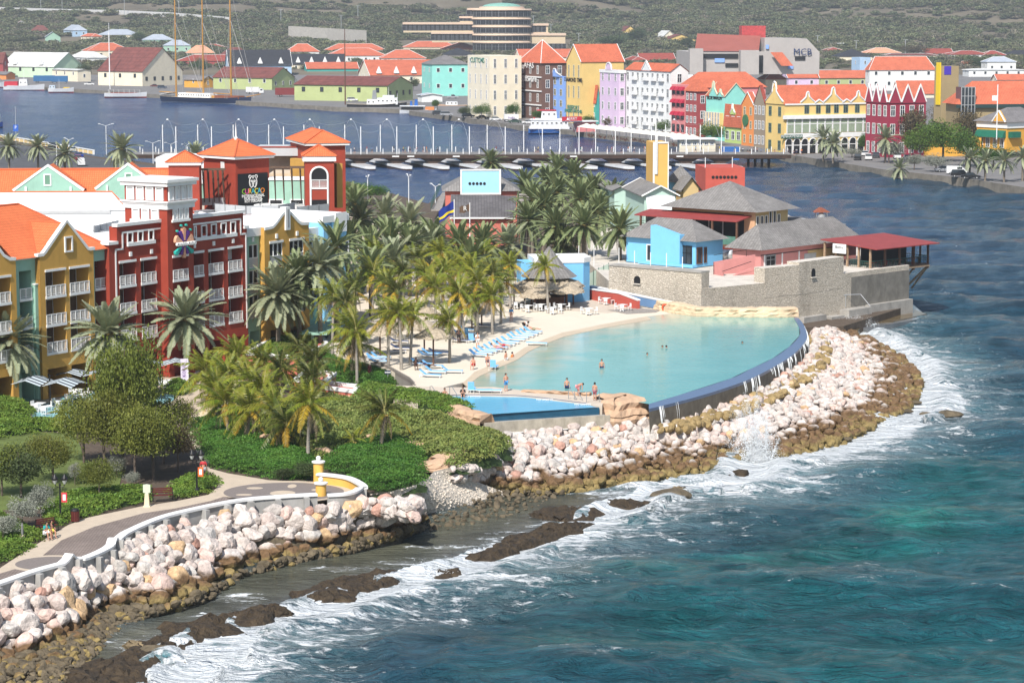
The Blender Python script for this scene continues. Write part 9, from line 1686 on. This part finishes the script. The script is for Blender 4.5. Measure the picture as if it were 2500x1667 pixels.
t=thing('blue_sign','small navy and white sign on a post at the beach fence','sign',G(947,935,3.5));OB('tube','post',m_steel,t,[(0,0,0),(0,0,1.5)],.03,5);b=MB();b.box(-.3,-.02,.9,.3,.02,1.3,0);b.box(-.3,-.03,1.05,.3,-.021,1.14,1);b.build('board',[m_navy,m_white],t)
F_=resample([G(x,y,4.3)for x,y in[(828,868),(860,873),(898,882),(950,906),(1000,934),(1012,946)]],76);t=thing('beach_fence','grey weathered plank fence along the ramp at the edge of the beach','fence',F_[0])
for i in range(75):
 p,q=F_[i]-F_[0],F_[i+1]-F_[0];d=(q-p).normalized();n=Vector((-d.y,d.x,0))*.03;b=MB();q=p+(q-p)*.93;b.prism([(p-n)[:2],(q-n)[:2],(q+n)[:2],(p+n)[:2]],-1.2,.45+.02*(i%2));b.build('plank',m_wood,t)
OB('tube','top_rail',m_wood,t,[p-F_[0]+Vector((0,0,.5))for p in F_],.07,4)
# thatch and beach furniture
m_thatch=M('palm_thatch',(.42,.35,.26),.95,.38,5,bump=.12,bscale=5)
def thatch_mesh(sd,flat=.55):
 r=random.Random(sd);bm=MB();n=26
 for j,(rad,z)in enumerate([(.04,1.0),(.10,.93),(.07,.86),(.30,.70),(.58,.42),(.82,.16),(.98,-.04),(1.02,-.22),(.92,-.20),(.6,.1)]):
  for i in range(n):a=2*math.pi*i/n;k=1+(.06 if j>2 else.0)*r.uniform(-1,1);bm.v.append((rad*k*math.cos(a),rad*k*math.sin(a),z*flat*1.0+(r.uniform(-.05,.05)if j>4 else 0)))
 for j in range(9):
  for i in range(n):i2=(i+1)%n;bm.f.append((j*n+i,(j+1)*n+i,(j+1)*n+i2,j*n+i2));bm.m.append(0)
 return bm.mesh('thatch',m_thatch)
TH=[thatch_mesh(i)for i in range(3)];straw=leaves('straw',900,lambda r,n:(lambda a,q:np.stack([np.cos(a)*(.25+.78*q),np.sin(a)*(.25+.78*q),.55*(.72-.95*q)+r.uniform(-.02,.05,n)],1))(r.uniform(0,6.3,n),r.rand(n)**.6),.045,M('loose_straw',(.50,.43,.33),.9,.3,3),5,.8)
for k_,(cx,cy,rp,bs,lab)in enumerate([(1062,793,45,(1058,889),'thatched sunshade nearest the camera on the beach'),(1040,776,40,(1036,866),'thatched sunshade just behind the nearest one'),(929,787,42,(928,868),'thatched sunshade at the left end of the beach'),(1156,738,38,(1152,806),'thatched sunshade in the shade of the beach palms'),(1184,733,36,(1176,796),'thatched sunshade right of the shaded one'),(1040,745,36,(1040,812),'thatched sunshade half hidden behind palm crowns'),(975,778,34,(975,850),'thatched sunshade between two leaning palms'),(1257,692,32,(1255,750),'thatched sunshade left of the beach bar'),(1304,699,38,(1306,755),'thatched sunshade in front of the beach bar'),(1384,685,42,(1384,752),'thatched sunshade beside the blue block')]):
 P=G(bs[0],bs[1],4.5);s_=ppm(P);h=atY(cx,cy,P.y).z-4.5;r_=rp/s_;t=thing('thatched_sunshade',lab,'sunshade',P);add('thatch_roof',TH[k_%3],t,(0,0,h-r_*.56),k_,None,r_);add('loose_straw',straw,t,(0,0,h-r_*.55),k_,None,r_);OB('tube','pole',m_wbrown,t,[(0,0,-.2),(0,0,h-r_*.4)],.09,7)
P=G(1340,745,4.5);t=thing('beach_bar','round beach bar with a grey shingle cone over a wide shaggy thatch skirt','bar',P);k=85/ppm(P);add('thatch_roof',TH[0],t,(0,0,2.6),0,None,(k,k*1.1,3.4));add('loose_straw',straw,t,(0,0,2.65),0,None,(k,k*1.1,3.4));OB('lathe','shingle_cone',t_shing,t,[(k*.82,3.6),(k*.45,4.9),(.1,7.3)],10)
for i in range(8):OB('tube','post',m_wbrown,t,[(k*.7*math.cos(i*.785),k*.7*math.sin(i*.785),0),(k*.7*math.cos(i*.785),k*.7*math.sin(i*.785),3)],.1,6)
OB('lathe','counter',m_wbrown,t,[(k*.45,0),(k*.45,1.1),(k*.5,1.12),(k*.5,1.2),(.1,1.2)],16)
m_sling=M('light_blue_sling',(.20,.50,.86),.6,.06,3);m_slingd=M('navy_sling',(.03,.06,.16),.6,.1,3)
def lounger(col,ang=38,nm='sun_lounger'):
 t=thing(nm,'x','sun lounger',(0,0,0),0,'light blue sun loungers' if col is m_sling else 'navy sun loungers');OB('box','seat',col,t,-.3,-.3,.28,1.25,.3,.32);a=R(ang);OB('slab','backrest',col,t,[(-.3,.28),(-.3-.75*math.cos(a),.28+.75*math.sin(a)),(-.3-.75*math.cos(a),.33+.75*math.sin(a)),(-.3,.33)],'y',-.3,.3)
 b=MB();b.box(-.95,-.34,.25,1.3,-.3,.29);b.box(-.95,.3,.25,1.3,.34,.29);b.build('frame',m_white,t)
 for x in(-.85,1.2):
  for y in(-.32,.32):OB('box','leg',m_white,t,x-.02,y-.02,0,x+.02,y+.02,.27)
 return t
LP=[tree_of(lounger(m_sling)),tree_of(lounger(m_sling,78)),tree_of(lounger(m_sling,2)),tree_of(lounger(m_slingd,30))];first=[0,0,0,0]
def lg(k,px,py,rz,lab,z=4.5):
 P=G(px,py,z)
 if not first[k]:first[k]=1;o_=LP[k][0];o_.location=P;o_.rotation_euler=(0,0,R(rz));o_['label']=lab
 else:dup(LP[k],P,R(rz),lab)
for i in range(13):f_=i/12;lg(0,1166+133*f_+rng.uniform(-2,2),872-58*f_+rng.uniform(-1,1),-22+rng.uniform(-5,5),'light blue sun lounger in the row facing the lagoon')
for k,x,y,rz,lab in[(0,1047,921,-12,'light blue sun lounger nearest the beach fence'),(0,1060,912,-12,'light blue sun lounger just behind the one nearest the fence'),(0,1100,911,-8,'lone light blue sun lounger on open sand before the lagoon'),(0,915,881,-15,'left light blue lounger of the pair under the left thatch'),(0,926,877,-15,'right light blue lounger of the pair under the left thatch'),(0,1040,872,-15,'left light blue lounger of the pair under the nearest thatch'),(0,1050,868,-15,'right light blue lounger of the pair under the nearest thatch'),(0,1025,893,-15,'light blue lounger with the person in black'),(0,1052,898,-15,'light blue lounger with a person lying, beside the palm foot'),(0,918,887,-5,'light blue lounger end beside the fence rail'),(1,1153,836,70,'upright light blue chair beside the woman in white'),(1,1205,902,80,'upright light blue chair standing at the water edge'),(1,1151,957,85,'upright light blue chair on the pool deck'),(2,1170,958,0,'flat light blue lounger on the pool deck beside the upright chair'),(2,1192,959,0,'flat light blue lounger at the right on the pool deck'),(2,985,961,0,'flat light blue lounger at the end of the hedge'),(2,1308,843,-10,'light blue lounger with a white towel standing in the shallows'),(0,1120,816,-12,'light blue lounger in the shade behind the palms'),(3,970,838,-10,'navy lounger left in the deep shade'),(3,975,855,-10,'navy lounger below the first shaded one'),(3,1120,836,-10,'navy lounger beside the shaded palm trunk'),(3,962,862,10,'navy lounger beside the leaning palm'),(3,1068,866,-15,'navy lounger behind the nearest thatch'),(3,1180,800,-10,'navy lounger at the back of the beach'),(0,1090,795,-10,'light blue lounger at the back between the palm trunks'),(0,1140,810,-10,'light blue lounger under the shaded thatch'),(1,1142,822,60,'upright blue chair in the shade')]:lg(k,x,y,rz,lab)
def tset(P,lab,n=3,z=0,grp='white tables and chairs'):
 t=thing('cafe_table',lab,'table',P,rng.uniform(0,3),grp);OB('box','table_top',m_white,t,-.45,-.45,.7,.45,.45,.74);b=MB();b.box(-.04,-.04,0,.04,.04,.7);b.box(-.3,-.3,0,.3,.3,.03);b.build('pedestal',m_white,t)
 for i in range(n):
  a=i*6.28/n+.4;c=thing('white_chair','white cafe chair at a '+lab.split(' at ')[-1]if ' at ' in lab else lab.replace('table','chair'),'chair',Vector(P)+Vector((math.cos(a)*.85,math.sin(a)*.85,0)),a+math.pi/2,grp.replace('tables and ',''));add('seat',chair_s,c);add('backrest',chair_b,c)
  for x in(-.18,.18):
   for y in(-.18,.18):add('leg',chair_l,c,(x,y,0))
chair_s=mk(lambda b:b.box(-.22,-.22,.42,.22,.22,.46),m_white,'seat');chair_b=mk(lambda b:b.box(-.22,-.24,.46,.22,-.2,.85),m_white,'backrest');chair_l=mk(lambda b:b.box(-.02,-.02,0,.02,.02,.42),m_white,'leg')
for(x,y)in[(1262,752),(1290,760),(1322,757),(1350,765),(1370,757),(1437,767),(1520,758),(1480,742)]:tset(G(x,y,4.6),'white cafe table at the edge of the beach bar',3,0,'white tables and chairs of the beach bar')
for(x,y)in[(98,1002),(115,1010),(150,995),(180,985),(190,968),(215,975),(385,955),(410,945)]:tset(G(x,y,2.97),'white cafe table at the hotel terrace under the striped parasols',3,0,'white tables and chairs of the terrace')
for(x,y,rx,ry)in[(160,1000,75,28),(210,970,60,18),(395,975,30,13),(300,985,60,20)]:ellipse(x,y,rx,ry,2.962,'blue_terrace_floor',M('blue_terrace_paint',(.22,.42,.46),.7,.25,.35))
m_st1=M('pale_stripe',(.52,.60,.64),.7,.03);m_st2=M('dark_stripe',(.075,.085,.11),.7,.03)
for(x,y,s_,rz,lab)in[(123,995,1,-20,'double striped parasol in front of the leftmost ochre bay'),(212,962,.85,-10,'striped parasol behind the tall park tree'),(392,938,.9,10,'double striped parasol before the red wing'),(330,965,.7,20,'small striped parasol right of the park tree'),(60,965,.8,-15,'striped parasol behind the leftmost big palm')]:
 t=thing('striped_parasol',lab,'parasol',G(x,y,2.95),R(rz),None,s_);OB('tube','post',m_black,t,[(0,0,0),(0,0,3.2)],.08,6)
 for sx in(-1,1):
  b=MB()
  for i in range(12):
   a0=i/12;a1=(i+1)/12;ya,yb_=-1.7+3.4*a0,-1.7+3.4*a1;za=lambda y,x:3.1-.35*abs(y)-.1*x;xs_=[.1,1.6,3.2];
   for x0,x1 in((.1,1.7),(1.7,3.3)):f0=lambda x:2.6+.45*(1-abs(x-1.7)/1.6);b.poly([(sx*x0,ya,f0(x0)-.3*abs(ya)/1.7),(sx*x1,ya,f0(x1)-.3*abs(ya)/1.7),(sx*x1,yb_,f0(x1)-.3*abs(yb_)/1.7),(sx*x0,yb_,f0(x0)-.3*abs(yb_)/1.7)],i%2)
  b.build('striped_canopy',[m_st1,m_st2],t)
P=G(1174,1013,4.4);Q_=G(1463,995,4.4);t=thing('small_pool_weir','navy tiled spill wall of the small pool above a long stained concrete trough','pool wall',P);d=Q_-P;n=Vector((-d.y,d.x,0)).normalized();n=n if n.y>0 else-n;u=d.normalized()
def wl(z0,z1,off,th,m,nm,e0=0,e1=0):b=MB();p=-n*off-u*e0;q=d-n*off+u*e1;b.prism([p[:2],q[:2],(q+n*th)[:2],(p+n*th)[:2]],z0,z1);b.build(nm,m,t)
wl(-.75,.02,0,.25,M('navy_wet_tiles',(.018,.085,.15),.15,.2,1,spec=.6),'spill_wall');wl(-1.0,-.65,1.0,1.0,m_conc,'trough_floor',.1,.5);wl(-1.55,-.55,1.2,.2,M('stained_trough',(.40,.36,.29),.85,.25,1.2,stain=.7),'trough_wall',.1,.6);wl(-1.62,-1.54,1.25,.1,m_white,'drip_edge',.1,.6);wl(-1.5,-1.3,1.0,1.0,m_brownrock,'trough_underside')
for f_ in(.12,.45,.93):b=MB();p=u*d.length*f_-n*.9;b.box(p.x-.3,p.y,-2.3,p.x+.3,p.y+.6,-1.5);b.build('support',m_conc,t)
for k_,(x,y,lab)in enumerate([(1050,966,'curved steel pool rail beside the hedge'),(1098,966,'curved steel pool rail left of the woman in black'),(1388,974,'steel ladder rails on the pool deck'),(1403,976,'second steel ladder rails on the pool deck'),(1432,983,'steel handrail where the woman leans')]):t=thing('pool_rail',lab,'handrail',G(x,y,4.52));OB('tube','rail',m_grey,t,[(0,0,0),(0,0,.9),(.15,-.1,1.0),(.75,-.5,.1)]if k_<4 else[(0,0,0),(0,0,1),(1.2,.5,1.15),(1.2,.5,0)],.035,5)
P0=G(-30,334,1.5);P1_=G(228,378,1.5);t=thing('pier_wall','white and yellow panelled parapet wall along the harbour car park','wall',P0);d=P1_-P0;u=d.normalized();n=Vector((-u.y,u.x,0));L_=d.length
for i in range(24):p=u*(L_*i/24);q=u*(L_*(i+.86)/24);OB('prism','yellow_panel',c_ltyel,t,[p[:2],q[:2],(q+n*.3)[:2],(p+n*.3)[:2]],.1,.95);b=MB();r_=u*(L_*(i+1)/24);b.prism([(q-n*.05)[:2],(r_-n*.05)[:2],(r_+n*.35)[:2],(q+n*.35)[:2]],0,1.1);b.build('white_pier',m_white,t)
OB('prism','coping',m_white,t,[(-n*.1)[:2],(d-n*.1)[:2],(d+n*.4)[:2],(n*.4)[:2]],1.1,1.3)
t=thing('parking_sign','blue parking sign with a white P on a tall pole','sign',G(40,372,1.5));h=atY(40,260,t.location.y).z-1.5;OB('tube','pole',m_steel,t,[(0,0,0),(0,0,h)],.08,5);zs_=atY(40,313,t.location.y).z-1.5;OB('box','sign_board',M('parking_blue',(.03,.12,.5),.5,0),t,-.7,-.1,zs_-.9,.7,-.06,zs_+.9);text('sign_lettering','P',1.2,m_white,t,(0,-.12,zs_+.15),(R(90),0,0),.01)
for k_,(x,yt,yb)in enumerate([(139,352,412),(260,303,380),(374,345,400),(418,348,402),(455,352,402),(898,430,500),(998,427,500),(1063,450,505),(169,338,380)]):P=G(x,yb,1.5);h=atY(x,yt,P.y).z-1.5;t=thing('street_lamp','white double armed street lamp along the harbour side road','street lamp',P,.3*k_,'white street lamps along the harbour road');OB('tube','pole',m_white,t,[(0,0,0),(0,0,h-.5)],.09,6);b=MB();b.tube([(-1.6,0,h),(0,0,h-.5),(1.6,0,h)],.06,4);b.box(-2.1,-.15,h-.02,-1.5,.15,h+.12);b.box(1.5,-.15,h-.02,2.1,.15,h+.12);b.build('lamp_head',m_white,t)
# people
m_skin=M('skin_light',(.52,.27,.18),.6,.08);m_skin2=M('skin_dark',(.12,.06,.04),.6,.08);m_hair=M('dark_hair',(.015,.011,.01),.7,.2);CLO={}
def cloth(c):return CLO.setdefault(c,M('cloth_%s'%c,dict(white=(.72,.72,.72),blue=(.06,.28,.6),black=(.015,.015,.018),red=(.5,.04,.05),teal=(.02,.33,.32),yellow=(.7,.6,.08),grey=(.3,.3,.32),navy=(.02,.03,.09),orange=(.75,.2,.04),pink=(.7,.3,.32),khaki=(.38,.33,.2),print=(.4,.12,.15))[c],.8,.06))
POSE={'stand':dict(pel=(0,0,.95),che=(0,-.02,1.28),nec=(0,0,1.48),hed=(0,-.02,1.62),top=(0,0,1.74),sh=(.19,0,1.42),el=(.25,.02,1.14),ha=(.24,-.06,.9),hp=(.1,0,.92),kn=(.11,-.02,.5),ft=(.12,0,.08),to=(.13,-.16,.04)),'walk':dict(pel=(0,0,.93),che=(0,-.04,1.27),nec=(0,-.05,1.47),hed=(0,-.07,1.61),top=(0,-.05,1.73),sh=(.19,-.04,1.41),el=(.25,.08,1.15),ha=(.24,-.08,.95),hp=(.1,0,.9),kn=(.1,-.16,.5),ft=(.1,-.1,.08),to=(.1,-.26,.05),asym=1),'sit':dict(pel=(0,0,.1),che=(0,-.05,.42),nec=(0,-.1,.62),hed=(0,-.13,.76),top=(0,-.12,.88),sh=(.18,-.06,.56),el=(.24,-.16,.32),ha=(.14,-.38,.28),hp=(.1,-.02,.1),kn=(.13,-.42,.12),ft=(.13,-.48,-.32),to=(.13,-.6,-.36)),'lie':dict(pel=(0,0,.42),che=(0,.32,.55),nec=(0,.5,.68),hed=(0,.62,.76),top=(0,.72,.82),sh=(.18,.44,.62),el=(.26,.25,.5),ha=(.2,.02,.5),hp=(.1,-.04,.42),kn=(.12,-.42,.5),ft=(.12,-.82,.4),to=(.12,-.88,.5)),'bend':dict(pel=(0,.05,.88),che=(0,-.25,1.08),nec=(0,-.42,1.1),hed=(0,-.55,1.06),top=(0,-.66,1.04),sh=(.16,-.36,1.05),el=(.18,-.42,.78),ha=(.14,-.38,.52),hp=(.1,.06,.86),kn=(.11,-.08,.48),ft=(.11,.06,.08),to=(.12,-.1,.04))}
def skinmesh(name,V,E,Rd,mats,sub=1):
 me=bpy.data.meshes.new(name);me.from_pydata(V,E,[]);o=bpy.data.objects.new(name,me);COL.objects.link(o);md=o.modifiers.new('s','SKIN');md.use_smooth_shade=True
 for i,r_ in enumerate(Rd):me.skin_vertices[0].data[i].radius=(r_,r_)
 me.skin_vertices[0].data[0].use_root=True;o.modifiers.new('u','SUBSURF').levels=sub;dg=bpy.context.evaluated_depsgraph_get();m2=bpy.data.meshes.new_from_object(o.evaluated_get(dg));COL.objects.unlink(o);bpy.data.objects.remove(o);m2.materials.clear();m2.materials.append(mats);return m2
BM={}
def bodies(pose):
 if pose in BM:return BM[pose]
 p=POSE[pose];V=[p['pel'],tuple((a+b_)/2 for a,b_ in zip(p['pel'],p['che'])),p['che'],p['nec'],p['hed'],p['top'],tuple(a+b_ for a,b_ in zip(p['hed'],(0,-.1,0)))];Rd=[.13,.125,.15,.055,.088,.07,.02];E=[(0,1),(1,2),(2,3),(3,4),(4,5),(4,6)];U={}
 for s_ in(-1,1):
  g=lambda k:(p[k][0]*s_,p[k][1]*(-1 if p.get('asym')and s_>0 and k in('kn','ft','el','ha')else 1)+(.1 if p.get('asym')and s_>0 and k=='kn' else 0),p[k][2])if k!='to' or not(p.get('asym')and s_>0)else(p[k][0],.0,.05)
  n=len(V);hd=g('ha');V+=[g('sh'),g('el'),hd,(hd[0],hd[1]-.06,hd[2]-.06),g('hp'),g('kn'),g('ft'),g('to')];Rd+=[.06,.042,.03,.025,.1,.062,.042,.03];E+=[(2,n),(n,n+1),(n+1,n+2),(n+2,n+3),(0,n+4),(n+4,n+5),(n+5,n+6),(n+6,n+7)]
 body=skinmesh('body',V,E,Rd,m_skin)
 def part(idx,ed,rr,nm):mp={v:i for i,v in enumerate(idx)};return skinmesh(nm,[V[i]for i in idx],[(mp[a],mp[b_])for a,b_ in ed],rr,m_white)
 lerp=lambda a,b_,t:tuple(x+(y-x)*t for x,y in zip(a,b_));V+=[lerp(V[11],V[12],.85),lerp(V[19],V[20],.85)]
 shirt=part([2,1,7,8,15,16],[(2,1),(2,7),(7,8),(2,15),(15,16)],[.175,.15,.085,.065,.085,.065],'shirt');short=part([0,11,23,19,24],[(0,11),(11,23),(0,19),(19,24)],[.155,.125,.09,.125,.09],'shorts')
 b=MB();h=Vector(p['hed']);tp=Vector(p['top']);ax=(tp-h).normalized();bk=Vector((0,.035,0));pts=[h+bk+ax*(-.04+.19*i/6)for i in range(7)];b.tube(pts,[.085,.105,.11,.108,.098,.075,.02],10);hair=b.mesh('hair',m_hair,True);BM[pose]=(body,shirt,short,hair);return BM[pose]
_mc={}
def tinted(me,mat):
 k=(me.name,mat.name)
 if k not in _mc:m2=me.copy();m2.materials.clear();m2.materials.append(mat);_mc[k]=m2
 return _mc[k]
def person(pose,P,rz,top,bot,label,dark=False,s_=1.0,grp=None):
 bd,sh,so_,ha=bodies(pose);t=thing('person',label,'person',P,R(rz),grp,s_);add('body',tinted(bd,m_skin2)if dark else bd,t)
 if top:add('shirt',tinted(sh,cloth(top)),t)
 if bot:add('shorts',tinted(so_,cloth(bot)),t)
 add('hair',ha,t)
for q in[('stand',1235,955,4.52,30,None,'blue','man in blue and white swim shorts standing on the rocks between the pools'),('sit',1085,969,4.55,20,None,'black','man in black trunks sitting on the small pool edge'),('sit',1130,966,4.55,0,'black','black','woman in a black swimsuit sitting on the small pool edge'),('bend',1411,965,4.6,120,None,'pink','woman in a bikini bending over beside the pool ladders'),('stand',1452,978,4.5,150,None,'print','woman leaning on the steel handrail by the pool'),('stand',1384,966,3.75,0,None,'navy','man sunk to his waist at the lagoon edge behind the ladders'),('stand',1235,897,3.75,60,None,'white','woman wading beside the child in orange'),('stand',1251,899,3.3,60,'orange','orange','child in an orange float vest in the shallows'),('stand',1469,918,3.6,0,None,'navy','man standing waist deep alone in the lagoon'),('stand',1580,901,2.98,0,None,'navy','swimmer with head and shoulders out in the middle of the lagoon'),('stand',1617,882,2.95,0,None,'black','dark haired swimmer of the pair in the lagoon'),('stand',1627,882,2.98,90,None,'navy','fair swimmer of the pair in the lagoon'),('stand',1812,872,2.9,0,None,'black','swimmer alone in the right half of the lagoon'),('stand',1922,796,2.8,0,None,'black','swimmer near the far corner of the lagoon'),('stand',1166,850,4.5,20,'white','white','woman in white standing beside the upright blue chair'),('stand',1248,786,4.5,200,'blue',None,'person in a light blue shirt standing at the back of the beach'),('sit',1190,884,4.9,10,None,'navy','man in navy shorts sitting on the end of a lounger'),('sit',1156,892,4.9,-20,None,'red','woman in a red bikini sitting beside a red bag'),('lie',1214,858,4.5,70,None,'pink','sunbather lying in the middle of the lounger row'),('lie',1228,852,4.5,70,None,'red','second sunbather lying beside the first'),('bend',1280,808,4.5,60,'white','black','person bending over towels at the far end of the lounger row'),('lie',1302,812,4.5,75,None,'khaki','person lying on the farthest lounger of the row'),('sit',1015,893,4.9,10,'black','black','person in black sitting up on a lounger at the palm foot'),('lie',1045,902,4.5,75,'navy','black','person in dark clothes lying on the lounger right of the palm foot'),('sit',112,1302,3.45,45,'teal','white','person in a teal shirt and white shorts on the bench by the path'),('sit',124,1298,3.45,40,'black','yellow','person in a black top and yellow shorts on the bench by the path'),('walk',497,1170,3.0,200,'red','grey','person in red with a bicycle beside the second lamp post'),('stand',1120,838,4.5,0,'black','black','person in dark clothes in the shade of the palms')]:
 person(q[0],G(q[1],q[2],q[3]),q[4],q[5],q[6],q[7],'dark clothes' in q[7]or 'in black sitting up' in q[7])
tops=['white','red','blue','black','yellow','teal','grey','pink','navy','orange']
for i,px in enumerate([866,894,908,960,984,990,1000,1017,1032,1041,1068,1211,1229,1308,1314,1418,1484,1494,1517,1535,1549,1576,1700,1712,1760,1795,1830]):c=tops[i%10];x_=atY(px,370,YB+3).x;person('walk',(x_,YB+2+(i*37%60)/10,zd),90 if i%3 else-90,c,['navy','khaki','black','white'][i%4],'%s top and %s shorts, %s person from the hotel end of the bridge'%(c,['navy','khaki','black','white'][i%4],['first','second','third','fourth','fifth','sixth','seventh','eighth','ninth','tenth','eleventh','twelfth','thirteenth','fourteenth','fifteenth','sixteenth','seventeenth','eighteenth','nineteenth','twentieth','twenty first','twenty second','twenty third','twenty fourth','twenty fifth','twenty sixth','twenty seventh'][i]),i%4==3)
for i in range(14):px=1815+i*11+rng.uniform(-3,3);person('walk',G(px,380+rng.uniform(-5,3),1.6),rng.uniform(0,360),tops[(i*3)%10],'navy','person standing in the crowd where the bridge meets the far quay',i%3==0,1,'crowd at the bridge landing')
# air
hm=bpy.data.materials.new('haze');hm.use_nodes=True;hn=hm.node_tree;hn.nodes.clear();ho=hn.nodes.new('ShaderNodeOutputMaterial');hv=hn.nodes.new('ShaderNodeVolumePrincipled')
IV(hv,'Color',(.86,.92,1,1));IV(hv,'Density',.00013);IV(hv,'Anisotropy',.2);hn.links.new(hv.outputs[0],ho.inputs['Volume'])
b=MB();b.box(-6900,-300,-5,6900,9300,220);o_=b.build('haze',hm);o_['kind']='stuff'
